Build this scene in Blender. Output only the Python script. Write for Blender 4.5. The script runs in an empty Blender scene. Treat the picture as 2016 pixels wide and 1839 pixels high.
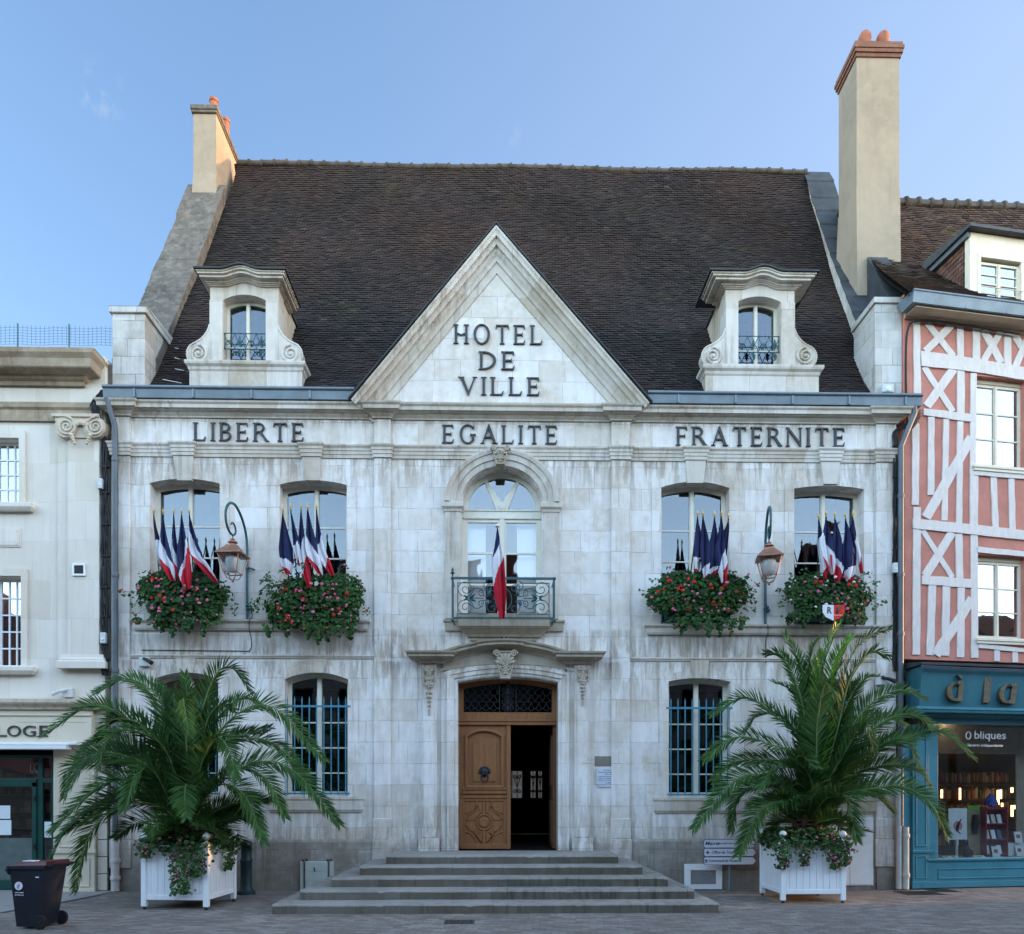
import bpy, bmesh, math, random
from mathutils import Vector, Matrix
from mathutils.geometry import tessellate_polygon
sin, cos, pi = math.sin, math.cos, math.pi
R = random.Random(11)
sc = bpy.context.scene
COL = sc.collection
# ---------------------------------------------------------------- camera geometry (used to measure the place)
CAM = Vector((0, -15, 1.89)); PSI = math.radians(1.13); FPX = 1456.0
def ray(u, v):
    a = (u - 1008) / FPX; b = (1569 - v) / FPX
    return Vector((sin(PSI) + a * cos(PSI), cos(PSI) - a * sin(PSI), b))
def pt(u, v, Y=0.0):
    d = ray(u, v); return CAM + d * ((Y + 15) / d.y)
def X(u, Y=0.0): return pt(u, 1569, Y).x
def Z(v, u=979, Y=0.0): return pt(u, v, Y).z
# ---------------------------------------------------------------- mesh builder
class MB:
    def __init__(s): s.v = []; s.f = []; s.m = []
    def add(s, vs, fs, mi=0):
        o = len(s.v); s.v += [tuple(p) for p in vs]
        for f in fs: s.f.append([i + o for i in f]); s.m.append(mi)
        return s
    def box(s, x0, x1, y0, y1, z0, z1, mi=0):
        vs = [(x0,y0,z0),(x1,y0,z0),(x1,y1,z0),(x0,y1,z0),(x0,y0,z1),(x1,y0,z1),(x1,y1,z1),(x0,y1,z1)]
        return s.add(vs, [(0,1,5,4),(1,2,6,5),(2,3,7,6),(3,0,4,7),(4,5,6,7),(3,2,1,0)], mi)
    def hexa(s, bottom, top, mi=0):
        return s.add(list(bottom) + list(top), [(0,1,5,4),(1,2,6,5),(2,3,7,6),(3,0,4,7),(4,5,6,7),(3,2,1,0)], mi)
    def poly(s, loops, m0, m1, mi=0):
        """extruded flat polygon with holes; loops in 2D, m0/m1 map a 2D point to the two 3D sides"""
        flat = [p for l in loops for p in l]; n = len(flat)
        tris = tessellate_polygon([[Vector((p[0], p[1], 0)) for p in l] for l in loops])
        vs = [m0(p) for p in flat] + [m1(p) for p in flat]
        fs = [tuple(t) for t in tris] + [tuple(n + i for i in reversed(t)) for t in tris]
        o = 0
        for l in loops:
            k = len(l)
            for i in range(k):
                j = (i + 1) % k; fs.append((o + i, o + j, n + o + j, n + o + i))
            o += k
        return s.add(vs, fs, mi)
    def prism(s, poly, y0, y1, holes=(), mi=0):
        return s.poly([list(poly)] + [list(h) for h in holes], lambda p: (p[0], y0, p[1]), lambda p: (p[0], y1, p[1]), mi)
    def prism_x(s, poly, x0, x1, mi=0):
        return s.poly([list(poly)], lambda p: (x0, p[0], p[1]), lambda p: (x1, p[0], p[1]), mi)
    def prism_z(s, poly, z0, z1, mi=0):
        return s.poly([list(poly)], lambda p: (p[0], p[1], z0), lambda p: (p[0], p[1], z1), mi)
    def tube(s, pts, r, n=6, closed=False, mi=0):
        P = [Vector(p) for p in pts]; k = len(P)
        rr = r if hasattr(r, '__len__') else [r] * k
        T = []
        for i in range(k):
            a = P[(i - 1) % k] if (closed or i > 0) else P[i]; b = P[(i + 1) % k] if (closed or i < k - 1) else P[i]
            t = (b - a); T.append(t.normalized() if t.length > 1e-9 else Vector((0, 0, 1)))
        ref = Vector((0, 0, 1)) if abs(T[0].z) < .9 else Vector((1, 0, 0))
        N = (ref - T[0] * ref.dot(T[0])).normalized()
        vs = []
        for i in range(k):
            N = (N - T[i] * N.dot(T[i]));  N = N.normalized() if N.length > 1e-6 else Vector((1, 0, 0))
            B = T[i].cross(N)
            for j in range(n):
                a = 2 * pi * j / n; vs.append(P[i] + (N * cos(a) + B * sin(a)) * rr[i])
        fs = []
        for i in range(k if closed else k - 1):
            i2 = (i + 1) % k
            for j in range(n):
                j2 = (j + 1) % n; fs.append((i*n+j, i*n+j2, i2*n+j2, i2*n+j))
        if not closed:
            fs.append(tuple(reversed(range(n)))); fs.append(tuple((k-1)*n + j for j in range(n)))
        return s.add(vs, fs, mi)
    def lathe(s, prof, c, n=12, axis='z', mi=0, phase=0.0):
        vs = []; k = len(prof)
        for r, h in prof:
            for j in range(n):
                a = 2*pi*j/n + phase
                if axis == 'z': vs.append((c[0]+r*cos(a), c[1]+r*sin(a), c[2]+h))
                elif axis == 'x': vs.append((c[0]+h, c[1]+r*cos(a), c[2]+r*sin(a)))
                else: vs.append((c[0]+r*cos(a), c[1]+h, c[2]+r*sin(a)))
        fs = [(i*n+j, i*n+(j+1)%n, (i+1)*n+(j+1)%n, (i+1)*n+j) for i in range(k-1) for j in range(n)]
        fs.append(tuple(range(n))); fs.append(tuple((k-1)*n+j for j in range(n)))
        return s.add(vs, fs, mi)
    def ball(s, c, r, n=10, m=6, sc=(1, 1, 1), mi=0):
        pr = [(max(.001, sin(pi*i/m)), -cos(pi*i/m)) for i in range(m+1)]
        vs = []; fs = []
        for a, h in pr:
            for j in range(n):
                t = 2*pi*j/n; vs.append((c[0]+r*sc[0]*a*cos(t), c[1]+r*sc[1]*a*sin(t), c[2]+r*sc[2]*h))
        for i in range(m):
            for j in range(n): fs.append((i*n+j, i*n+(j+1)%n, (i+1)*n+(j+1)%n, (i+1)*n+j))
        return s.add(vs, fs, mi)
    def sweep(s, P, A, B, prof, closed=False, mi=0):
        k = len(P); n = len(prof)
        vs = [Vector(P[i]) + Vector(A[i])*a + Vector(B[i])*b for i in range(k) for a, b in prof]
        fs = []
        for i in range(k if closed else k-1):
            i2 = (i+1) % k
            for j in range(n): fs.append((i*n+j, i*n+(j+1)%n, i2*n+(j+1)%n, i2*n+j))
        if not closed: fs.append(tuple(range(n))); fs.append(tuple((k-1)*n+j for j in reversed(range(n))))
        return s.add(vs, fs, mi)
    def plan(s, path, prof, z=0.0, mi=0):
        """moulding running along a plan path, profile (out, height); out = right-hand side of travel +x -> -y"""
        k = len(path); nn = []
        for i in range(k-1):
            d = Vector((path[i+1][0]-path[i][0], path[i+1][1]-path[i][1])).normalized(); nn.append(Vector((d.y, -d.x)))
        A = []
        for i in range(k):
            if i == 0: m = nn[0]
            elif i == k-1: m = nn[-1]
            else:
                m = nn[i-1] + nn[i]; m = m / max(.2, m.dot(nn[i-1]) )
            A.append((m.x, m.y, 0))
        return s.sweep([(p[0], p[1], z) for p in path], A, [(0,0,1)]*k, prof, mi=mi)
    def face(s, path, prof, y=0.0, closed=False, mi=0):
        """moulding along a path on a wall (x,z); profile (in-plane to the left of travel, out towards -Y)"""
        k = len(path); nn = []
        for i in range(k if closed else k-1):
            q = path[(i+1) % k]; d = Vector((q[0]-path[i][0], q[1]-path[i][1])).normalized(); nn.append(Vector((-d.y, d.x)))
        A = []
        for i in range(k):
            if closed: a, b = nn[i-1], nn[i]
            else: a, b = nn[max(0, i-1)], nn[min(k-2, i)]
            m = a + b; m = m / max(.2, m.dot(a)); A.append((m.x, 0, m.y))
        return s.sweep([(p[0], y, p[1]) for p in path], A, [(0,-1,0)]*k, prof, closed, mi=mi)
    def build(s, name, mats, parent=None, smooth=None, label=None, recalc=True, bevel=None, kind=None):
        me = bpy.data.meshes.new(name)
        o = ORG.get(parent) if parent else None
        vs = s.v if o is None else [(p[0]-o.x, p[1]-o.y, p[2]-o.z) for p in s.v]
        me.from_pydata(vs, [], s.f)
        mats = mats if isinstance(mats, (list, tuple)) else [mats]
        for m in mats: me.materials.append(m)
        if len(mats) > 1: me.polygons.foreach_set('material_index', s.m)
        if recalc:
            bm = bmesh.new(); bm.from_mesh(me); bmesh.ops.recalc_face_normals(bm, faces=bm.faces); bm.to_mesh(me); bm.free()
        if smooth is not None:
            me.polygons.foreach_set('use_smooth', [True]*len(me.polygons)); me.set_sharp_from_angle(angle=math.radians(smooth))
        me.update()
        ob = bpy.data.objects.new(name, me); COL.objects.link(ob)
        if parent: ob.parent = parent; ORG[ob] = o
        if label: ob['label'] = label
        if kind: ob['kind'] = kind
        if bevel:
            b = ob.modifiers.new('bevel', 'BEVEL'); b.width = bevel; b.segments = 2; b.limit_method = 'ANGLE'; b.angle_limit = .6
        return ob
ORG = {}
def tag(o, label, cat, group=None):
    o['label'] = label; o['category'] = cat
    if group: o['group'] = group
    return o
def thing(name, label, cat, loc=(0, 0, 0), rz=0.0, group=None, local=False):
    o = bpy.data.objects.new(name, None); COL.objects.link(o); o.location = loc; o.rotation_euler = (0, 0, rz)
    o.empty_display_size = .2
    ORG[o] = None if local else Vector(loc)
    return tag(o, label, cat, group)
def single(name, mb, mat, label, cat, loc, group=None, **k):
    """a thing that is one mesh: origin at loc"""
    m2 = MB(); m2.v = [(p[0]-loc[0], p[1]-loc[1], p[2]-loc[2]) for p in mb.v]; m2.f = mb.f; m2.m = mb.m
    o = m2.build(name, mat, None, **k); o.location = loc
    return tag(o, label, cat, group)
def copy_tree(o, parent=None):
    c = o.copy(); COL.objects.link(c)
    if parent: c.parent = parent
    for ch in [x for x in KIDS(o)]: copy_tree(ch, c)
    return c
def KIDS(o): return list(o.children)
def arc_top(xl, xr, zs, zc, n=14):
    w = (xr-xl)/2; h = max(zc-zs, .001); r = (w*w+h*h)/(2*h); cx = (xl+xr)/2; cz = zc-r
    a0 = math.asin(min(1, w/r))
    if h > w: a0 = pi - a0
    return [(cx + r*sin(-a0 + 2*a0*i/n), cz + r*cos(-a0 + 2*a0*i/n)) for i in range(n+1)]
def opening(xl, xr, z0, zs, zc, n=14):
    return [(xl, z0)] + arc_top(xl, xr, zs, zc, n) + [(xr, z0)]
def spiral(c, r0, r1, a0, turns, n=40, plane='xz', y=0.0):
    out = []
    for i in range(n+1):
        t = i/n; a = a0 + turns*2*pi*t; r = r0 + (r1-r0)*t
        out.append((c[0]+r*cos(a), y, c[1]+r*sin(a)))
    return out
def bez(p0, p1, p2, n=10):
    p0, p1, p2 = Vector(p0), Vector(p1), Vector(p2)
    return [p0*(1-t)**2 + p1*2*t*(1-t) + p2*t*t for t in [i/n for i in range(n+1)]]
# ---------------------------------------------------------------- materials
class NT:
    def __init__(s, name):
        s.m = bpy.data.materials.new(name); s.m.use_nodes = True; s.t = s.m.node_tree
        s.b = s.t.nodes['Principled BSDF']; s.out = s.t.nodes['Material Output']
    def n(s, typ, **kw):
        x = s.t.nodes.new('ShaderNode' + typ)
        for k, v in kw.items():
            if k in ('i',):
                for a, b in v.items(): s.set(x, a, b)
            else: setattr(x, k, v)
        return x
    def set(s, node, key, val):
        sk = node.inputs[key]
        if hasattr(val, 'is_linked') or isinstance(val, bpy.types.NodeSocket): s.t.links.new(val, sk)
        else: sk.default_value = val
    def link(s, a, b): s.t.links.new(a, b)
    def coord(s, scale=(1, 1, 1), kind='Object'):
        tc = s.n('TexCoord'); mp = s.n('Mapping'); s.link(tc.outputs[kind], mp.inputs['Vector']); mp.inputs['Scale'].default_value = scale
        return mp.outputs['Vector']
    def noise(s, scale=5, detail=4, vec=None, rough=.55, dist=0.0):
        x = s.n('TexNoise'); x.inputs['Scale'].default_value = scale; x.inputs['Detail'].default_value = detail
        x.inputs['Roughness'].default_value = rough; x.inputs['Distortion'].default_value = dist
        s.link(vec if vec else s.coord(), x.inputs['Vector']); return x.outputs['Fac']
    def ramp(s, fac, stops):
        x = s.n('ValToRGB'); s.link(fac, x.inputs['Fac']); e = x.color_ramp.elements
        while len(e) < len(stops): e.new(.5)
        for i, (p, c) in enumerate(stops):
            e[i].position = p; e[i].color = (c, c, c, 1) if not hasattr(c, '__len__') else (*c, 1)
        return x.outputs['Color']
    def mix(s, fac, a, b, mode='MIX'):
        x = s.n('Mix', data_type='RGBA', blend_type=mode)
        for k, v in ((0, fac), (6, a), (7, b)):
            if isinstance(v, bpy.types.NodeSocket): s.link(v, x.inputs[k])
            else: x.inputs[k].default_value = v if k == 0 else (*v[:3], 1)
        return x.outputs[2]
    def math(s, op, a, b=0.0):
        x = s.n('Math', operation=op)
        for k, v in ((0, a), (1, b)):
            if isinstance(v, bpy.types.NodeSocket): s.link(v, x.inputs[k])
            else: x.inputs[k].default_value = v
        return x.outputs[0]
    def bump(s, h, strength=.3, dist=.02):
        x = s.n('Bump'); x.inputs['Strength'].default_value = strength; x.inputs['Distance'].default_value = dist
        s.link(h, x.inputs['Height']); s.link(x.outputs['Normal'], s.b.inputs['Normal'])
    def base(s, c, rough=.8, spec=.3, metal=0.0):
        if isinstance(c, bpy.types.NodeSocket): s.link(c, s.b.inputs['Base Color'])
        else: s.b.inputs['Base Color'].default_value = (*c, 1)
        s.b.inputs['Roughness'].default_value = rough; s.b.inputs['Specular IOR Level'].default_value = spec; s.b.inputs['Metallic'].default_value = metal
        return s.m
def pmat(name, c, rough=.7, spec=.3, metal=0.0, var=.25, scale=6.0, bump=.0, bscale=40, stretch=(1, 1, 1), dirt=None):
    t = NT(name)
    f = t.noise(scale, 5, t.coord(stretch))
    a = tuple(max(0, x*(1-var)) for x in c); b = tuple(min(1, x*(1+var)) for x in c)
    col = t.ramp(f, [(.3, a), (.7, b)])
    if dirt:
        f2 = t.noise(dirt[1], 6, t.coord(stretch), .65); col = t.mix(t.ramp(f2, [(dirt[2], 0.), (dirt[2]+.15, 1.)]), col, dirt[0])
    t.base(col, rough, spec, metal)
    if bump: t.bump(t.noise(bscale, 4, t.coord(stretch)), bump, .01)
    return t.m
def stone(name, c1, c2, c3, dark, block=None, streak=.5, grime=True, mort=.006, bump=.35, patch=.5, mcol=None, bands=None):
    """weathered limestone: ashlar joints, block to block tint, rain streaks, soot"""
    t = NT(name)
    tc = t.n('TexCoord'); sp = t.n('SeparateXYZ'); t.link(tc.outputs['Object'], sp.inputs[0])
    xy = t.math('ADD', sp.outputs[0], sp.outputs[1])
    cb = t.n('CombineXYZ'); t.link(xy, cb.inputs[0]); t.link(sp.outputs[2], cb.inputs[1])
    vec = cb.outputs[0]
    big = t.noise(.9, 6, t.coord((1, 1, .8)), .62); med = t.noise(5, 6, t.coord(), .65); fine = t.noise(45, 3, t.coord())
    col = t.mix(t.ramp(big, [(.38, 0.), (.62, 1.)]), c1, c2)
    col = t.mix(t.math('MULTIPLY', t.ramp(med, [(.45, 0.), (.7, 1.)]), patch), col, c3)
    h = t.math('MULTIPLY', fine, .25)
    if block:
        dn = t.n('TexNoise'); dn.inputs['Scale'].default_value = 1.7; t.link(vec, dn.inputs['Vector'])
        dv = t.n('VectorMath', operation='SCALE'); t.link(dn.outputs['Color'], dv.inputs[0]); dv.inputs['Scale'].default_value = .03
        av = t.n('VectorMath', operation='ADD'); t.link(vec, av.inputs[0]); t.link(dv.outputs[0], av.inputs[1])
        br = t.n('TexBrick', offset=.42, squash=.8, squash_frequency=3)
        for k, v in (('Scale', 1.), ('Brick Width', block[0]), ('Row Height', block[1]), ('Mortar Size', mort), ('Mortar Smooth', .3), ('Bias', 0.)): br.inputs[k].default_value = v
        br.inputs['Color1'].default_value = (0, 0, 0, 1); br.inputs['Color2'].default_value = (1, 1, 1, 1); br.inputs['Mortar'].default_value = (.5, .5, .5, 1)
        t.link(av.outputs[0], br.inputs['Vector'])
        col = t.mix(t.math('MULTIPLY', t.ramp(br.outputs['Color'], [(.45, 0.), (1., 1.)]), .4), col, c3)
        tone = t.ramp(br.outputs['Color'], [(0., (.90, .865, .82)), (.22, (.98, .97, .95)), (.6, (1, 1, 1)), (1., (1.03, 1.03, 1.035))])
        col = t.mix(1., col, tone, 'MULTIPLY')
        mn = t.ramp(t.noise(2.3, 3, t.coord()), [(.38, .04), (.62, .6)])
        col = t.mix(t.math('MULTIPLY', br.outputs['Fac'], mn), col, mcol or tuple(x*.45 for x in dark))
        h = t.math('SUBTRACT', h, t.math('MULTIPLY', br.outputs['Fac'], .9))
    st = t.noise(3.2, 6, t.coord((2.6, 2.6, .18)), .68)
    big2 = t.noise(.55, 4, t.coord((1, 1, 1.2)))
    sm = t.math('MULTIPLY', t.ramp(st, [(.48, 0.), (.72, 1.)]), t.ramp(big2, [(.42, .12), (.62, 1.)]))
    col = t.mix(t.math('MULTIPLY', sm, streak), col, dark)
    if bands:
        s2 = t.noise(4.0, 7, t.coord((1.5, 1.5, .22)), .72, .35); zb = t.ramp(t.math('MULTIPLY', sp.outputs[2], .1), bands)
        col = t.mix(t.math('MULTIPLY', t.math('MULTIPLY', t.ramp(s2, [(.44, 0.), (.58, 1.)]), zb), .88), col, (.20, .15, .10))
        p2 = t.noise(1.15, 7, t.coord((1, 1, .8)), .7); col = t.mix(t.math('MULTIPLY', t.ramp(p2, [(.55, 0.), (.64, 1.)]), .36), col, (.42, .37, .30))
        p3 = t.noise(2.1, 5, t.coord((1.3, 1.3, 1)), .6); col = t.mix(t.math('MULTIPLY', t.ramp(p3, [(.57, 0.), (.66, 1.)]), .42), col, (.47, .38, .275))
    if grime:
        g = t.math('ADD', sp.outputs[2], t.math('MULTIPLY', t.math('SUBTRACT', med, .5), 1.3))
        col = t.mix(t.math('MULTIPLY', t.ramp(t.math('MULTIPLY', g, .5), [(.05, 1.), (.55, 0.)]), .72), col, (.13, .115, .095))
    t.base(col, .88, .15)
    t.bump(t.math('ADD', h, t.math('MULTIPLY', med, .35)), bump, .02)
    return t.m
M = {}
M['wall'] = stone('limestone_ashlar', (.69, .66, .62), (.56, .50, .43), (.75, .735, .72), (.33, .265, .19), (.66, .43), .42, bands=[(.10, .6), (.20, .15), (.37, .1), (.462, .75), (.466, .1), (.47, .85), (.525, .55), (.53, .0), (.78, .05), (.87, .8), (.90, .15), (.93, .1), (.95, .75), (.970, .6), (.982, .05)])
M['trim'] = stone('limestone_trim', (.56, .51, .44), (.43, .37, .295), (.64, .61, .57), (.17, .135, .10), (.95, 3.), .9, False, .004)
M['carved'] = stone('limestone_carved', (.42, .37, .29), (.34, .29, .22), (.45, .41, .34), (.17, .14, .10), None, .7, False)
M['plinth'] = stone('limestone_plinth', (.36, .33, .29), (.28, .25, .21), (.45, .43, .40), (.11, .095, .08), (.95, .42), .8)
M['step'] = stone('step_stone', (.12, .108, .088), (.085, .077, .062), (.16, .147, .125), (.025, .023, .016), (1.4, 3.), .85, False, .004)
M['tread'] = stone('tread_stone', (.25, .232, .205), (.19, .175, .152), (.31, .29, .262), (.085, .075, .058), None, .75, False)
M['gable'] = stone('gable_stone', (.135, .118, .098), (.095, .084, .072), (.22, .20, .17), (.04, .037, .033), None, .8, False, bump=.7, patch=.8)
M['pier'] = stone('pier_stone', (.55, .53, .49), (.40, .365, .32), (.64, .625, .60), (.17, .15, .12), (.50, .36), .8, False, .008)
M['render'] = stone('chimney_render', (.335, .275, .205), (.27, .225, .17), (.375, .31, .24), (.20, .175, .14), None, .45, False, bump=.3)
M['cream'] = stone('cream_limestone', (.68, .625, .54), (.63, .57, .48), (.71, .665, .59), (.38, .32, .24), (.82, .78), .30, False, .004, .2, .35, (.38, .33, .26))
M['cream_trim'] = stone('cream_limestone_trim', (.56, .48, .37), (.46, .38, .28), (.60, .53, .42), (.16, .13, .095), None, .85, False)
M['cream_soot'] = stone('sooty_cornice_stone', (.36, .285, .20), (.24, .18, .12), (.52, .45, .35), (.06, .045, .032), None, .95, False)
M['shop_cream'] = pmat('cream_paint', (.62, .55, .42), .5, .3, var=.06, scale=2)
M['zinc'] = pmat('zinc', (.15, .185, .21), .45, .4, .35, .18, 3)
M['lead'] = pmat('lead_sheet', (.042, .048, .052), .7, .25, 0, .3, 2.5, .3, 8)
M['slate'] = pmat('dark_slate', (.06, .062, .066), .6, .3, 0, .3, 9, .2)
M['brick'] = stone('red_brick', (.20, .095, .068), (.15, .075, .055), (.25, .125, .09), (.12, .07, .05), (.22, .075), .3, False, .008, .3, .5, (.25, .2, .16))
M['terracotta'] = pmat('terracotta', (.28, .11, .07), .75, .2, var=.25, scale=8)
M['letters'] = pmat('letter_bronze', (.045, .042, .042), .55, .35, .2, .3, 12)
M['frame'] = pmat('cream_window_paint', (.66, .63, .53), .5, .3, var=.07, scale=5, dirt=((.45, .40, .32), 7, .66))
M['white_frame'] = pmat('white_window_paint', (.74, .74, .73), .45, .3, var=.05, scale=5)
M['ivory_frame'] = pmat('ivory_window_paint', (.70, .62, .48), .5, .3, var=.06, scale=5)
M['iron'] = pmat('green_iron', (.022, .085, .105), .42, .4, .1, .25, 14)
M['iron_black'] = pmat('black_iron', (.018, .02, .024), .5, .4, .2, .3, 12)
M['blue_iron'] = pmat('blue_grille_paint', (.05, .19, .27), .45, .4, 0, .25, 10)
M['copper'] = pmat('copper', (.30, .15, .095), .42, .5, .6, .35, 7)
M['gold'] = pmat('brass_finial', (.55, .37, .12), .35, .5, .8, .2, 9)
M['opal'] = pmat('opal_glass', (.62, .64, .66), .25, .5, var=.04)
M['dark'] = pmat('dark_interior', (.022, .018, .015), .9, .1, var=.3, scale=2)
M['brown_dark'] = pmat('dark_brown_interior', (.075, .045, .028), .85, .1, var=.3, scale=2)
M['shutter'] = pmat('folded_shutter', (.72, .70, .64), .6, .2, var=.05, scale=2)
M['cable'] = pmat('black_cable', (.016, .016, .018), .6, .3, var=.2)
M['white_pipe'] = pmat('painted_cast_pipe', (.50, .485, .45), .5, .3, var=.12, scale=5, dirt=((.25, .2, .15), 9, .62))
M['grey_pipe'] = pmat('grey_pipe_paint', (.095, .112, .125), .45, .35, .1, .2, 4)
M['plastic_box'] = pmat('pale_plastic', (.55, .56, .55), .5, .3, var=.06)
M['white_paint'] = pmat('white_planter_paint', (.70, .72, .74), .45, .35, var=.05, scale=3, bump=.08, bscale=30, stretch=(3, 3, .4), dirt=((.42, .40, .36), 4, .66))
M['cabinet'] = pmat('pale_green_cabinet', (.40, .45, .41), .55, .3, var=.1, scale=4, dirt=((.16, .13, .10), 8, .64))
M['sign_white'] = pmat('sign_enamel', (.60, .61, .66), .4, .4, var=.05)
M['sign_text'] = pmat('sign_lettering', (.03, .04, .10), .5, .3, var=.05)
M['sign_blue'] = pmat('sign_lettering_blue', (.03, .06, .25), .5, .3, var=.05)
M['sign_purple'] = pmat('sign_emblem', (.10, .06, .22), .5, .3, var=.05)
M['plate_blue'] = pmat('enamel_blue', (.02, .03, .16), .3, .5, var=.08)
M['white'] = pmat('white_enamel', (.75, .75, .75), .4, .4, var=.03)
M['plaque'] = pmat('plaque_glass', (.50, .54, .60), .3, .5, var=.08)
M['bin'] = pmat('bin_plastic', (.009, .012, .019), .55, .25, var=.3, scale=4)
M['bin_lid'] = pmat('bin_lid_plastic', (.06, .008, .010), .42, .45, var=.25, scale=4)
M['rubber'] = pmat('rubber', (.012, .012, .013), .8, .2, var=.2)
M['paper'] = pmat('paper', (.66, .72, .73), .7, .2, var=.04)
M['green_shop'] = pmat('green_shop_paint', (.006, .055, .045), .4, .4, var=.15, scale=3)
M['teal'] = pmat('teal_shop_paint', (.05, .20, .245), .42, .35, var=.12, scale=2.5, dirt=((.04, .115, .14), 5, .58))
M['teal_dark'] = pmat('dark_teal_fascia', (.035, .14, .17), .45, .35, var=.15, scale=2)
M['bronze'] = pmat('bronze_letter', (.12, .10, .065), .5, .4, .5, .3, 14)
M['pink'] = pmat('pink_plaster', (.51, .21, .158), .9, .1, var=.16, scale=2.4, bump=.35, bscale=50, dirt=((.44, .20, .155), 2.2, .54))
M['timber'] = pmat('white_timber', (.66, .60, .55), .8, .15, var=.08, scale=7, bump=.7, bscale=22, stretch=(2.2, 2.2, .7), dirt=((.36, .29, .24), 13, .66))
M['timber_beige'] = pmat('beige_timber', (.50, .40, .28), .8, .15, var=.1, scale=5, bump=.4, bscale=18)
M['red_cloth'] = pmat('flag_red', (.45, .018, .035), .8, .15, var=.12)
M['white_cloth'] = pmat('flag_white', (.62, .62, .66), .8, .15, var=.05)
M['blue_cloth'] = pmat('flag_blue', (.022, .026, .075), .8, .15, var=.15)
M['rachis'] = pmat('palm_rachis', (.10, .155, .045), .5, .3, var=.2)
M['palm_trunk'] = pmat('palm_trunk_fibre', (.10, .062, .035), .95, .1, var=.5, scale=14, bump=1., bscale=30)
M['soil'] = pmat('planter_soil', (.03, .022, .016), .95, .1, var=.4, scale=20)
M['petal_pink'] = pmat('pink_petals', (.62, .16, .27), .7, .2, var=.3, scale=20)
M['petal_red'] = pmat('red_petals', (.55, .035, .02), .7, .2, var=.3, scale=20)
M['petal_mag'] = pmat('magenta_petals', (.42, .05, .26), .7, .2, var=.3, scale=20)
M['petal_white'] = pmat('white_petals', (.7, .68, .68), .7, .2, var=.1, scale=20)
def leaf_mat(name, c, c2, rough=.45, spec=.35):
    t = NT(name); g = t.n('NewGeometry')
    col = t.ramp(g.outputs['Random Per Island'], [(0., c), (.75, c2), (1., tuple(x*1.5 for x in c2))])
    col = t.mix(t.math('MULTIPLY', t.ramp(t.noise(2.2, 3), [(.35, 1.), (.65, 0.)]), .5), col, tuple(x*.5 for x in c))
    t.base(col, rough, spec)
    t.b.inputs['Subsurface Weight'].default_value = 0
    tr = t.n('BsdfTranslucent'); t.link(col, tr.inputs['Color']); mx = t.n('MixShader'); mx.inputs[0].default_value = .25
    t.link(t.b.outputs[0], mx.inputs[1]); t.link(tr.outputs[0], mx.inputs[2]); t.link(mx.outputs[0], t.out.inputs['Surface'])
    return t.m
M['palm'] = leaf_mat('palm_leaflets', (.028, .078, .018), (.060, .130, .032), .55, .16)
M['palm_young'] = leaf_mat('young_palm_leaflets', (.07, .19, .018), (.14, .29, .035), .4, .4)
M['geranium'] = leaf_mat('geranium_leaves', (.018, .060, .012), (.035, .10, .022), .6, .25)
M['ivy'] = leaf_mat('trailing_leaves', (.05, .11, .03), (.12, .20, .07), .6, .25)
def tile_mat(name, a, b, c, moss=0.0):
    t = NT(name); g = t.n('NewGeometry')
    col = t.ramp(g.outputs['Random Per Island'], [(0., a), (.5, b), (.97, c), (1., tuple(x*1.5 for x in c))])
    big = t.noise(.45, 5, t.coord((1, 1, .7)), .6)
    col = t.mix(t.math('MULTIPLY', t.ramp(big, [(.42, 0.), (.68, 1.)]), .45), col, (.062, .036, .028))
    col = t.mix(t.math('MULTIPLY', t.ramp(t.noise(1.3, 6), [(.52, 0.), (.68, 1.)]), .5), col, (.022, .02, .02))
    if moss: col = t.mix(t.math('MULTIPLY', t.ramp(t.noise(.9, 6, None, .7), [(.58, 0.), (.7, 1.)]), moss), col, (.06, .065, .018))
    t.base(col, .9, .12); t.bump(t.noise(30, 3), .4, .01); return t.m
M['tile'] = tile_mat('brown_plain_tiles', (.023, .019, .018), (.031, .025, .023), (.038, .030, .027), .3)
M['tile_right'] = tile_mat('weathered_plain_tiles', (.042, .030, .025), (.065, .045, .036), (.095, .06, .045), .7)
M['tile_hung'] = tile_mat('tile_hanging', (.10, .055, .042), (.14, .075, .055), (.18, .10, .075))
M['ridge'] = pmat('ridge_tiles', (.085, .075, .066), .9, .1, var=.35, scale=5, bump=.4)
def glass_mat(name, tint=(.75, .8, .82), fac=.34, wave=.05):
    t = NT(name)
    tr = t.n('BsdfTransparent'); tr.inputs['Color'].default_value = (*tint, 1)
    gl = t.n('BsdfGlossy'); gl.inputs['Roughness'].default_value = .015; gl.inputs['Color'].default_value = (.92, .95, 1, 1)
    b = t.n('Bump'); b.inputs['Strength'].default_value = wave; b.inputs['Distance'].default_value = .05
    t.link(t.noise(1.6, 2, t.coord((1, 1, .6))), b.inputs['Height']); t.link(b.outputs[0], gl.inputs['Normal'])
    lw = t.n('LayerWeight'); lw.inputs['Blend'].default_value = .2
    f = t.math('ADD', t.math('MULTIPLY', lw.outputs['Fresnel'], .8), fac)
    mx = t.n('MixShader'); t.link(f, mx.inputs[0]); t.link(tr.outputs[0], mx.inputs[1]); t.link(gl.outputs[0], mx.inputs[2])
    t.link(mx.outputs[0], t.out.inputs['Surface']); return t.m
M['glass'] = glass_mat('window_glass', (.62, .68, .72), .085); M['glass_dark'] = glass_mat('fanlight_glass', (.5, .55, .6), .012); M['glass_clear'] = glass_mat('clear_door_glass', (.95, .96, .97), .09); M['glass_blue'] = glass_mat('clear_window_glass', (.6, .66, .7), .24)
M['glass_shop'] = glass_mat('shop_glass', (.93, .95, .95), .06, .01)
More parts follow.
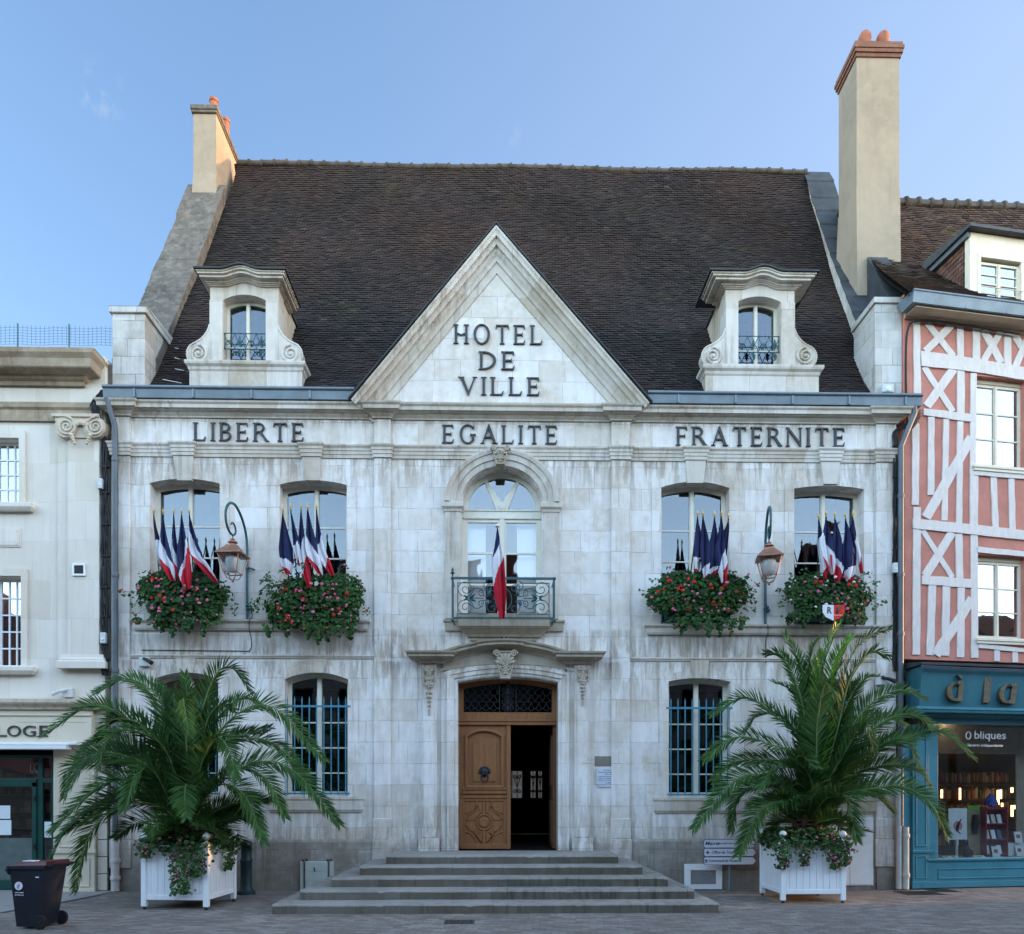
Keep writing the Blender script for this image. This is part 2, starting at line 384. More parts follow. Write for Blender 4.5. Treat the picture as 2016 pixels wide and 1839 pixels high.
M['glass_lamp'] = glass_mat('lantern_glass', (.93, .95, .95), .10, .01)
def wood_mat(name, a, b, rough=.5, vertical=True):
    t = NT(name); v = t.coord((9, 9, .8) if vertical else (.8, 9, 9))
    f = t.noise(2.2, 6, v, .6, .6); g = t.noise(9, 4, v)
    col = t.mix(t.ramp(f, [(.3, 0.), (.7, 1.)]), a, b); col = t.mix(t.math('MULTIPLY', t.ramp(g, [(.5, 0.), (.75, 1.)]), .4), col, tuple(x*.55 for x in a))
    t.base(col, rough, .3); t.bump(g, .15, .005); return t.m
M['wood'] = wood_mat('oak_door', (.175, .070, .027), (.255, .112, .042))
M['wood_dark'] = wood_mat('dark_oak', (.10, .045, .022), (.14, .065, .03))
def emit(name, c, s):
    t = NT(name); t.base(c, .5); t.b.inputs['Emission Color'].default_value = (*c, 1); t.b.inputs['Emission Strength'].default_value = s; return t.m
M['lamp_warm'] = emit('warm_shop_lamp', (1, .60, .22), 7)
M['lamp_white'] = emit('spot_lamp', (1, .80, .52), 60)
def setts_mat():
    t = NT('granite_setts'); v = t.coord()
    rot = t.n('Mapping'); t.link(v, rot.inputs['Vector']); rot.inputs['Rotation'].default_value = (0, 0, .12)
    dn = t.n('TexNoise'); dn.inputs['Scale'].default_value = 1.2; t.link(v, dn.inputs['Vector'])
    sv = t.n('VectorMath', operation='SCALE'); t.link(dn.outputs['Color'], sv.inputs[0]); sv.inputs['Scale'].default_value = .10
    av = t.n('VectorMath', operation='ADD'); t.link(rot.outputs[0], av.inputs[0]); t.link(sv.outputs[0], av.inputs[1])
    br = t.n('TexBrick', offset=.5)
    for k, x in (('Scale', 1.), ('Brick Width', .21), ('Row Height', .105), ('Mortar Size', .006), ('Mortar Smooth', .5)): br.inputs[k].default_value = x
    br.inputs['Color1'].default_value = (0, 0, 0, 1); br.inputs['Color2'].default_value = (1, 1, 1, 1); br.inputs['Mortar'].default_value = (.5, .5, .5, 1)
    t.link(av.outputs[0], br.inputs['Vector'])
    col = t.ramp(br.outputs['Color'], [(0., (.125, .102, .085)), (.5, (.18, .152, .130)), (1., (.245, .218, .195))])
    big = t.noise(.5, 6, v, .65)
    col = t.mix(t.math('MULTIPLY', t.ramp(big, [(.4, 0.), (.65, 1.)]), .55), col, (.095, .08, .07))
    col = t.mix(t.math('MULTIPLY', t.ramp(t.noise(6, 6, v, .7), [(.5, 0.), (.72, 1.)]), .5), col, (.25, .23, .22))
    col = t.mix(t.math('MULTIPLY', br.outputs['Fac'], .6), col, (.06, .052, .045))
    t.base(col, .75, .3)
    t.bump(t.math('SUBTRACT', t.math('MULTIPLY', t.noise(25, 4, v), .6), br.outputs['Fac']), .5, .012); return t.m
M['setts'] = setts_mat()
M['pave'] = stone('pavement_slab', (.27, .26, .245), (.22, .205, .19), (.31, .30, .285), (.13, .12, .10), None, .5, False)
M['asphalt'] = pmat('asphalt_patch', (.06, .06, .062), .9, .2, var=.3, scale=20, bump=.3, bscale=90)
M['rust_cover'] = pmat('rusty_iron_cover', (.07, .05, .04), .7, .3, .2, .3, 12)
# ---------------------------------------------------------------- world, sun, camera
EL = math.radians(8.0); AZ = math.radians(8.0)
SUN = Vector((cos(EL)*cos(AZ), cos(EL)*sin(AZ), sin(EL)))
def make_world():
    w = bpy.data.worlds.new('World'); sc.world = w; w.use_nodes = True; t = w.node_tree
    bg = t.nodes['Background']; sky = t.nodes.new('ShaderNodeTexSky'); sky.sky_type = 'NISHITA'; sky.sun_disc = False
    sky.sun_elevation = EL; sky.sun_rotation = pi/2 - AZ
    sky.air_density = 1.0; sky.dust_density = .9; sky.ozone_density = 2.2; sky.altitude = 120
    L = t.links.new; N = t.nodes.new
    tc = N('ShaderNodeTexCoord'); sp = N('ShaderNodeSeparateXYZ'); L(tc.outputs['Generated'], sp.inputs[0])
    def math_(op, a, b):
        x = N('ShaderNodeMath'); x.operation = op
        for k, v in ((0, a), (1, b)):
            if isinstance(v, bpy.types.NodeSocket): L(v, x.inputs[k])
            else: x.inputs[k].default_value = v
        return x.outputs[0]
    # sky half behind the camera is boosted and warmed to light the facade
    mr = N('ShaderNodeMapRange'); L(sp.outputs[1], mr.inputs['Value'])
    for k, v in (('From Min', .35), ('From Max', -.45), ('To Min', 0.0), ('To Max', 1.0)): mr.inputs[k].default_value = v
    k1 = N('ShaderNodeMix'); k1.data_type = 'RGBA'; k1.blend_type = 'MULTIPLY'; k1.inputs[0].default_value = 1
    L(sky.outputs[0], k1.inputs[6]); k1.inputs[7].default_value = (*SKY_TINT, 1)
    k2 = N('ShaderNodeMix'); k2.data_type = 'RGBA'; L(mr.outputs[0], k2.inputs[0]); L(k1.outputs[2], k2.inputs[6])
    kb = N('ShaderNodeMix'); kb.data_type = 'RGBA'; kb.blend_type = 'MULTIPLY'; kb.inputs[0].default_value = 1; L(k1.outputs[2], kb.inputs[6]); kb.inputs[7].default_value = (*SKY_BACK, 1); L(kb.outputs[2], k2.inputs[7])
    # thin haze, paler towards the sun and the rooftops
    hz = math_('SUBTRACT', sp.outputs[0], math_('MULTIPLY', sp.outputs[2], .75)); mh = N('ShaderNodeMapRange'); L(hz, mh.inputs['Value'])
    for k, v in (('From Min', -.75), ('From Max', .35), ('To Min', 0.), ('To Max', .75)): mh.inputs[k].default_value = v
    k4 = N('ShaderNodeMix'); k4.data_type = 'RGBA'; L(math_('MULTIPLY', mh.outputs[0], math_('SUBTRACT', 1.0, mr.outputs[0])), k4.inputs[0]); L(k2.outputs[2], k4.inputs[6]); k4.inputs[7].default_value = (.53/SKY_STR, .65/SKY_STR, .89/SKY_STR, 1); k2 = k4
    # two small wisps of cloud
    no = N('ShaderNodeTexNoise'); no.inputs['Scale'].default_value = 55; no.inputs['Detail'].default_value = 7; no.inputs['Roughness'].default_value = .62
    mp = N('ShaderNodeMapping'); mp.inputs['Scale'].default_value = (1.6, 1.6, .55); L(tc.outputs['Generated'], mp.inputs[0]); L(mp.outputs[0], no.inputs['Vector'])
    mask = None
    for (u, v, r, s) in ((200, 183, .030, 1.0), (1003, 268, .017, .7)):
        d = ray(u, v).normalized()
        vm = N('ShaderNodeVectorMath'); vm.operation = 'DISTANCE'; L(tc.outputs['Generated'], vm.inputs[0]); vm.inputs[1].default_value = d
        m2 = N('ShaderNodeMapRange'); L(vm.outputs['Value'], m2.inputs['Value']); m2.interpolation_type = 'SMOOTHSTEP'
        for k, x in (('From Min', 0.), ('From Max', r), ('To Min', s), ('To Max', 0.)): m2.inputs[k].default_value = x
        mask = m2.outputs[0] if mask is None else math_('MAXIMUM', mask, m2.outputs[0])
    cr = N('ShaderNodeMapRange'); L(no.outputs['Fac'], cr.inputs['Value'])
    for k, x in (('From Min', .47), ('From Max', .85), ('To Min', 0.), ('To Max', .7)): cr.inputs[k].default_value = x
    cl = math_('MULTIPLY', mask, cr.outputs[0])
    k3 = N('ShaderNodeMix'); k3.data_type = 'RGBA'; L(cl, k3.inputs[0]); L(k2.outputs[2], k3.inputs[6]); k3.inputs[7].default_value = (*CLOUD, 1)
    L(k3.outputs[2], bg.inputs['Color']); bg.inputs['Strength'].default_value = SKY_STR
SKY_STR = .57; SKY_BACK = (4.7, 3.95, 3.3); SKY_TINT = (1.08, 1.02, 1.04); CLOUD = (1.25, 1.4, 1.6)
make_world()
sd = bpy.data.lights.new('sun', 'SUN'); sd.energy = 5.0; sd.angle = math.radians(.5); sd.color = (1, .56, .22)
so = bpy.data.objects.new('sun', sd); COL.objects.link(so); so.rotation_euler = SUN.to_track_quat('Z', 'Y').to_euler(); so.location = SUN*60
cd = bpy.data.cameras.new('camera'); co = bpy.data.objects.new('camera', cd); COL.objects.link(co)
co.location = CAM; co.rotation_euler = (pi/2, 0, -PSI)
cd.sensor_width = 36; cd.lens = 36*FPX/2016; cd.shift_x = 0; cd.shift_y = (1569-919.5)/2016; cd.clip_end = 3000; cd.clip_start = .1
sc.camera = co
sc.view_settings.view_transform = 'Standard'; sc.view_settings.look = 'None'; sc.view_settings.exposure = 0
sc.cycles.max_bounces = 6; sc.cycles.transparent_max_bounces = 12; sc.cycles.use_denoising = True
# ================================================================ lettering
def ring(cx, cy, rx, ry, ix, iy, a0, a1, n=22):
    o = [(cx+rx*cos(a0+(a1-a0)*i/n), cy+ry*sin(a0+(a1-a0)*i/n)) for i in range(n+1)]
    q = [(cx+ix*cos(a0+(a1-a0)*i/n), cy+iy*sin(a0+(a1-a0)*i/n)) for i in range(n+1)]
    return [[o[i], o[i+1], q[i+1], q[i]] for i in range(n)]
TT, th = .135, .062
def stem(x, w=TT, top=True, bot=True):
    p = [[(x, 0), (x+w, 0), (x+w, 1), (x, 1)]]
    if bot: p.append([(x-.08, 0), (x+w+.08, 0), (x+w+.07, .03), (x+w, .06), (x, .06), (x-.07, .03)])
    if top: p.append([(x-.08, 1), (x-.07, .97), (x, .94), (x+w, .94), (x+w+.07, .97), (x+w+.08, 1)])
    return p
LB = [(TT, 0), (.60, 0), (.65, .23), (.615, .23), (.52, th), (TT, th)]
EB = [(TT, 1), (TT, 1-th), (.49, 1-th), (.555, .80), (.59, .80), (.57, 1)]
EM = [(TT, .47), (.42, .47), (.43, .40), (.465, .40), (.465, .62), (.43, .62), (.42, .54), (TT, .54)]
GLYPH = {
 'I': (.15, stem(0)), 'L': (.65, stem(0)+[LB]), 'E': (.62, stem(0)+[EB, EM, [(TT,0),(.57,0),(.61,.22),(.575,.22),(.5,th),(TT,th)]]),
 'F': (.58, stem(0)+[EB, EM]),
 'H': (.75, stem(0)+stem(.60)+[[(TT,.50),(.375,.40),(.375,.48),(TT,.58)], [(.375,.40),(.60,.50),(.60,.58),(.375,.48)]]),
 'O': (.94, ring(.47,.5,.47,.53,.33,.47,0,2*pi,32)),
 'G': (.90, ring(.47,.5,.47,.53,.33,.47,.72,2*pi-.70,28)+[[(.70,.06),(.84,.16),(.84,.44),(.70,.44)], [(.60,.44),(.93,.44),(.93,.49),(.60,.49)]]+[[(.80,.98),(.80,.74),(.83,.74),(.84,1.02)]]),
 'D': (.82, stem(0)+ring(.15,.5,.67,.5,.52,.43,-pi/2,pi/2,20)),
 'B': (.63, stem(0)+ring(.24,.755,.33,.245,.20,.18,-pi/2,pi/2,14)+ring(.26,.275,.37,.275,.24,.205,-pi/2,pi/2,14)+[[(TT,1),(.24,1),(.24,.935),(TT,.935)],[(TT,.55),(.27,.55),(.27,.48),(TT,.48)],[(TT,0),(.27,0),(.27,.07),(TT,.07)]]),
 'R': (.76, stem(0)+ring(.24,.735,.36,.265,.22,.195,-pi/2,pi/2,14)+[[(TT,1),(.24,1),(.24,.93),(TT,.93)],[(TT,.54),(.26,.54),(.26,.47),(TT,.47)],[(.28,.50),(.44,.50),(.76,.06),(.86,0),(.62,0)]]),
 'A': (.92, [[(.05,0),(.12,0),(.45,.86),(.42,1.02)], [(.40,1.02),(.49,1.02),(.88,0),(.71,0),(.43,.76)], [(.20,.30),(.66,.30),(.63,.37),(.23,.37)], [(-.04,0),(.22,0),(.20,.03),(.0,.03)], [(.62,0),(.98,0),(.95,.03),(.66,.03)]]),
 'N': (.86, [[(.03,0),(.10,0),(.10,.96),(.03,.96)], [(.76,0),(.83,0),(.83,1),(.76,1)], [(-.06,1),(.12,1),(.83,.12),(.83,-.02),(.78,-.02),(.06,.90)], [(-.05,0),(.18,0),(.17,.035),(-.04,.035)], [(.68,1),(.69,.965),(.90,.965),(.91,1)]]),
 'V': (.90, [[(.02,1),(.19,1),(.50,.2),(.45,-.02)], [(.42,-.02),(.50,-.02),(.86,1),(.79,1),(.47,.16)], [(-.07,1),(-.05,.97),(.25,.97),(.27,1)], [(.70,1),(.72,.97),(.93,.97),(.95,1)]]),
 'T': (.76, stem(.305,TT,False)+[[(.02,1),(.0,.79),(.035,.79),(.10,1-th),(.66,1-th),(.725,.79),(.76,.79),(.74,1)]]),
}
def word(text, uL, uR, vT, vB, Y, name, parent):
    p0 = pt((uL+uR)/2, vB, Y); p1 = pt((uL+uR)/2, vT, Y); xl, xr = X(uL, Y), X(uR, Y); h = p1.z-p0.z
    gap = .33; tot = sum(GLYPH[c][0] for c in text) + gap*(len(text)-1); k = (xr-xl)/tot
    m = MB(); x = xl; cnt = 0
    for c in text:
        w, polys = GLYPH[c]
        for i, p in enumerate(polys):
            d = .0004*(cnt % 40); cnt += 1
            m.prism([(x+a*k, p0.z+b*h) for a, b in p], Y-.028-d, Y-.004)
        x += (w+gap)*k
    return m.build(name, M['letters'], parent, label='dark raised capitals reading ' + text)
def text_mesh(s, name, mat, parent, loc, width, height=None, ext=.004, bold=0.0, shear=0.0, align='LEFT', mat3=None, label=None, rx=pi/2, rz=0.0):
    """writing in the built-in sans face, flat on a wall facing -Y (local), left-bottom at loc, fitted to width/height"""
    cu = bpy.data.curves.new(name, 'FONT'); cu.body = s; cu.size = 1; cu.extrude = 0; cu.offset = bold; cu.shear = shear
    ob = bpy.data.objects.new('tmp', cu); COL.objects.link(ob); dg = bpy.context.evaluated_depsgraph_get()
    me = bpy.data.meshes.new_from_object(ob.evaluated_get(dg)); bpy.data.objects.remove(ob)
    xs = [v.co.x for v in me.vertices]; ys = [v.co.y for v in me.vertices]
    sx = width/(max(xs)-min(xs)); sy = sx if height is None else height/(max(ys)-min(ys)); mx, my = min(xs), min(ys)
    o = ORG.get(parent) or Vector((0, 0, 0))
    bm = bmesh.new(); bm.from_mesh(me)
    r = bmesh.ops.extrude_face_region(bm, geom=bm.faces[:])
    ex = set(g for g in r['geom'] if isinstance(g, bmesh.types.BMVert))
    for v in bm.verts:
        x, y = (v.co.x-mx)*sx, (v.co.y-my)*sy
        v.co = Vector((loc[0]+x*cos(rz), loc[1]+x*sin(rz) - (ext if v in ex else 0), loc[2]+y)) - o
    bmesh.ops.recalc_face_normals(bm, faces=bm.faces); bm.to_mesh(me); bm.free()
    me.materials.clear(); me.materials.append(mat)
    ob = bpy.data.objects.new(name, me); COL.objects.link(ob); ob.parent = parent; ORG[ob] = ORG.get(parent)
    if label: ob['label'] = label
    return ob
# ================================================================ carved ornament
def rosette(m, cx, y, cz, r, n=6):
    m.ball((cx, y, cz), r*.38, 8, 5, (1, .7, 1))
    for i in range(n):
        a = 2*pi*i/n; m.ball((cx+r*.62*cos(a), y, cz+r*.62*sin(a)), r*.33, 7, 4, (1, .6, 1))
def leaf3(m, cx, y, cz, ang, L, w):
    d = Vector((cos(ang), 0, sin(ang))); q = Vector((-sin(ang), 0, cos(ang))); c = Vector((cx, y, cz))
    P = [c, c+d*L*.35+q*w+Vector((0, -.015, 0)), c+d*L*.75+q*w*.6+Vector((0, -.03, 0)), c+d*L+Vector((0, -.01, 0)), c+d*L*.75-q*w*.6+Vector((0, -.03, 0)), c+d*L*.35-q*w+Vector((0, -.015, 0)), c+d*L*.5+Vector((0, -.055, 0))]
    m.add(P, [(0,1,6),(1,2,6),(2,3,6),(3,4,6),(4,5,6),(5,0,6)])
def cartouche(m, cx, y, cz, w, h):
    """shell-topped carved keystone"""
    prof = [(-.5,.5),(-.62,.42),(-.42,.36),(-.40,.05),(-.30,-.2),(-.26,-.5),(.26,-.5),(.30,-.2),(.40,.05),(.42,.36),(.62,.42),(.5,.5)]
    m.prism([(cx+a*w, cz+b*h) for a, b in prof], y-.05, y+.10)
    m.tube([(cx+a*w*.92, y-.055, cz+b*h*.94) for a, b in prof], .017, 5, True)
    for i in range(7):
        a = pi/2 + (i-3)*.42; leaf3(m, cx, y-.055, cz+.02*h, a, h*.42, w*.09)
    for s in (-1, 1):
        m.tube(spiral((cx+s*w*.40, cz+h*.40), w*.17, .01, 0 if s > 0 else pi, s*1.6, 24, y=y-.07), .017, 5)
        m.tube(spiral((cx+s*w*.14, cz-h*.10), w*.15, .01, pi/2, s*1.4, 20, y=y-.07), .015, 5)
    rosette(m, cx, y-.06, cz-.22*h, w*.2)
def drop(m, cx, y, ztop, w, h):
    """console ornament tapering into a husk drop"""
    m.tube([(cx-w*.45, y-.02, ztop), (cx-w*.45, y-.02, ztop-h*.36), (cx, y-.03, ztop-h*.44), (cx+w*.45, y-.02, ztop-h*.36), (cx+w*.45, y-.02, ztop)], .016, 5)
    for s in (-1, 1):
        m.tube(spiral((cx+s*w*.2, ztop-h*.08), w*.2, .008, pi/2, s*1.5, 22, y=y-.045), .014, 5)
        m.tube(spiral((cx+s*w*.2, ztop-h*.27), w*.19, .008, -pi/2, -s*1.5, 22, y=y-.045), .014, 5)
        leaf3(m, cx, y-.03, ztop-h*.17, pi/2+s*.9, h*.12, w*.12)
        leaf3(m, cx, y-.03, ztop-h*.36, -pi/2+s*.9, h*.12, w*.13)
    rosette(m, cx, y-.05, ztop-h*.17, w*.22); rosette(m, cx, y-.05, ztop-h*.40, w*.30, 7)
    m.tube([(cx, y-.012, ztop-h*.42), (cx, y-.012, ztop-h*.99)], .018, 5)
    z = ztop-h*.5
    for i in range(5):
        k = 1-i*.16
        for s in (-1, 1): leaf3(m, cx, y-.02, z, -pi/2+s*.55, h*.11*k, w*.13*k)
        m.ball((cx, y-.035, z-.02), w*.09*k, 6, 4); z -= h*.095
# ================================================================ town hall
hall = thing('town_hall', 'pale limestone town hall with steep brown tiled roof, pediment and flag filled windows', 'building')
XL, XR = X(222), X(1762)
ZTOP = Z(793.8, 979, -.22)
RC = MB(); RC2 = MB()
UPW = [(296, 433, 952, 943, 1222, 351, 379.6, 337, 387.5, 948, 877), (551, 683, 955, 946, 1222, 604, 631.5, 589, 636, 948, 878),
       (1301.5, 1435.4, 960.8, 949, 1230, 1352, 1383, 1344, 1394, 953, 886), (1563, 1700, 963, 957, 1233, 1619.6, 1646, 1607, 1657, 955, 887.5)]
GRW = [(303, 430, 1338, 1324, 1567), (561, 685.6, 1338, 1324, 1567), (1316, 1437, 1342, 1335, 1569), (1572, 1700, 1345, 1337, 1570)]
def win(u0, u1, vs, vc, vb):
    uc = (u0+u1)/2; return X(u0), X(u1), Z(vb, uc), Z(vs, uc), Z(vc, uc)
UP = [win(a[0], a[1], a[2], a[3], a[4]) for a in UPW]; GR = [win(*a) for a in GRW]
CW = (X(909), X(1067.5), Z(1219), Z(993), Z(919)); CWC = (CW[0]+CW[1])/2
DR = (X(902), X(1098), .81, Z(1344), Z(1333))
holes = [opening(*w) for w in UP+GR+[CW]]
outer = [(XL, 0), (DR[0], 0)] + opening(DR[0], DR[1], .80, DR[3], DR[4])[0:] + [(DR[1], 0), (XR, 0), (XR, ZTOP), (XL, ZTOP)]
m = MB(); m.prism(outer, 0, .45, holes); m.build('facade_wall', M['wall'], hall)
# side walls, hidden rear
m = MB(); m.box(XL, XL+.4, .452, 10.4, 0, 9.6); m.box(XR-.4, XR, .452, 10.4, 0, 9.6); m.build('side_wall', M['gable'], hall)
# dark rooms behind the windows
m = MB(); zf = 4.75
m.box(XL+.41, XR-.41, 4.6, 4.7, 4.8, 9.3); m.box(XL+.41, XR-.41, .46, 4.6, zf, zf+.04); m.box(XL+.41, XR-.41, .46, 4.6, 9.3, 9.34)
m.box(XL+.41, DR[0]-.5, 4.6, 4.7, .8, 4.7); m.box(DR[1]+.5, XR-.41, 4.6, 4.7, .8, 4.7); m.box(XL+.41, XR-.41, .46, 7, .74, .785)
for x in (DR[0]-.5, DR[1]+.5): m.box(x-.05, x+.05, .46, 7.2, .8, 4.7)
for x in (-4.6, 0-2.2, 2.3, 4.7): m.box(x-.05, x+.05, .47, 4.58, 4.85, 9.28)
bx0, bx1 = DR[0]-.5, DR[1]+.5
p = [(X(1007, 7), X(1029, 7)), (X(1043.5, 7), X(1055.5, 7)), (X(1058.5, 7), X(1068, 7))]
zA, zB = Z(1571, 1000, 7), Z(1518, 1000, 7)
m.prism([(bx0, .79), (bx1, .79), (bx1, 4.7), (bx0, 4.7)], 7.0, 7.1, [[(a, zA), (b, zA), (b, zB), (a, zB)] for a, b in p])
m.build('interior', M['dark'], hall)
m = MB()
for a, b in p:
    c = (a+b)/2; w = (b-a)
    for s in (-1, 1):
        m.tube(spiral((c+s*w*.22, zA+.2), w*.2, .01, pi/2, s*1.5, 20, y=6.97), .012, 4); m.tube(spiral((c+s*w*.22, zB-.18), w*.2, .01, -pi/2, -s*1.5, 20, y=6.97), .012, 4)
        m.tube([(c+s*w*.45, 6.97, zA), (c+s*w*.45, 6.97, zB)], .010, 4); m.tube([(c, 6.97, zA+.3), (c+s*w*.35, 6.97, zB-.1)], .010, 4)
    m.tube([(c, 6.97, zA), (c, 6.97, zB)], .012, 4)
m.build('rear_door_ironwork', M['iron_black'], hall)
m = MB(); m.box(-6, 6, 14, 14.2, 0, 4.2); m.build('pale_backing_wall', M['cream'], hall)  # pale wall added behind so daylight in the rear panes reads grey-white
m = MB(); m.box(XL+.41, XR-.41, 10.1, 10.35, 3.2, 9.6); m.box(bx0, bx1, 4.61, 7.1, 4.75, 4.79); m.build('rear_wall', M['gable'], hall)
# ---- plinth
m = MB(); zp = Z(1652); hz0, hz1 = X(1621), X(1721)
def plinth(x0, x1): m.box(x0, x1, -.05, -.002, 0, zp-.05); m.prism_x([(-.002, zp-.05), (-.05, zp-.05), (-.03, zp), (-.002, zp)], x0, x1)
for a_, b_ in ((XL-.02, X(736)), (X(1222), X(1610)), (X(1724), XR)): m = MB(); plinth(a_, b_); m.build('plinth', M['plinth'], hall)
# ---- pilasters (flat strips) with plinth blocks
PIL = [(222, 258, 875), (737, 770, 880), (1203, 1240, 884), (1723, 1762, 888)]
PX = [(X(a), X(b)) for a, b, c in PIL]
zar0, zar1 = Z(905.5), Z(881)          # architrave
zc0 = Z(829.5)                          # cornice bottom
for i, (a, b) in enumerate(PX):
    m = MB(); m.box(a, b, -.055, -.002, zp+.002, zar0); m.box(a-.03, b+.03, -.085, -.002, zp*.45, zp-.002)
    m.box(a-.015, b+.015, -.07, -.0035, zp+.001, zp+.42)
    m.box(a, b, -.055, -.002, zar1, zc0)
    m.build('pilaster', M['wall'], hall, bevel=.012)
def broken_path(d, ext=0.0, xa=None, xb=None, y=0.0):
    pts = [(PX[0][0]-ext, .3), (PX[0][0]-ext, y-d)]
    pts += [(PX[0][1], y-d), (PX[0][1], y), (PX[1][0], y), (PX[1][0], y-d), (PX[1][1], y-d), (PX[1][1], y), (PX[2][0], y), (PX[2][0], y-d), (PX[2][1], y-d), (PX[2][1], y), (PX[3][0], y), (PX[3][0], y-d), (PX[3][1]+ext, y-d), (PX[3][1]+ext, .3)]
    return pts
ah = zar1-zar0
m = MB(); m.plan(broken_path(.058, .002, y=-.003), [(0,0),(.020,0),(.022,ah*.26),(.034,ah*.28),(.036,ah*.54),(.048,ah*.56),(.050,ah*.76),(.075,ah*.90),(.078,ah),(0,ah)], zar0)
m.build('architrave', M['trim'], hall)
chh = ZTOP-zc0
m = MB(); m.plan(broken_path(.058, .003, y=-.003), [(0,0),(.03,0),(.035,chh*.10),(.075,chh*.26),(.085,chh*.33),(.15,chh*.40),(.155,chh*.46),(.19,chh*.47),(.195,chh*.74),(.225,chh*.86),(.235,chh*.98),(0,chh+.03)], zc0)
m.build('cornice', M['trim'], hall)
# string course above the ground floor, thin frame lines
for (ua, ub, v) in ((258, 737, 1293.5), (1240, 1723, 1299.5)):
    m = MB(); z = Z(v, (ua+ub)/2); m.plan([(X(ua)+.003, -.002), (X(ub)-.003, -.002)], [(0,0),(.02,0),(.03,.03),(.045,.04),(.045,.055),(0,.075)], z-.03); m.build('string_course', M['trim'], hall)
# ---- window surrounds, keystones, sills
for i, a in enumerate(UPW):
    xl, xr, z0, zs, zc = UP[i]; w = .19
    m = MB(); o = [(xl-w, z0), (xl-w, zs+.10)] + arc_top(xl-w, xr+w, zs+.10, zc+.16, 10) + [(xr+w, zs+.10), (xr+w, z0)]
    inn = [(xr+.001, z0)] + list(reversed(arc_top(xl-.001, xr+.001, zs, zc, 10))) + [(xl-.001, z0)]
    m.prism(o+inn, -.016, -.0015); m.build('window_surround', M['wall'], hall)
    uc = (a[5]+a[6])/2
    kb, kt = Z(a[9], uc), Z(a[10]+1, uc); xa, xb, xc, xd = X(a[5]), X(a[6]), X(a[7]), X(a[8])
    km = zar0-.005
    fr = (km-kb)/(zar1-kb)
    xm0, xm1 = xa+(xc+.03-xa)*fr, xb+(xd-.03-xb)*fr
    m = MB(); m.hexa([(xa,-.06,kb),(xb,-.06,kb),(xb,.12,kb),(xa,.12,kb)], [(xm0,-.075,km),(xm1,-.075,km),(xm1,-.003,km),(xm0,-.003,km)])
    m.plan([(xm0, -.0025), (xm0, -.075), (xm1, -.075), (xm1, -.0025)], [(0,0),(.02,0),(.022,ah*.26),(.034,ah*.28),(.036,ah*.54),(.048,ah*.56),(.05,ah*.76),(.075,ah*.9),(.078,ah+.004),(0,ah+.004)], zar0)
    m.build('keystone', M['trim'], hall)
for (ua, ub, v0, v1, g) in ((271, 718, 1222, 1242, 0), (1279, 1722, 1232, 1251, 1)):
    uc = (ua+ub)/2; zt, zb = Z(v0, uc), Z(v1, uc); h = zt-zb
    m = MB(); m.plan([(X(ua), .2), (X(ua), -.004), (X(ub), -.004), (X(ub), .2)], [(0,0),(.05,0),(.06,h*.12),(.07,h*.16),(.07,h*.62),(.10,h*.75),(.12,h*.84),(.12,h),(0,h)], zb)
    m.build('window_sill', M['trim'], hall)
m = MB()
for i, a in enumerate(GRW):
    xl, xr, z0, zs, zc = GR[i]; w = .2
    mm = MB(); o = [(xl-w, z0-.02), (xl-w, zs+.06)] + arc_top(xl-w, xr+w, zs+.06, zc+.17, 10) + [(xr+w, zs+.06), (xr+w, z0-.02)]
    inn = [(xr+.001, z0-.02)] + list(reversed(arc_top(xl-.001, xr+.001, zs, zc, 10))) + [(xl-.001, z0-.02)]
    mm.prism(o+inn, -.018, -.0015); mm.build('window_surround', M['wall'], hall)
    xm = (xl+xr)/2; zt = Z(1296)
    mm = MB(); mm.hexa([(xm-.15,-.045,zc-.01),(xm+.15,-.045,zc-.01),(xm+.15,.1,zc-.01),(xm-.15,.1,zc-.01)], [(xm-.19,-.05,zt-.035),(xm+.19,-.05,zt-.035),(xm+.19,-.003,zt-.035),(xm-.19,-.003,zt-.035)])
    mm.build('keystone', M['trim'], hall)
    mm = MB(); mm.plan([(xl-.26, .2), (xl-.26, -.004), (xr+.26, -.004), (xr+.26, .2)], [(0,0),(.02,0),(.03,.03),(.045,.05),(.045,.24),(.06,.26),(.06,.31),(0,.31)], z0-.33)
    mm.build('window_sill', M['trim'], hall)
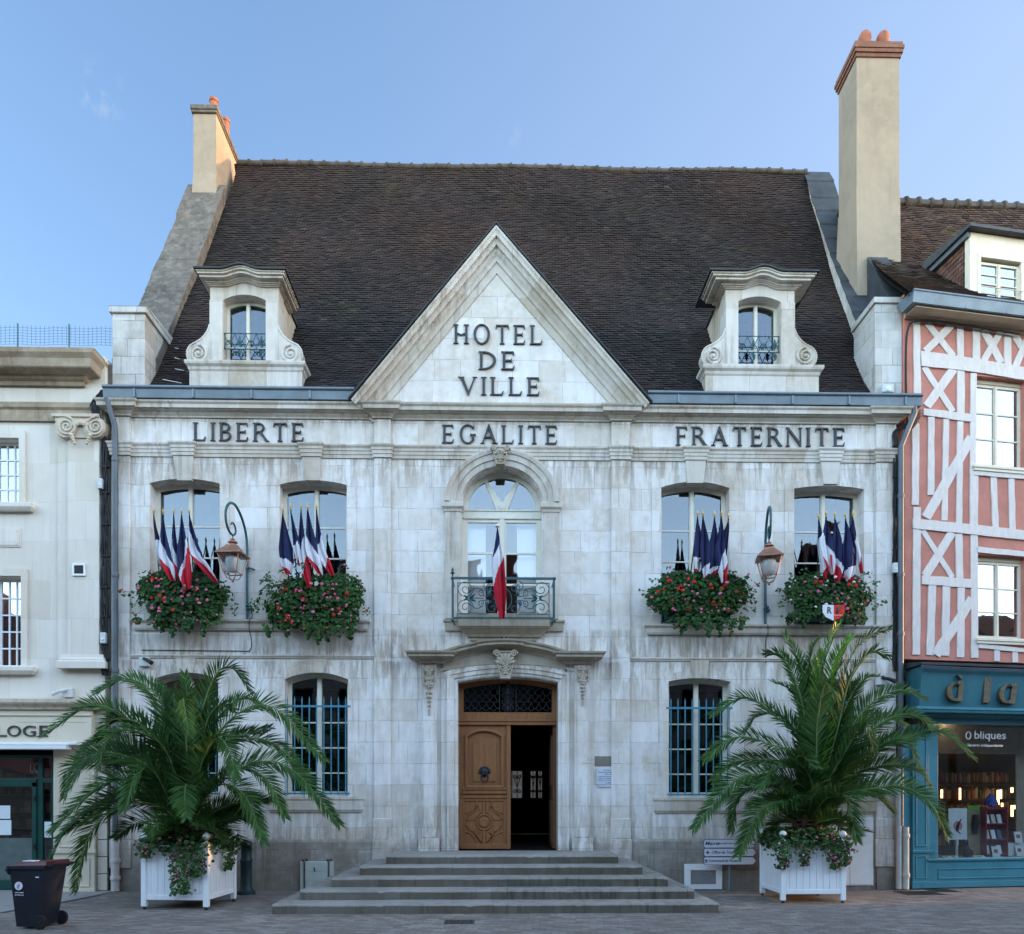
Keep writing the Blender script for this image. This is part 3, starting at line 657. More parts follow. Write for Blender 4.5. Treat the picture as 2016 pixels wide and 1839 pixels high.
# ---- windows
def casement(xl, xr, z0, zs, zc, y, rows, fw=.075, mw=.10, mat='frame', parent=None, bars=.028, name='window'):
    m = MB(); r = .012; o = opening(xl-r, xr+r, z0-.01, zs+r*.5, zc+r, 12)
    xm = (xl+xr)/2; arc = arc_top(xl, xr, zs, zc, 40)
    def zat(x):
        for a, b in zip(arc, arc[1:]):
            if a[0] <= x <= b[0]: return a[1]+(b[1]-a[1])*(x-a[0])/max(1e-6, b[0]-a[0])
        return zs
    hs = []
    for a, b in ((xl+fw, xm-mw/2), (xm+mw/2, xr-fw)):
        n = 7; top = [(a+(b-a)*i/n, zat(a+(b-a)*i/n)-fw*1.1) for i in range(n+1)]
        hs.append([(a, z0+fw*1.3)] + top + [(b, z0+fw*1.3)])
    m.prism(o, y, y+.06, hs)
    m.box(xm-.032, xm+.032, y-.02, y-.001, z0+.01, zc-.05)
    f = m.build(name, M[mat], parent, bevel=.006)
    b = MB()
    for k in rows:
        z = z0+(zs-z0)*k
        for a, c in ((xl+fw-.004, xm-mw/2+.004), (xm+mw/2-.004, xr-fw+.004)): b = MB(); b.box(a, c, y+.008, y+.042, z-bars/2, z+bars/2); b.build('glazing_bar', M[mat], f)
    g = MB(); g.prism([(q[0], q[1]) for q in opening(xl+.01, xr-.01, z0+.01, zs-.01, zc-.01, 10)], y+.026, y+.030)
    g.build('pane', M['glass'], f)
    return f
for i, w in enumerate(UP): casement(*w, .27, (.49, .72), parent=hall)
for i, w in enumerate(GR):
    f = casement(*w, .24, (.20, .42, .64), fw=.07, parent=hall)
    xl, xr, z0, zs, zc = w
    m = MB(); n = 9; zt = z0+(zs-z0)*.77
    for k in range(n):
        x = xl+.05+(xr-xl-.1)*k/(n-1)
        m.tube([(x, -.005, z0+.02), (x, -.005, zt+.14), (x, -.005, zt+.20)], [.013, .013, .002], 6)
    m.box(xl-.05, xr+.05, -.022, .012, zt-.02, zt+.02); m.box(xl-.03, xr+.03, -.022, .012, z0+.03, z0+.065)
    m.build('window_grille', M['blue_iron'], f)
# central arched window
xl, xr, z0, zs, zc = CW
m = MB(); y = .27; o = opening(xl-.01, xr+.01, z0-.01, zs, zc+.01, 20); xm = CWC
ztr0, ztr1 = Z(1022.5, 988, y), Z(1004, 988, y); fw = .11
rr = (xr-xl)/2-fw; az = ztr1
def ellarc(a0, a1, n, rx=rr, rz=None):
    rz = (zc-fw*1.0)-az
    return [(xm+rx*cos(a0+(a1-a0)*i/n), az+rz*sin(a0+(a1-a0)*i/n)) for i in range(n+1)]
A1, A2 = pi*.345, pi*.655; g = .045
hs = [[(xm+.12, az+.01)] + ellarc(.02, A1-g, 8), [(xm, az+.16)] + ellarc(A1+g, A2-g, 10), [(xm-.12, az+.01)] + ellarc(A2+g, pi-.02, 8)]
zl = [z0+.55+.0, Z(1091, 988, y), Z(1148, 988, y)]
for a, b in ((xl+fw, xm-.09), (xm+.09, xr-fw)):
    hs.append([(a, z0+.14), (a, ztr0-.07), (b, ztr0-.07), (b, z0+.14)])
m.prism(o, y, y+.06, hs); m.box(xl+.02, xr-.02, y-.03, y-.001, ztr0, ztr0+.05); m.box(xl+.02, xr-.02, y-.02, y-.001, ztr1-.03, ztr1)
m.box(xm-.05, xm+.05, y-.025, y-.001, z0+.05, ztr0-.002); m.ball((xm, y-.005, az+.06), .08, 12, 6, (1, .4, 1))
cwf = m.build('window', M['frame'], hall, bevel=.006, label='arched balcony window with fan light')
b = MB()
for z in (Z(1089.5, 988, y), Z(1151, 988, y)):
    for a, c in ((xl+fw-.004, xm-.086), (xm+.086, xr-fw+.004)): b = MB(); b.box(a, c, y+.01, y+.045, z-.02, z+.02); b.build('glazing_bar', M['frame'], cwf)
gm = MB(); gm.prism(opening(xl+.02, xr-.02, z0+.02, zs-.01, zc-.02, 16), y+.026, y+.03); gm.build('pane', M['glass_clear'], cwf)
for a, c in ((xl+.10, xl+.48), (xr-.50, xr-.10)): sh = MB(); sh.box(a, c, .44, .47, z0+.1, ztr0); sh.box(a+.06, c-.06, .425, .439, z0+.25, ztr0-.15); sh.build('folded_shutter', M['shutter'], cwf)
# archivolt, imposts and jamb pilasters of the balcony window
zi = Z(992.7, 988); rin = (X(1067)-X(907))/2
m = MB(); path = [(CWC+(rin)*cos(pi*i/28), zi+(zc-zi)*sin(pi*i/28)) for i in range(29)]; path = path[::-1]
aw = (X(1098)-X(1067))*1.03
m.face(path, [(-.0,0),(0,.05),(.03,.055),(aw*.34,.06),(aw*.36,.085),(aw*.68,.09),(aw*.72,.115),(aw*.9,.13),(aw,.13),(aw,0)], y=-.003)
m.build('archivolt', M['trim'], hall)
for a, b2 in ((877, 907), (1071, 1099)):
    m = MB(); x0, x1 = X(a), X(b2); zA = Z(1009.6, 988)
    m.box(x0, x1, -.05, -.002, Z(1219), zA-.001); m.plan([(x0-.01, .2), (x0-.01, -.052), (x1+.01, -.052), (x1+.01, .2)], [(0,0),(.01,0),(.02,.05),(.03,.06),(.055,.09),(.055,.17),(.045,.185),(0,.185)], zA)
    m.build('impost', M['trim'], hall)
m = MB(); kz0, kz1 = Z(919.5, 986), Z(884, 986); cartouche(m, X(985), -.15, (kz0+kz1)/2-.04, .33, (kz1-kz0)-.02); m.build('carved_keystone', M['carved'], hall, smooth=50)
# ---- balcony slab and railing
m = MB(); by = -.55
za, zb2 = Z(1222, 988), Z(1243, 988); h = za-zb2
m.plan([(X(882), .2), (X(882), -.003), (X(1103), -.003), (X(1103), .2)], [(0,0),(.05,0),(.055,h*.15),(.06,h*.7),(.09,h*.85),(.09,h),(0,h)], zb2)
sx0, sx1 = X(918), X(1066)
m.plan([(sx0, -.002), (sx0, -.11), (sx1, -.11), (sx1, -.002)], [(-.1,-.12),(-.02,-.12),(.0,-.08),(.10,.02),(.12,.03),(.125,.05),(.15,.06),(.155,.22),(.19,.23),(.20,.30),(-.1,.30)], zb2-.01)
m.box(X(926), X(1056), -.05, -.0025, Z(1262), zb2-.13)
bal = m.build('balcony', M['carved'], hall)
m = MB(); bx0, bx1 = X(891, by), X(1091, by); zt, zb3 = Z(1139, 988, by), Z(1217, 988, by)
yb = -.02; fx0, fx1 = bx0+.012, bx1-.012
m.box(bx0-.03, bx1+.03, by-.028, by+.014, zt-.02, zt+.02); m.box(bx0-.02, bx1+.02, by-.018, by+.010, zb3-.015, zb3+.015)
for x in (bx0, bx1):
    m.tube([(x, by, zb3), (x, by, zt)], .020, 6); m.tube([(x, by, zt-.01), (x, yb, zt-.01)], .016, 5); m.tube([(x, by, zb3), (x, yb, zb3)], .016, 5); m.tube([(x, yb, zb3), (x, yb, zt)], .013, 5)
    m.ball((x, by, zb3-.04), .035, 8, 6); m.ball((x, by-.01, zt), .04, 8, 6, (1, 1, .8))
    m.tube([(x, yb+.1*k, zb3) for k in ()] or [(x, (by+yb)/2, zb3), (x, (by+yb)/2, zt)], .010, 4)
m.lathe([(.012, .0), (.012, .05), (.05, .08), (.02, .11), (.03, .14), (.0, .20)], (bx0, by, zt+.02), 8)
cx = (bx0+bx1)/2; H = zt-zb3; W2 = (bx1-bx0)/2; ry = by
def sc_(c, r0, r1, a0, tn, r=.0085): m.tube(spiral(c, r0, r1, a0, tn, 34, y=ry), r, 5)
inb = .10
m.tube([(bx0+inb, ry, zb3), (bx0+inb, ry, zt-.08)], .010, 5); m.tube([(bx1-inb, ry, zb3), (bx1-inb, ry, zt-.08)], .010, 5)
for s in (-1, 1):
    e = cx+s*(W2-inb)
    m.tube([(e, ry, zt-.09), (cx+s*W2*.32, ry, zt-.09)], .009, 5); m.tube([(e, ry, zb3+.08), (cx+s*W2*.3, ry, zb3+.08)], .009, 5)
    q = (1 if s > 0 else -1)
    sc_((cx+s*W2*.30, zt-.15), .10, .015, pi/2, -s*1.3)
    for t in (1, -1):
        cz = (zt+zb3)/2
        sc_((e-s*.155, cz+t*H*.235), .150, .02, (0 if s > 0 else pi)+t*s*.2, t*s*1.45)
        sc_((e-s*.155, cz+t*H*.235), .150, .150, (0 if s > 0 else pi), -t*s*.55)
        m.tube([(p_.x, p_.y, p_.z) for p_ in bez((e-s*.24, ry, cz+t*.10), (e-s*.34, ry, cz+t*H*.36), (e-s*.50, ry, cz+t*H*.18), 10)], .0085, 5)
        sc_((e-s*.47, cz+t*H*.12), .07, .012, pi/2 if t > 0 else -pi/2, -t*s*1.2)
        sc_((cx+s*.22, cz+t*H*.24), .12, .015, -t*pi/2, t*s*1.3)
        m.tube([(p_.x, p_.y, p_.z) for p_ in bez((e-s*.50, ry, cz+t*.05), (cx+s*.34, ry, cz+t*.02), (cx+s*.22, ry, cz+t*(H*.24-.12)), 8)], .0085, 5)
        leaf3(m, e-s*.22, ry, cz, (pi if s > 0 else 0)+t*.5, .16, .03); leaf3(m, e-s*.20, ry, cz, (0 if s > 0 else pi)+t*.6, .10, .025)
        leaf3(m, cx+s*.30, ry, cz+t*.02, t*pi/2+s*.3, .16, .04)
    m.tube([(e-s*.22, ry, (zt+zb3)/2), (e-s*.5, ry, (zt+zb3)/2)], .009, 5)
m.tube([(cx+.16*cos(2*pi*k/20), ry, (zt+zb3)/2-.02+.22*sin(2*pi*k/20)) for k in range(20)], .010, 5, True)
m.build('balcony_railing', M['iron'], bal, smooth=50)
# ---- pediment
ym = -.05
ax, az_ = X(977), Z(443, 977, -.3); fl, fr_ = X(695, -.2), X(1275, -.2); zf_ = ZTOP+.03
wr = .50
m = MB(); il = (fl+.60, zf_); ir = (fr_-.60, zf_)
m.prism([(fl+.1, zf_-.02), (fr_-.1, zf_-.02), (ax, az_-.15)], -.02, .43)
ped = m.build('pediment', M['wall'], hall)
prof = [(0,0),(0,.29),(-.035,.29),(-.06,.265),(-.115,.255),(-.12,.20),(-.20,.185),(-.205,.125),(-.255,.115),(-.30,.07),(-.36,.06),(-.365,.03),(-wr,.02),(-wr,0)]
m = MB(); m.face([(fl-.02, zf_-.03), (ax, az_), (fr_+.02, zf_-.03)], prof, y=-.022)
m.build('raking_cornice', M['trim'], ped)
m = MB(); m.face([(fl-.06, zf_-.03), (ax, az_+.012), (fr_+.06, zf_-.03)], [(.006,-.40),(.006,.32),(.028,.32),(.028,-.40)], y=-.02); m.build('lead_flashing', M['lead'], ped)
# roof behind the pediment
m = MB()
for x0 in (fl, fr_):
    m.add([(x0, .36, zf_-.02), (ax, .36, az_-.02), (ax, 2.6, az_-.02), (x0, -.0+.3, zf_-.02)], [(0,1,2,3)])
m.build('pediment_roof', M['slate'], ped, recalc=False)
for t_, a, b2, c, d in (('HOTEL', 895.4, 1067.7, 641, 678.5), ('DE', 945, 1013.7, 693.5, 729), ('VILLE', 904.5, 1062.6, 743.8, 779)):
    word(t_, a, b2, c, d, -.022, 'lettering', ped)
word('LIBERTE', 383, 598.5, 833.6, 869.5, -.003, 'lettering', hall); word('EGALITE', 872.8, 1097, 838.4, 874.2, -.003, 'lettering', hall); word('FRATERNITE', 1332.5, 1662, 842.7, 879, -.003, 'lettering', hall)
# ---- roof of individual tiles
zE = ZTOP+.02
PROF = [(-.12, zE+.02), (.6, zE+1.00), (1.33, zE+2.2), (2.98, zE+5.0), (4.75, zE+8.2), (5.22, Z(330, 1000, 5.22))]
def prof_at(P, t):
    L = [0]
    for a, b in zip(P, P[1:]): L.append(L[-1]+math.hypot(b[0]-a[0], b[1]-a[1]))
    d = t*L[-1]
    for i in range(len(P)-1):
        if d <= L[i+1] or i == len(P)-2:
            f = (d-L[i])/(L[i+1]-L[i]); return P[i][0]+(P[i+1][0]-P[i][0])*f, P[i][1]+(P[i+1][1]-P[i][1])*f
def roof_y(z):
    for a, b in zip(PROF, PROF[1:]):
        if a[1] <= z <= b[1]: return a[0]+(b[0]-a[0])*(z-a[1])/(b[1]-a[1])
    return 5.2
GL0, GL1 = X(291, .2), X(466, 5.2)+.02
GR0, GR1 = X(1719, .2), X(1587, 5.2)
def tiles(mb, P0, P1, rows, tw, skip=None, rr=R, sag=0.0, lift=.018):
    """P0(t), P1(t): left and right end points of course t (0 eave .. 1 ridge)"""
    for r in range(rows):
        t0, t1 = r/rows, min(1, (r+1.35)/rows)
        a, b, c, d = P0(t0), P1(t0), P0(t1), P1(t1)
        n = max(2, int((b-a).length/tw)); off = .5 if r % 2 else 0.0
        up = (c-a); nrm = (b-a).cross(up).normalized()
        for k in range(-1, n+1):
            f0, f1 = max(0, (k+off)/n), min(1, (k+off+1)/n)
            if f1-f0 < .1/n: continue
            f1 -= .04/n
            L0, R0, L1, R1 = a+(b-a)*f0, a+(b-a)*f1, c+(d-c)*f0, c+(d-c)*f1
            if skip and skip((L0+R0)/2): continue
            j = rr.uniform(-.006, .008); j2 = rr.uniform(-.005, .005); dn = up.normalized()*rr.uniform(-.010, .010)
            e = nrm*(lift+j); e2 = nrm*(lift+j+j2)
            wv = nrm*(sag*(sin(L0.x*1.3+r*.11)+.6*sin(L0.x*.37-r*.05)))
            L0 = L0+wv+dn; R0 = R0+wv+dn; L1 = L1+wv; R1 = R1+wv
            mb.add([L0+e, R0+e2, R1, L1, L0-nrm*.006, R0-nrm*.006], [(0,1,2,3), (4,5,1,0)])
def Pl(t): y, z = prof_at(PROF, t); return Vector((GL0+(GL1-GL0)*(y-.2)/5., y, z))
def Pr(t): y, z = prof_at(PROF, t); return Vector((GR0+(GR1-GR0)*(y-.2)/5., y, z - .0))
DORM = []
def skipper(p):
    for (x0, x1, zt, zb) in DORM:
        if x0 < p.x < x1 and p.z < zt: return True
    # inside the pediment roof
    return fl+.3 < p.x < fr_-.3 and p.z < zf_+(az_-zf_)*(1-abs(p.x-ax)/((fr_-fl)/2))-.35
# ---- dormers
def dormer(u, Yd, flip):
    """u: dict of measured pixel columns/rows"""
    uc = (u['b0']+u['b1'])/2
    zz = lambda v: Z(v, uc, Yd)
    xx = lambda q: X(q, Yd)
    b0, b1 = xx(u['b0']), xx(u['b1']); w0, w1 = xx(u['w0']), xx(u['w1']); l0, l1 = xx(u['l0']), xx(u['l1'])
    cx = (w0+w1)/2
    zl1, zl0, zbb = zz(u['vl1']), zz(u['vl0']), zz(u['vbb']); zw0 = zl1+.01; zs, zc = zz(u['vs']), zz(u['vc']); zt = zz(u['vt'])
    m = MB(); m.prism([(b0, zl1), (b1, zl1), (b1, zt+.12), (b0, zt+.12)], Yd, Yd+.38, [opening(w0, w1, zw0, zs, zc, 10)])
    m.box(b0, w0-.0, Yd-.03, Yd-.001, zl1, zs-.02); m.box(w1, b1, Yd-.03, Yd-.001, zl1, zs-.02)
    d = m.build('dormer', M['trim'], hall, label='stone roof dormer above ' + ('LIBERTE' if flip < 0 else 'FRATERNITE'))
    # cheeks back to the roof
    yb = roof_y(zt+.1)+.1
    m = MB()
    for a, b in ((b0+.02, b0+.16), (b1-.16, b1-.02)):
        m.prism_x([(Yd+.381, zl0-.3), (roof_y(zl0-.3)+.15, zl0-.3), (yb, zt+.12), (Yd+.381, zt+.12)], a, b)
    m.build('dormer_cheek', M['cream_trim'], d)
    # base
    m = MB(); q0, q1 = xx(u['q0']), xx(u['q1'])
    m.box(q0, q1, Yd-.10, Yd+1.0, zbb-.05, zl0-.001)
    m.plan([(q0, Yd+1.0), (q0, Yd-.10), (q1, Yd-.10), (q1, Yd+1.0)], [(-.3,0),(.0,0),(.02,.03),(.03,.08),(.07,.12),(.08,.16),(.08,zl1-zl0),(-.3,zl1-zl0+.01)], zl0)
    m.build('dormer_base', M['trim'], d)
    # scroll consoles
    for s, be, so_ in ((-1, b0, u['s0']), (1, b1, u['s1'])):
        m = MB(); sx = xx(so_[0]); szz = zz(so_[1]); rr_ = .235; z_in = zz(u['vf'])
        out = [(be, zl1+.0)]
        circ = [(sx+s*rr_*cos(a), szz+rr_*sin(a)) for a in [(-pi/2+ (pi/2+1.05)*i/12) for i in range(13)]]
        out += [(sx-s*.0, zl1)] + [c for c in circ if c[1] > zl1]
        e = circ[-1]
        out += [(p_[0], p_[2]) for p_ in bez((e[0], 0, e[1]), (be+s*.06, 0, e[1]+.12), (be, 0, z_in), 8)[1:]]
        m.prism(out, Yd-.02, Yd+.22)
        m.tube([(p_[0], Yd-.015, p_[1]) for p_ in out[1:]], .022, 5)
        m.tube(spiral((sx, szz), .185, .02, pi/2, s*2.1, 44, y=Yd-.03), [.03-.012*i/44 for i in range(45)], 6)
        m.ball((sx, Yd-.03, szz), .035, 8, 5)
        m.build('scroll_console', M['trim'], d, smooth=40)
    # curved cornice
    c0, c1 = X(u['c0'], Yd-.25), X(u['c1'], Yd-.25); W = c1-c0; zce = Z(u['vce']+2, uc, Yd-.25); zcc = Z(u['vcc']+4, uc, Yd-.25)
    pth = []
    for i in range(33):
        f = i/32; g = abs(f-.5)*2
        h = 0 if g > .56 else (1-(g/.56)**2)**2*.25+.75*(cos(pi*g/.56)*.5+.5)
        pth.append((f, h))
    pc = [(b0+(b1-b0)*f, zt+(zcc-zce)*h) for f, h in pth]; H = zce-zt; ov = b0-c0
    m = MB()
    lay = [(0, .02, .015), (.10, .05, .04), (.2, .08, .07), (.36, .11, .10), (.40, .18, .17), (.62, .20, .19), (.66, .225, .21), (.86, .25, .23), (1.0, .26, .24)]
    for (fa, o1, p1), (fb, o2, p2) in zip(lay, lay[1:]):
        o_ = o1*ov/.26
        pts = [(b0-o_, pc[0][1])] + pc[1:-1] + [(b1+o_, pc[-1][1])]
        lo = [(x, z+H*fa) for x, z in pts]; hi = [(x, z+H*fb+.002) for x, z in pts]
        m.prism(lo+hi[::-1], Yd-p1-.02, Yd+.5+.002*fa)
        for xa, xb in ((b0-o_, b0+.12), (b1-.12, b1+o_)):
            m.box(xa, xb, Yd+.502, Yd+(.85 if flip < 0 else .56), zt+H*fa, zt+H*fb)
    m.build('dormer_cornice', M['trim'], d)
    m = MB(); pts = [(b0-ov-.03, pc[0][1])] + pc[1:-1] + [(b1+ov+.03, pc[-1][1])]
    lo = [(x, z+H*1.0+.004) for x, z in pts]; hi = [(x, z+H*1.0+.035) for x, z in pts]
    m.prism(lo+hi[::-1], Yd-.29, Yd+.9)
    m.box(b0-.02, b1+.02, Yd+.9, 2.2, zt+.10, zt+.16)
    m.build('dormer_roof', M['lead'], d)
    f = casement(w0, w1, zw0, zs, zc, Yd+.22, (.36,), fw=.06, mw=.08, parent=d, name='window_frame')
    # pane and bars would be a fourth level: hang them on the dormer itself
    for ch in list(f.children): ch.parent = d
    m = MB(); m.box(b0+.17, b1-.17, Yd+1.15, Yd+1.2, zl1, zt); m.box(b0+.17, b1-.17, Yd+.39, Yd+1.2, zt+.06, zt+.08); m.build('interior', M['dark'], d)
    # small iron guard
    m = MB(); za2, zb_ = zw0+(zs-zw0)*.51, zw0+(zs-zw0)*.27; yy = Yd+.06
    for z in (za2, zb_): m.tube([(w0, yy, z), (w1, yy, z)], .010, 5)
    n = 4
    for k in range(n):
        x0 = w0+(w1-w0)*k/n; x1 = w0+(w1-w0)*(k+1)/n; xm_ = (x0+x1)/2; dz = za2-zb_
        m.tube(bez((x0, yy, za2), (xm_, yy, zb_-dz*.1), (x1, yy, za2), 8), .008, 4); m.tube(bez((x0, yy, zb_), (xm_, yy, za2+dz*.1), (x1, yy, zb_), 8), .008, 4)
        for s in (-1, 1):
            m.tube(spiral((xm_+s*.05, zb_+dz*.35), .05, .01, pi/2, s*1.1, 14, y=yy), .008, 4)
            if k % 2: m.tube(bez((xm_, yy, zb_), (xm_+s*.09, yy, zb_-.10), (xm_, yy, zb_-.17), 6), .009, 4)
        if k % 2: leaf3(m, xm_, yy, zb_+.02, pi/2, dz*.8, .035); leaf3(m, xm_, yy, zb_-.02, -pi/2, .15, .03)
    for x in (w0+.02, w1-.02): m.tube([(x, yy, za2), (x, yy, zb_)], .010, 4)
    m.build('window_guard', M['iron'], d)
    DORM.append((b0+.03, b1-.03, zt+.1, zl0))
dormer(dict(b0=413.6, b1=548, w0=439, w1=524, l0=364.5, l1=604, q0=377, q1=597, vl1=719, vl0=737, vbb=768, vs=591, vc=580, vt=566, vf=641, s0=(391.5, 699), s1=(572.5, 697.5), c0=384, c1=579, vce=529, vcc=518), .22, -1)
dormer(dict(b0=1428.6, b1=1564, w0=1452.8, w1=1537, l0=1376.6, l1=1618, q0=1386, q1=1608, vl1=727, vl0=746, vbb=772, vs=594, vc=583.5, vt=571, vf=648, s0=(1403.6, 704), s1=(1584.8, 702), c0=1400, c1=1585, vce=533, vcc=521), .22, 1)
m = MB(); tiles(m, Pl, Pr, 122, .155, skipper, sag=.022)
m.add([Pl(i/30)-Vector((0,.0,.03)) for i in range(31)] + [Pr(i/30)-Vector((0,.0,.03)) for i in range(31)], [(i, 31+i, 32+i, i+1) for i in range(30)]) if False else None
roof = m.build('roof', M['tile'], hall, recalc=False)
y1, z1 = PROF[-1]
m = MB(); q_ = [(Pl(i/24), Pr(i/24)) for i in range(25)]; m.add([p-Vector((0, -.05, .03)) for a_ in q_ for p in a_], [(2*i, 2*i+1, 2*i+3, 2*i+2) for i in range(24)]); m.build('roof_deck', M['dark'], roof, recalc=False)
m = MB(); m.add([(GL1-.1, y1, z1-.02), (GR1+.1, y1, z1-.02), (GR1+.1, 10.6, ZTOP), (GL1-.1, 10.6, ZTOP)], [(0,1,2,3)]); m.build('rear_slope', M['tile'], roof, recalc=False)
m = MB(); n = 46
for k in range(n):
    f0, f1 = k/n, (k+1)/n; xa = GL1+(GR1-GL1)*f0; xb = GL1+(GR1-GL1)*f1; dz = .02*sin(k*.35)+R.uniform(-.012, .012)
    m.lathe([(.075, 0), (.075, (xb-xa)*.84), (.095, (xb-xa)*.85), (.10, (xb-xa)*1.04)], (xa, y1, z1-.01+dz), 10, 'x')
m.build('ridge_tiles', M['ridge'], roof, smooth=40)
# ---- gutters, downpipes
for (ua, ub, ul) in ((200, 697, -.36), (1276, 1818, -.36)):
    m = MB(); x0, x1 = X(ua, -.3), X(ub, -.3); zg = ZTOP+.03
    m.prism_x([(-.24, zg), (-.10, zg+.0), (.02, zg+.2), (-.22, zg+.215), (-.27, zg+.19)], x0, x1)
    m.tube([(x0, -.27, zg+.195), (x1, -.27, zg+.195)], .035, 8)
    k = x0+.6
    while k < x1: m.box(k, k+.035, -.278, -.2, zg-.002, zg+.17); k += 1.15
    m.build('gutter', M['zinc'], hall, smooth=50)
def pipe(name, mat, pts, r, collars, parent, n=10):
    m = MB(); m.tube(pts, r, n)
    for c in collars: m.lathe([(r*1.22, -.04), (r*1.3, 0), (r*1.22, .04)], c, n)
    return m.build(name, mat, parent, smooth=50)
xp = X(228, -.12)
pipe('downpipe', M['grey_pipe'], [(xp-.1, -.26, ZTOP), (xp, -.16, ZTOP-.5), (xp, -.14, ZTOP-.8), (xp, -.14, Z(1640, 228, -.14))], .055, [(xp, -.14, z) for z in (8.6, 6.3, 4.4, 3.2)], hall)
pipe('cast_pipe', M['white_pipe'], [(xp, -.14, Z(1640, 228, -.14)), (xp, -.14, .02)], .075, [(xp, -.14, z) for z in (.62, .28, 1.12)], hall)
xq = X(1772, -.12)
pipe('downpipe', M['grey_pipe'], [(X(1800, -.25), -.24, ZTOP), (X(1799, -.2), -.22, ZTOP-.12), (xq+.0, -.15, ZTOP-.75), (xq, -.14, 3.9), (xq, -.14, 1.3)], .055, [(xq, -.14, z) for z in (8.0, 6.4, 5.2, 4.2)], hall)
pipe('cast_pipe', M['white_pipe'], [(xq+.10, -.14, 1.28), (xq+.10, -.14, .02)], .065, [(xq+.10, -.14, z) for z in (1.1, .3)], hall)
pipe('cast_pipe', M['white_pipe'], [(xq-.04, -.14, 2.6), (xq-.04, -.14, .02)], .055, [(xq-.04, -.14, z) for z in (2.2,)], hall)
# ---- door surround
m = MB(); yd = -.10
for a, b in ((829, 860), (1131, 1162)):
    x0, x1 = X(a, yd), X(b, yd); zt_ = Z(1302, 985, yd)
    m.box(x0, x1, yd, -.002, Z(1648, 985, yd), zt_); m.box(x0-.05, x1+.05, yd-.05, -.0025, .80, Z(1649, 985, yd))
    m.box(x0+.05, x1-.05, yd-.025, yd-.001, Z(1625, 985, yd), zt_-.25)
    xc = (x0+x1)/2; m.lathe([(.15, 0), (.15, .04), (.11, .06), (.0, .06)], (xc, yd-.04, Z(1635, 985, yd)), 16, 'y')
    m.box(xc-.14, xc+.14, yd-.045, yd-.026, Z(1648, 985, yd), Z(1633, 985, yd))
# jambs with moulded arch
zs_, zc_ = DR[3], DR[4]
def jamb(off, y0, zo, mbx):
    pth = [(DR[0]-off, .81), (DR[0]-off, zs_+zo)] + arc_top(DR[0]-off, DR[1]+off, zs_+zo, zc_+zo+off*.4, 12) + [(DR[1]+off, zs_+zo), (DR[1]+off, .81)]
    return pth
o1 = jamb(0, 0, 0, m)
q = [o1[0]] + o1[2:-2] + [o1[-1]]
m.face(q, [(.0,-.12),(.0,.03),(.03,.05),(.07,.05),(.08,.075),(.15,.08),(.17,.10),(.22,.10),(.225,.04),(.34,.035),(.345,0),(.345,-.002)], y=-.004)
sur = m.build('door_surround', M['wall'], hall)
m = MB(); yh = -.10
zl_, zc2 = Z(1289, 985, -.4), Z(1268, 985, -.4); xa, xb, xc1, xd = X(829, yh), X(872, yh), X(1116, yh), X(1162, yh); zb_ = Z(1307, 985, yh)
pr = [(0,0),(.03,0),(.05,.035),(.10,.075),(.13,.085),(.23,.105),(.235,.15),(.275,.17),(.29,.205),(0,.235)]
n = 14; cxm = (xb+xc1)/2
pathz = []
for i in range(n+1):
    f = i/n; pathz.append((xb+(xc1-xb)*f, zb_+.245*(1-(2*f-1)**2)))
for (s0, s1) in ((xa, xb), (xc1, xd)):
    m.plan([(s0, -.002), (s0, yh-.02), (s1, yh-.02), (s1, -.002)], pr, zb_)
m.face(pathz, [(a2, b2) for b2, a2 in pr], y=-.04)
kx0, kx1 = X(945, yh), X(1030, yh)
mid = [p_ for p_ in pathz if kx0-.1 < p_[0] < kx1+.1]
m.face(mid, [(a2+.004, b2+.06) for b2, a2 in pr[2:-1]] + [(.285, -.02), (.04, -.02)], y=-.04)
# curved band between arch and hood
m.prism([(p_[0], p_[1]) for p_ in pathz] + [(xc1, zb_-.15)] + [(x, z+.24) for x, z in reversed(arc_top(DR[0]-.34, DR[1]+.34, zs_-.02, zc_+.02, 12))] + [(xb, zb_-.15)], -.055, -.003)
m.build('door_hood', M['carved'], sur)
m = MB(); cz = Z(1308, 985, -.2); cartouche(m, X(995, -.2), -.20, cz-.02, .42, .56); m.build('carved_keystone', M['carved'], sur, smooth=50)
for a, L_ in ((845, 1.02), (1147, .82)):
    m = MB(); drop(m, X(a, -.14), -.13, Z(1309, 985, -.14), .26, L_); m.build('carved_console', M['carved'], sur, smooth=50)
# ---- door
yD = .26; zt0, zt1 = Z(1427.5, 985, yD), Z(1408, 985, yD)
m = MB(); xl, xr = DR[0], DR[1]
m.box(xl-.01, xr+.01, yD-.04, yD+.08, zt0+.0, zt0+.07); m.box(xl-.01, xr+.01, yD-.06, yD+.08, zt0+.07, zt1-.09); m.box(xl-.01, xr+.01, yD-.03, yD+.08, zt1-.09, zt1)
o = [(xl-.01, zt1)] + arc_top(xl-.01, xr+.01, zs_+.01, zc_+.012, 12) + [(xr+.01, zt1)]
ih = [(xl+.10, zt1+.06)] + arc_top(xl+.10, xr-.10, zs_-.10, zc_-.09, 12) + [(xr-.10, zt1+.06)]
m.prism(o, yD, yD+.07, [ih]); m.box(xl-.01, xl+.02, yD, yD+.1, .81, zt0); m.box(xr-.02, xr+.01, yD, yD+.1, .81, zt0)
fan = m.build('fanlight', M['wood'], hall, bevel=.008)
m = MB(); m.prism(ih, yD+.04, yD+.045); m.build('pane', M['glass_dark'], fan)
m = MB(); gx0, gx1 = xl+.10, xr-.10; gz0, gz1 = zt1+.06, zc_-.09; yg = yD-.012
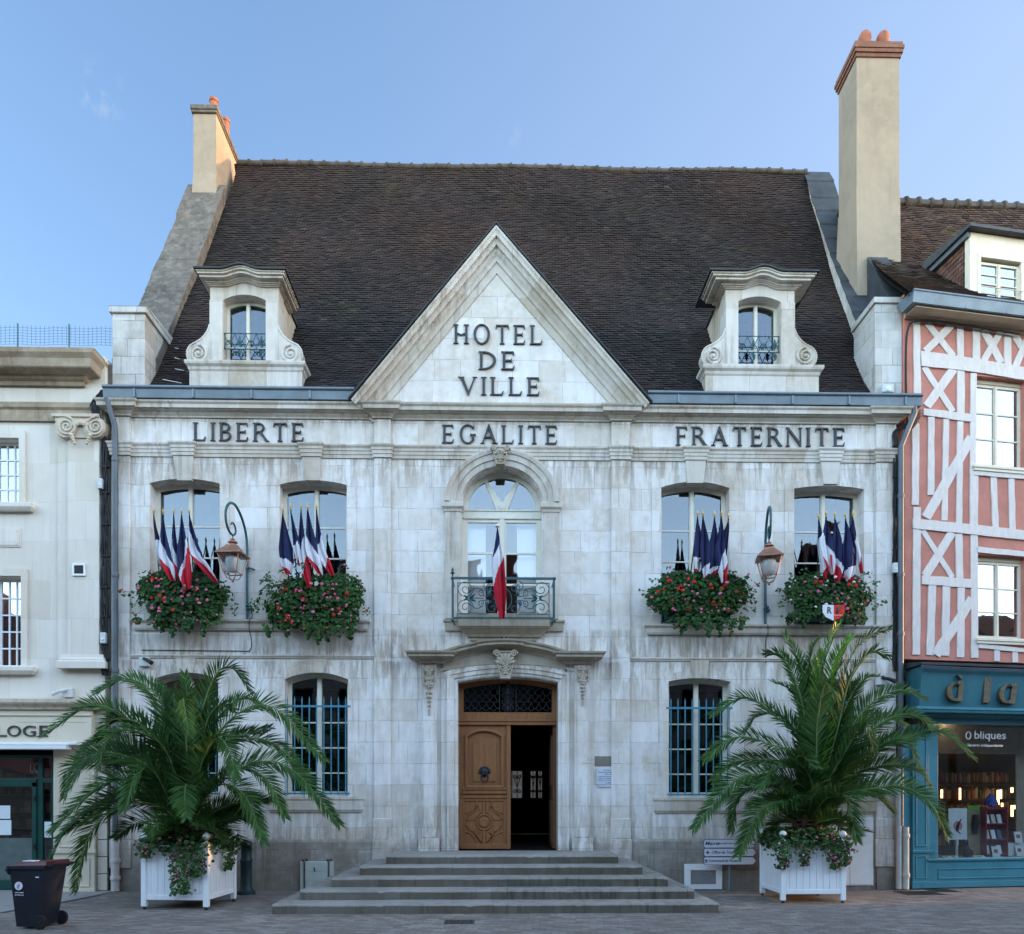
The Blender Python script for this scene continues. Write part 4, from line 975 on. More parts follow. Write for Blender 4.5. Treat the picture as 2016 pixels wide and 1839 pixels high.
def inside(x, z):
    t = abs(2*(x-(gx0+gx1)/2)/(gx1-gx0)); return gx0 < x < gx1 and gz0 < z < (zs_-.10)+(zc_-.09-zs_+.10)*(1-t*t)
cxg = (gx0+gx1)/2; st = .155
for fam in (1, -1):
    for k in range(-8, 22):
        seg = []
        for i in range(90):
            s_ = i*.014; x = gx0+k*st+fam*(s_*.9)+(.0); z = gz0+s_*.95+.018*sin(s_*2*pi/.147)
            if inside(x, z) and abs(x-cxg) > .17: seg.append((x, yg, z))
            else:
                if len(seg) > 2: m.tube(seg, .009, 4)
                seg = []
        if len(seg) > 2: m.tube(seg, .009, 4)
for s in (-1, 1):
    m.tube([(cxg+s*.17, yg, gz0), (cxg+s*.17, yg, gz1-.01)], .011, 5)
    for j in range(4):
        zc4 = gz0+.09+j*(gz1-gz0-.1)/4; m.tube(spiral((cxg+s*.075, zc4), .07, .012, pi/2*(1 if j % 2 else -1), s*1.5*(1 if j % 2 else -1), 22, y=yg), .010, 5)
m.tube([(cxg, yg, gz0), (cxg, yg, gz1)], .010, 5)
for j in range(3): leaf3(m, cxg, yg, gz0+.12+j*.19, pi/2, .14, .04)
m.build('fanlight_grille', M['iron_black'], fan)
# closed left leaf
lx0, lx1 = xl+.022, X(1002.5, yD); zb0, zt_ = .825, zt0-.004
m = MB(); W = lx1-lx0
pu = (lx0+.16, lx1-.17, zb0+1.30, zt_-.24, zt_-.13); pl_ = (lx0+.10, lx1-.12, zb0+.10, zb0+.98)
m.prism([(lx0, zb0), (lx1, zb0), (lx1, zt_), (lx0, zt_)], yD+.01, yD+.07, [opening(*pu, n=8), [(pl_[0], pl_[2]), (pl_[1], pl_[2]), (pl_[1], pl_[3]), (pl_[0], pl_[3])]])
m.box(pu[0]-.01, pu[1]+.01, yD+.035, yD+.06, pu[2]-.01, pu[4]+.01); m.box(pl_[0]-.01, pl_[1]+.01, yD+.03, yD+.06, pl_[2]-.01, pl_[3]+.01)
op = opening(*pu, n=10); m.face(op[::-1], [(0,-.025),(0,.025),(-.02,.035),(-.055,.03),(-.07,.0),(-.085,-.02)] , y=yD+.01, closed=True)
a, b, c, d = pu[0]+.15, pu[1]-.15, pu[2]+.12, pu[3]-.08
m.prism(opening(a-.05, b+.05, c-.04, d-.05, d+.05, 8), yD+.018, yD+.05)
for z in (zb0+1.21, zb0+1.13, zb0+1.04): m.box(lx0+.05, lx1-.06, yD-.012-(.018 if z > zb0+1.1 and z < zb0+1.2 else 0), yD+.012, z, z+.055)
m.box(lx0, lx1+.01, yD-.03, yD+.011, zb0-.005, zb0+.08); m.box(lx1-.05, lx1+.03, yD-.02, yD+.009, zb0, zt_)
cxp, czp = (pl_[0]+pl_[1])/2, (pl_[2]+pl_[3])/2; hw, hh = (pl_[1]-pl_[0])/2, (pl_[3]-pl_[2])/2
m.lathe([(.10, .0), (.10, -.03), (.07, -.035), (.0, -.03)], (cxp, yD+.03, czp), 18, 'y')
m.tube([(cxp+.155*cos(2*pi*k/24), yD+.024, czp+.155*sin(2*pi*k/24)) for k in range(24)], .018, 6, True)
for s in (-1, 1):
    for t in (-1, 1):
        cxx, czz = cxp+s*hw, czp+t*hh
        ar = [(cxx-s*.24*cos(pi/2*k/10), czz-t*.24*sin(pi/2*k/10)) for k in range(11)]
        m.tube([(x, yD+.026, z) for x, z in ar], .016, 5)
        pan = [(cxx-s*.30*cos(pi/2*k/8), czz-t*.30*sin(pi/2*k/8)) for k in range(9)]
        quad = [(cxp+s*.045, czp+t*hh*.97), (cxp+s*.045, czp+t*.19), (cxp+s*.10, czp+t*.165), (cxp+s*.165, czp+t*.10), (cxp+s*.19, czp+t*.045), (cxp+s*hw*.97, czp+t*.045)]
        m.prism(quad + [(x, z) for x, z in pan if abs(x-cxp) < hw*.975 and abs(z-czp) < hh*.98], yD+.016, yD+.04)
    m.box(cxp-.02, cxp+.02, yD+.012, yD+.035, czp+.16 if s > 0 else pl_[2]+.01, pl_[3]-.01 if s > 0 else czp-.16)
leaf = m.build('door_leaf', M['wood'], hall, bevel=.006, label='closed oak door leaf with carved panels')
m = MB(); kx, kz = (lx0+lx1)/2-.0, Z(1526, 950, yD)
m.ball((kx, yD-.0, kz+.06), .085, 12, 8, (1, .5, 1.1)); m.tube([(kx+.07*cos(a2), yD-.05, kz-.06+.08*sin(a2)) for a2 in [2*pi*k/16 for k in range(16)]], .014, 6, True)
for k in range(9): m.ball((kx+.10*cos(pi*k/8), yD+.002, kz+.06+.10*sin(pi*k/8)), .028, 6, 4)
for s in (-1, 1): m.ball((kx+s*.03, yD-.045, kz+.08), .014, 6, 4)
m.ball((kx, yD-.05, kz+.045), .02, 6, 4)
m.build('lion_door_knocker', M['iron_black'], leaf, smooth=60)
m = MB(); m.box(xr-.075, xr-.022, yD+.02, yD+.02+1.0, zb0, zt_); m.box(xr-.10, xr-.076, yD+.12, yD+.92, zb0+1.3, zt_-.2); m.box(xr-.10, xr-.076, yD+.12, yD+.92, zb0+.1, zb0+1.0)
m.build('door_leaf', M['wood_dark'], hall, bevel=.005, label='oak door leaf standing open inwards')
# ---- gables, piers and chimneys
m = MB(); k = 11
gx = lambda y: GL0+(GL1-GL0)*(y-.2)/5.
lt = []
for i in range(k+1):
    y = .55+(4.35-.55)*i/k; z = None
    for a, b in zip(PROF, PROF[1:]):
        if a[0] <= y <= b[0]: z = a[1]+(b[1]-a[1])*(y-a[0])/(b[0]-a[0])
    lt.append((y, z))
XO = X(284, .9)
for i in range(k):
    (ya, za2), (yb2, zb4) = lt[i], lt[i+1]; j = R.uniform(-.02, .03); h0, h1 = .30+.02*i+j, .31+.02*i+j; o_ = R.uniform(-.025, .025)
    xo0 = -8.02+o_; m.hexa([(xo0, ya, za2-1.2), (gx(ya), ya, za2-1.2), (gx(yb2), yb2, zb4-1.2), (xo0, yb2, zb4-1.2)], [(xo0, ya, za2+h0), (gx(ya), ya, za2+h0), (gx(yb2), yb2, zb4+h1), (xo0, yb2, zb4+h1)])
gw = m.build('gable_coping', M['gable'], hall, bevel=.015)
m = MB(); m.prism_x([(.452, 0), (10.3, 0), (10.3, ZTOP), (y1+.2, z1-.2), (4.0, PROF[3][1]+1.9), (2.0, PROF[2][1]+.9), (.452, ZTOP+.6)], -7.68, -7.25); m.build('gable_wall', M['gable'], hall)
# left pier
m = MB(); zpt = Z(607, 250, .1); x0, x1 = X(222, .1), X(286, .1)
m.box(x0, x1, .08, 1.25, ZTOP+.0, zpt-.12); m.box(x0-.05, x1+.05, .03, 1.30, zpt-.12, zpt); m.prism_x([(.02, zpt), (1.3, zpt), (1.3, zpt+.12), (.10, zpt+.03)], x0-.06, x1+.06)
m.build('gable_pier', M['pier'], hall, bevel=.012)
# left chimney
m = MB(); yf, yb5 = 4.2, 5.75; cx0, cx1 = X(380.5, yf), X(426, yf); zct = Z(224, 400, yf); zcb = Z(380, 400, yf)
m.hexa([(cx0-.03, yf-.10, zcb-.45), (cx1+.02, yf-.10, zcb-.45), (cx1+.02, yb5, zcb-.45), (cx0-.03, yb5, zcb-.45)], [(cx0, yf, zcb+.5), (cx1, yf, zcb+.5), (cx1, yb5, zcb+.5), (cx0, yb5, zcb+.5)])
m.box(cx0+.002, cx1-.002, yf+.002, yb5-.002, zcb+.5, zct)
ch = m.build('chimney', M['render'], hall)
m = MB(); m.box(cx0-.04, cx1+.03, yf-.05, yb5+.04, zct, zct+.07); m.box(cx0-.06, cx1+.05, yf-.07, yb5+.06, zct+.07, zct+.19); m.build('chimney_cap', M['gable'], ch, bevel=.02)
for yy_, xx_ in ((yf+.42, .62), (yf+1.0, .78)):
    m = MB(); m.lathe([(.13, 0), (.11, .25), (.10, .48), (.12, .50), (.12, .56), (.08, .56), (.08, .3)], (cx0+(cx1-cx0)*xx_, yy_, zct+.19), 12); m.build('chimney_pot', M['terracotta'], ch, smooth=40)
# right gable with lead covered coping
m = MB(); n = 12; ml = MB()
def gxr(y): return GR0+(GR1-GR0)*(y-.2)/5.
for i in range(n):
    ya, yb2 = .55+(5.35-.55)*i/n, .55+(5.35-.55)*(i+1)/n
    def zr(y):
        for a, b in zip(PROF, PROF[1:]):
            if a[0] <= y <= b[0]: return a[1]+(b[1]-a[1])*(y-a[0])/(b[0]-a[0])
        return PROF[-1][1]
    za2, zb4 = zr(ya), zr(yb2); w_ = .64 if ya > 2.0 else .98
    fh = lambda y: .78-.14*(y-.55)
    h0, h1 = fh(ya), fh(yb2)
    m.hexa([(gxr(ya), ya, za2-1), (gxr(ya)+w_, ya, za2-1), (gxr(yb2)+w_, yb2, zb4-1), (gxr(yb2), yb2, zb4-1)], [(gxr(ya), ya, za2+h0), (gxr(ya)+w_, ya, za2+h0), (gxr(yb2)+w_, yb2, zb4+h1), (gxr(yb2), yb2, zb4+h1)])
    e = .05; j = R.uniform(0, .012); wv = w_
    ml.hexa([(gxr(ya)-e, ya-.02, za2+h0+.004), (gxr(ya)+wv+e, ya-.02, za2+h0+.004), (gxr(yb2)+wv+e, yb2, zb4+h1+.004), (gxr(yb2)-e, yb2, zb4+h1+.004)], [(gxr(ya)-e, ya-.02, za2+h0+.04+j), (gxr(ya)+wv+e, ya-.02, za2+h0+.04+j), (gxr(yb2)+wv+e, yb2, zb4+h1+.03), (gxr(yb2)-e, yb2, zb4+h1+.03)])
m.build('gable_wall', M['pier'], hall); xk = gxr(1.0)+.42; ml.hexa([(xk, .5, 11.6), (xk+.58, .5, 11.6), (xk+.56, 1.70, 12.6), (xk+.1, 1.70, 12.6)], [(xk, .5, 12.42), (xk+.58, .5, 12.42), (xk+.56, 1.70, 14.2), (xk+.1, 1.70, 14.2)])
gc = ml.build('lead_coping', M['lead'], hall)
m = MB(); x0, x1 = X(1722, .1), X(1775, .1); zpt = Z(590, 1750, .1)
m.box(x0, x1, .08, 1.0, ZTOP, zpt-.1); m.box(x0-.04, x1+.03, .04, 1.05, zpt-.1, zpt+.02)
m.build('gable_pier', M['pier'], hall, bevel=.012)
# right chimney
m = MB(); yf = 1.75; x0, x1 = X(1686, yf), X(1772, yf); zt_ = Z(113, 1730, yf); zm = Z(370, 1730, yf); yb6 = yf+.9
m.box(x0+.012, x1-.012, yf+.012, yb6, zm, zt_); m.hexa([(x0+.02, yf-.02, 13.2), (x1+.02, yf-.02, 13.2), (x1+.02, yb6+.3, 13.2), (x0+.02, yb6+.3, 13.2)], [(x0, yf, zm), (x1, yf, zm), (x1, yb6+.01, zm), (x0, yb6+.01, zm)])
ch2 = m.build('chimney', M['render'], hall, label='tall rendered chimney with brick crown')
m = MB()
for k_, (o_, hh) in enumerate(((.02, .083), (.05, .083), (.07, .083), (.045, .083))): m.box(x0-o_, x1+o_, yf-o_, yb6+o_, zt_+k_*.0832, zt_+k_*.0832+.083)
m.build('chimney_crown', M['brick'], ch2, bevel=.006)
for f in (.30, .72):
    m = MB(); m.lathe([(.12, 0), (.13, .25), (.145, .29), (.14, .36), (.10, .43), (.03, .45)], (x0+(x1-x0)*f, yf+.22, zt_+.333), 14); m.build('chimney_pot', M['terracotta'], ch2, smooth=50)
# cellar hatches in the plinth
m = MB(); zA, zB = .06, Z(1610, 1670)
m.box(X(1624), X(1718), -.03, .02, .08, zB); 
for a, b in ((1625, 1670), (1672, 1717)): m.box(X(a), X(b), -.045, -.031, .1, zB-.02); m.box(X(a)+.04, X(b)-.04, -.052, -.046, zB-.5, zB-.46)
m.build('cellar_door', M['white_frame'], hall)
m = MB(); m.box(X(398), X(438), -.03, -.003, 1.2, Z(1603, 420)); m.build('wall_hatch', M['white_frame'], hall, label='small grey hatch behind the left palm')

# pale mortar slivers along the left edge of the roof
m = MB()
for k in range(11):
    z = zE+.7+k*.33+R.uniform(-.08, .08); y = roof_y(z); x = GL0+.12+R.uniform(0, .25); L = R.uniform(.18, .42)
    m.hexa([(x, y-.03, z), (x+L, y-.03, z-.07), (x+L, y+.0, z-.07), (x, y+.0, z)], [(x, y-.01, z+.025), (x+L, y-.01, z-.05), (x+L, y+.02, z-.05), (x, y+.02, z+.025)])
m.build('mortar_fillet', M['white_pipe'], roof)
# ================================================================ left neighbour
left = thing('stone_house', 'cream stone house with ionic pilaster and green glazed shop, at the left edge', 'building', (X(100), 0, 0))
lx1 = X(207); lx0 = -15.0
lw1 = (X(-70), X(38), Z(992, 20), Z(865, 20), Z(864, 20)); lw2 = (X(-66), X(42), Z(1312, 20), Z(1136, 20), Z(1135, 20))
zls = Z(1396, 60, -.1)
m = MB(); m.prism([(lx0, zls-.1), (lx1, zls-.1), (lx1, Z(700, 60)), (lx0, Z(700, 60))], 0, .4, [[(w[0], w[2]), (w[1], w[2]), (w[1], w[3]), (w[0], w[3])] for w in (lw1, lw2)])
m.box(X(105), lx1, 0, .4, 0, zls-.102)
m.build('facade_wall', M['cream'], left)
m = MB(); m.box(lx0, lx1-.02, .41, 8, 0, Z(690, 60)); m.build('rear_block', M['dark'], left)
xa, xb = X(139), X(200)
m = MB(); m.box(xa, xb, -.10, -.002, Z(1296, 160), Z(868, 160)); m.box(X(116), xa-.001, -.04, -.002, Z(1296, 160), Z(835, 160))
m.plan([(X(132), .05), (X(132), -.06), (X(204), -.06), (X(204), .05)], [(0,0),(.12,0),(.12,.13),(.09,.15),(.09,.19),(.06,.22),(.05,.28),(0,.28)], Z(1318, 160))
m.build('pilaster', M['cream'], left)
m = MB(); zc_ = Z(847, 160); za = Z(824, 160)
m.box(X(113), X(205), -.2, -.002, za-.06, za); m.box(X(118), X(201), -.17, -.003, za-.14, za-.061); m.box(xa+.02, xb-.02, -.13, -.004, Z(868, 160), za-.141)
for s in (130, 187):
    m.lathe([(.22, 0), (.22, .12), (.19, .14), (.0, .14)], (X(s, -.15), -.06, zc_-.02), 18, 'y')
    m.lathe([(.215, -.001), (.225, -.05), (.21, -.12), (.0, -.12)], (X(s, -.15), -.06, zc_-.02), 18, 'y')
    m.tube(spiral((X(s, -.2), zc_-.02), .19, .02, pi/2, (2.4 if s > 150 else -2.4), 46, y=-.19), [.026-.012*i/46 for i in range(47)], 6)
    for k in range(4): m.ball((X(s, -.2)+(.1 if s < 150 else -.1)+(.02*k if s < 150 else -.02*k), -.19, zc_-.20-.05*k), .05-.006*k, 7, 5)
for k in range(5): m.ball((X(158.5+(k-2)*7, -.18), -.18, za-.17-.02*abs(k-2)), .045, 7, 5, (1, .7, 1.3))
m.build('ionic_capital', M['cream_trim'], left, smooth=50)
# entablature and cornice
m = MB(); z0 = Z(831, 60); e = X(206)
m.plan([(lx0, -.03), (e-.05, -.03), (e-.05, .05)], [(0,0),(.02,0),(.02,.22),(.06,.26),(.06,.32),(.02,.34),(.02,.38),(0,.38)], z0)
zc0_ = Z(762, 60); ztc = Z(684, 60, -.45); hh = ztc-zc0_
m.plan([(lx0, -.02), (X(184, -.45)-.45, -.02), (X(184, -.45)-.45, .3)], [(0,0),(.05,0),(.06,hh*.13),(.12,hh*.2),(.14,hh*.3),(.34,hh*.36),(.36,hh*.40),(.38,hh*.68),(.44,hh*.84),(.45,hh),(0,hh*1.02)], zc0_)
m.build('cornice', M['cream_soot'], left)
m = MB(); m.box(lx0, X(184, -.45)-.02, -.38, .8, ztc+.006, ztc+.04); m.box(X(186, -.3), X(221), .1, 1.2, Z(790, 210), ztc+.0); m.build('parapet', M['gable'], left)
# windows
def grid_window(root, xl, xr, z0, z1, y, cols, rows, mat, fw=.06, bar=.03, name='window', mull=.09, two=True, mats=None, glass='glass', tr=None):
    tr = tr or (lambda x, y, z: (x, y, z))
    m = MB(); hs = []; xm = (xl+xr)/2
    sp = ((xl+fw, xm-mull/2), (xm+mull/2, xr-fw)) if two else ((xl+fw, xr-fw),)
    for a, b in sp: hs.append([(a, z0+fw), (b, z0+fw), (b, z1-fw), (a, z1-fw)])
    m.prism([(xl-.01, z0-.005), (xr+.01, z0-.005), (xr+.01, z1+.005), (xl-.01, z1+.005)], y, y+.06, hs)
    if two: m.box(xm-.025, xm+.025, y-.018, y-.001, z0+.02, z1-.02)
    f = m.build(name, mat, root, bevel=.005)
    def bars_(parent):
        for a, b in sp:
            for k in range(1, rows):
                z = z0+fw+(z1-z0-2*fw)*k/rows; q = MB(); q.box(a-.004, b+.004, y+.008, y+.045, z-bar/2, z+bar/2); q.build('glazing_bar', mat, parent)
            for k in range(1, cols):
                x = a+(b-a)*k/cols; q = MB(); q.box(x-bar/2, x+bar/2, y+.010, y+.043, z0+fw-.004, z1-fw+.004); q.build('glazing_bar', mat, parent)
    q = MB(); q.box(xl+.01, xr-.01, y+.026, y+.03, z0+.01, z1-.01)
    if KIDS(root) is not None:
        q.build('pane', M[glass], f); bars_(f)
    return f
for w, rows, vt in ((lw1, 4, 853), (lw2, 5, 1122)):
    grid_window(left, w[0], w[1], w[2], w[3], .16, 3, rows, M['white_frame'], .05, .028, glass='glass_blue')
    m = MB(); m.box(w[0]-.15, w[1]+.14, -.05, -.002, w[3]+.01, w[3]+.16); m.box(w[1]+.02, w[1]+.14, -.05, -.002, w[2], w[3]+.009); m.build('window_surround', M['cream'], left)
    m = MB(); m.plan([(w[0]-.3, .2), (w[0]-.3, -.004), (w[1]+.18, -.004), (w[1]+.18, .2)], [(0,0),(.10,0),(.14,.05),(.15,.07),(.15,.14),(.12,.16),(0,.16)], w[2]-.17); m.build('window_sill', M['cream'], left)
m = MB(); a, b, c, d = X(-60), X(42), Z(1077, 20), Z(1040, 20); m.box(a, b, -.02, -.002, c, d); m.box(a, b-.03, -.03, -.021, c+.03, d-.03)
for z in (c+.06, d-.06): m.ball((b-.07, -.03, z), .015, 6, 4)
m.build('stone_tablet', M['cream'], left)
m = MB(); m.prism([(X(149), Z(1137, 160)), (X(175), Z(1137, 160)), (X(175), Z(1113, 160)), (X(149), Z(1113, 160))], -.135, -.102, [[(X(153), Z(1133.5, 160)), (X(171.5), Z(1133.5, 160)), (X(171.5), Z(1117, 160)), (X(153), Z(1117, 160))]])
v = m.build('wall_vent', M['white_frame'], left)
m = MB()
for k in range(5): z = Z(1133, 160)+.035*k; m.box(X(153), X(171.5), -.125, -.104, z, z+.026)
m.build('louvre', M['iron_black'], v)
# shop front of the left house
yS = -.14
ZS = lambda v, u=60: Z(v, u, yS); XS = lambda u: X(u, yS)
m = MB(); m.plan([(lx0, -.0), (XS(180), 0), (XS(180), .02)], [(0,0),(.16,0),(.18,.05),(.26,.10),(.28,.13),(.28,.20),(0,.22)], ZS(1397)); m.build('shop_cornice', M['cream_trim'], left)
m = MB(); m.box(lx0, XS(180), yS, -.003, ZS(1462), ZS(1408)); m.box(lx0, XS(180), yS-.03, yS-.001, ZS(1409), ZS(1405)); m.box(lx0, XS(180), yS-.02, yS-.001, ZS(1461), ZS(1457)); m.box(XS(36), XS(172), yS-.008, yS-.001, ZS(1421.5), ZS(1420))
m.box(lx0, XS(180), yS+.03, -.004, ZS(1408)+.001, ZS(1397))
fas = m.build('fascia', M['shop_cream'], left)
for ch_, a, b in (('O', -100, -72), ('R', -64, -42), ('L', 0, 14), ('O', 16, 42), ('G', 46.6, 71), ('E', 79, 95)):
    if a < -20: continue
    a2 = -8 if ch_ == 'L' else a
    text_mesh(ch_, 'letter', M['letters'], fas, (XS(a2), yS-.0, ZS(1450.3)), XS(b)-XS(a2), ZS(1428.7)-ZS(1450.3), .03, .0)
m = MB(); m.box(lx0, XS(163), yS-.22, yS-.02, ZS(1468), ZS(1462.5)); m.box(lx0, XS(147), yS-.30, yS-.10, ZS(1477), ZS(1469.5)); m.build('awning_box', M['white_frame'], left, bevel=.01)
m = MB(); m.box(XS(106), XS(186), yS, -.003, .0, ZS(1478)); 
for (v0, v1) in ((1668, 1500), (1746, 1689)):
    x0, x1, z0, z1 = XS(116), XS(177), ZS(v0), ZS(v1)
    m.face([(x0, z0), (x1, z0), (x1, z1), (x0, z1)], [(0,0),(.0,.02),(.025,.02),(.03,0)], y=yS-.001, closed=True)
m.box(XS(104), XS(189), yS-.035, yS-.001, ZS(1680), ZS(1672)); m.box(XS(104), XS(188), yS-.03, yS-.001, .0, ZS(1750)); m.build('shop_pilaster', M['shop_cream'], left, bevel=.005)
m = MB()
for k in range(7): m.box(XS(187), X(214), -.06, -.004, .02+k*.34, .02+k*.34+.325)
m.build('quoin_strip', M['cream'], left, bevel=.01)
yG = .10
XG = lambda u: X(u, yG); ZG = lambda v: Z(v, 60, yG)
m = MB(); gx0, gx1 = XG(-140), XG(104); gz1 = ZG(1487)
m.prism([(gx0, .02), (gx1, .02), (gx1, gz1), (gx0, gz1)], yG, yG+.07, [[(XG(-120), ZG(1532)), (XG(74), ZG(1532)), (XG(74), ZG(1492)), (XG(-120), ZG(1492))], [(XG(-60), .22), (XG(64), .22), (XG(64), ZG(1551)), (XG(-60), ZG(1551))], [(XG(84), .22), (XG(101), .22), (XG(101), ZG(1541)), (XG(84), ZG(1541))], [(XG(84), ZG(1532)), (XG(101), ZG(1532)), (XG(101), ZG(1492)), (XG(84), ZG(1492))]])
m.box(XG(64.5), XG(73), yG-.03, yG-.001, .05, ZG(1540)); m.box(gx0, XG(73), yG-.03, yG-.001, ZG(1549), ZG(1534))
dr = m.build('shop_door', M['green_shop'], left, bevel=.006)
m = MB(); m.box(gx0+.02, gx1-.02, yG+.03, yG+.036, .2, gz1-.05); m.build('pane', M['glass_shop'], dr)
m = MB(); m.box(XG(-58), XG(63), yG+.024, yG+.027, .21, ZG(1650)); m.build('frosted_film', pmat('frosted_film', (.10, .13, .12), .7, .2, var=.15), dr)
m = MB()
for z in (ZG(1570), ZG(1665)): m.box(XG(68), XG(72), yG-.055, yG-.031, z-.07, z+.03)
m.build('hinge', M['iron_black'], dr)
m = MB()
for (a, b, c, d) in ((-6, 19, 1612, 1586), (-6, 21, 1644, 1614.5)): m.box(XG(a), XG(b), yG+.012, yG+.020, ZG(c), ZG(d))
nt = m
for i, (a, b, c, d) in enumerate(((-6, 19, 1612, 1586), (-6, 21, 1644, 1614.5), (86.6, 101, 1649, 1618))):
    q = MB(); q.box(XG(a), XG(b), yG+.015, yG+.022, ZG(c), ZG(d))
    single('paper_notice', q, M['paper'], ('upper pale notice stuck on the green shop door', 'lower pale notice stuck on the green shop door', 'pale notice in the narrow side light of the green shop')[i], 'notice', (XG((a+b)/2), yG+.018, ZG(c)))
q = MB(); q.prism([(XG(-60), ZG(1500)), (XG(75), ZG(1529)), (XG(104), ZG(1531)), (XG(104), ZG(1492)), (XG(-60), ZG(1489))], yG+.20, yG+.22)  # red panel and reversed letters stand in for a sign reflected in the glass
rb = q.build('red_sign_reflection', pmat('red_sign_reflection', (.20, .012, .014), .6, .2, var=.1), left)
text_mesh('TOU', 'reflected_lettering', pmat('reflected_white', (.4, .36, .36), .6, .2), rb, (XG(75), yG+.195, ZG(1522)), -(XG(75)-XG(47)), ZG(1500)-ZG(1522), .003, .03)
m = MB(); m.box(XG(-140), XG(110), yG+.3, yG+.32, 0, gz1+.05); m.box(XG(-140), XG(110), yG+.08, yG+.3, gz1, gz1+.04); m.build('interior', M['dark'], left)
m = MB()
for k in range(6):
    z = ZG(1700)+k*.34; m.box(XG(-60), XG(104), yG+.24, yG+.295, z, z+.03)
    x = XG(-60)
    while x < XG(100): w = R.uniform(.05, .2); m.box(x, x+w, yG+.25, yG+.296, z+.03, z+R.uniform(.08, .28)); x += w+R.uniform(.01, .12)
m.build('shop_shelf', M['brown_dark'], left)
# mesh fence on the left parapet
fz0, fz1 = Z(679, 100, -.25), Z(641, 100, -.25); fx1 = X(222, -.25)
fence = thing('mesh_fence', 'low green wire mesh fence along the top of the cream house', 'fence', (X(100), -.25, fz0))
m = MB(); k = -13.0
while k < fx1: m.box(k-.0025, k+.0025, -.252, -.248, fz0, fz1); k += .085
z = fz0
while z < fz1:
    m.tube([(-13 + (fx1+13)*i/24, -.25, z+.012*sin(i*1.7)) for i in range(25)], .003, 3); z += .055
m.build('wire_mesh', pmat('green_mesh', (.05, .11, .13), .5, .3), fence)
for u in (-70, 35, 136):
    m = MB(); m.tube([(X(u, -.25), -.25, fz0-.08), (X(u, -.25), -.25, fz1+.03)], .016, 6); m.build('post', M['iron'], fence)
# ================================================================ right neighbour (wall turned about 8.5 degrees)
TH = math.radians(8.5); RP = pt(1780.5, 1569, .03); RP.z = 0
tv = Vector((cos(TH), sin(TH), 0)); nv = Vector((-sin(TH), cos(TH), 0))
def LR(u, v, d=0.0):
    r = ray(u, v); t = (d - (CAM-RP).dot(nv))/r.dot(nv); h = CAM + r*t - RP
    return h.dot(tv), h.z
def sR(u, d=0.0): return LR(u, 1569, d)[0]
def zR(v, u, d=0.0): return LR(u, v, d)[1]
def CA(x, y): return 1753.8+x*.2176, 561.9+y*.2176
def CB(x, y): return 1753.8+x*.2176, 936.5+y*.2176
right = thing('half_timbered_house', 'salmon pink half timbered house with white beams and a teal bookshop below', 'building', (RP.x, RP.y, 0), TH, local=True)
a = LR(*CA(757, 1240)); b = LR(*CA(1216, 1240)); W1 = [a[0], b[0], zR(CA(0, 1625)[1], CA(845, 0)[0]), zR(CA(0, 818)[1], CA(790, 0)[0])]
a = LR(*CB(785, 1100)); b = LR(*CB(1218, 1100)); W2 = [a[0], b[0], zR(CB(0, 1462)[1], CB(865, 0)[0]), zR(CB(0, 715)[1], CB(820, 0)[0])]
zsh = zR(1298, 1800); ztop = zR(627, 1790)
SW = (sR(1841), 7.0, zR(1689, 1900), zR(1410, 1900))
m = MB(); m.prism([(0, zsh), (7, zsh), (7, ztop+.5), (0, ztop+.5)], 0, .3, [[(w[0], w[2]), (w[1], w[2]), (w[1], w[3]), (w[0], w[3])] for w in (W1, W2)])
m.build('plaster_wall', M['pink'], right)
m = MB(); m.box(.02, .3, .302, 8, 0, ztop+.5); m.box(.3, 7, 1.6, 1.65, zsh, ztop+.4); m.box(.301, 7, .31, 1.6, zR(1330, 1900), zR(1330, 1900)+.03); m.build('interior', M['brown_dark'], right)
# timbers
def beam(P, y=-.028, mat='timber', jit=.007, f=CA):
    q = [LR(*f(*p)) for p in P]
    # irregular edges: subdivide the outline
    out = []
    for i in range(len(q)):
        a, b = q[i], q[(i+1) % len(q)]; L = math.hypot(b[0]-a[0], b[1]-a[1]); n = max(1, int(L/.22))
        for k in range(n):
            t = k/n; j = jit if k else 0
            out.append((a[0]+(b[0]-a[0])*t+R.uniform(-j, j), a[1]+(b[1]-a[1])*t+R.uniform(-j, j)))
    m = MB(); m.prism(out, y-R.uniform(0, .004), -.001)
    return m.build('timber_beam', M[mat], right)
def bar(x0, y0, x1, y1, w, y=-.022, f=CA, mat='timber'):
    dx, dy = x1-x0, y1-y0; L = math.hypot(dx, dy); nx, ny = -dy/L*w/2, dx/L*w/2
    return beam([(x0+nx, y0+ny), (x0-nx, y0-ny), (x1-nx, y1-ny), (x1+nx, y1+ny)], y, mat, f=f)
for args in ((228,322,236,1000,62), (220,1255,214,1990,62), (622,372,625,660,58), (628,772,628,1165,64), (768,392,770,690,66), (1050,442,1052,730,64),
             (360,1195,357,1900,58), (495,1215,480,2130,52), (622,1235,612,2160,53), (744,800,736,1700,52), (748,1680,745,2170,72), (925,1735,942,2200,54), (1085,1750,1096,2215,54)): bar(*args)
for args in ((232,290+1721,224,1621+1721,68),): bar(*args)
for args in ((608,530,618,940,62), (748,540,755,1650,62), (370,985,350,1625,68), (498,1000,488,1630,68), (630,1015,624,1645,64), (955,1575,955,1680,48), (1118,1590,1120,1690,48)): bar(*args, f=CB)
for args in ((325,345,562,645,56), (835,405,995,705,66), (1105,440,1245,660,62), (298,740,558,1145,54)): bar(*args, y=-.016)
for args in ((548,362,305,602,62), (990,422,832,690,56), (1225,500,1118,745,60), (562,762,320,1100,74)): bar(*args, y=-.026)
bar(283,497,555,925,46, f=CB, y=-.016); bar(548,518,305,910,74, f=CB, y=-.026)
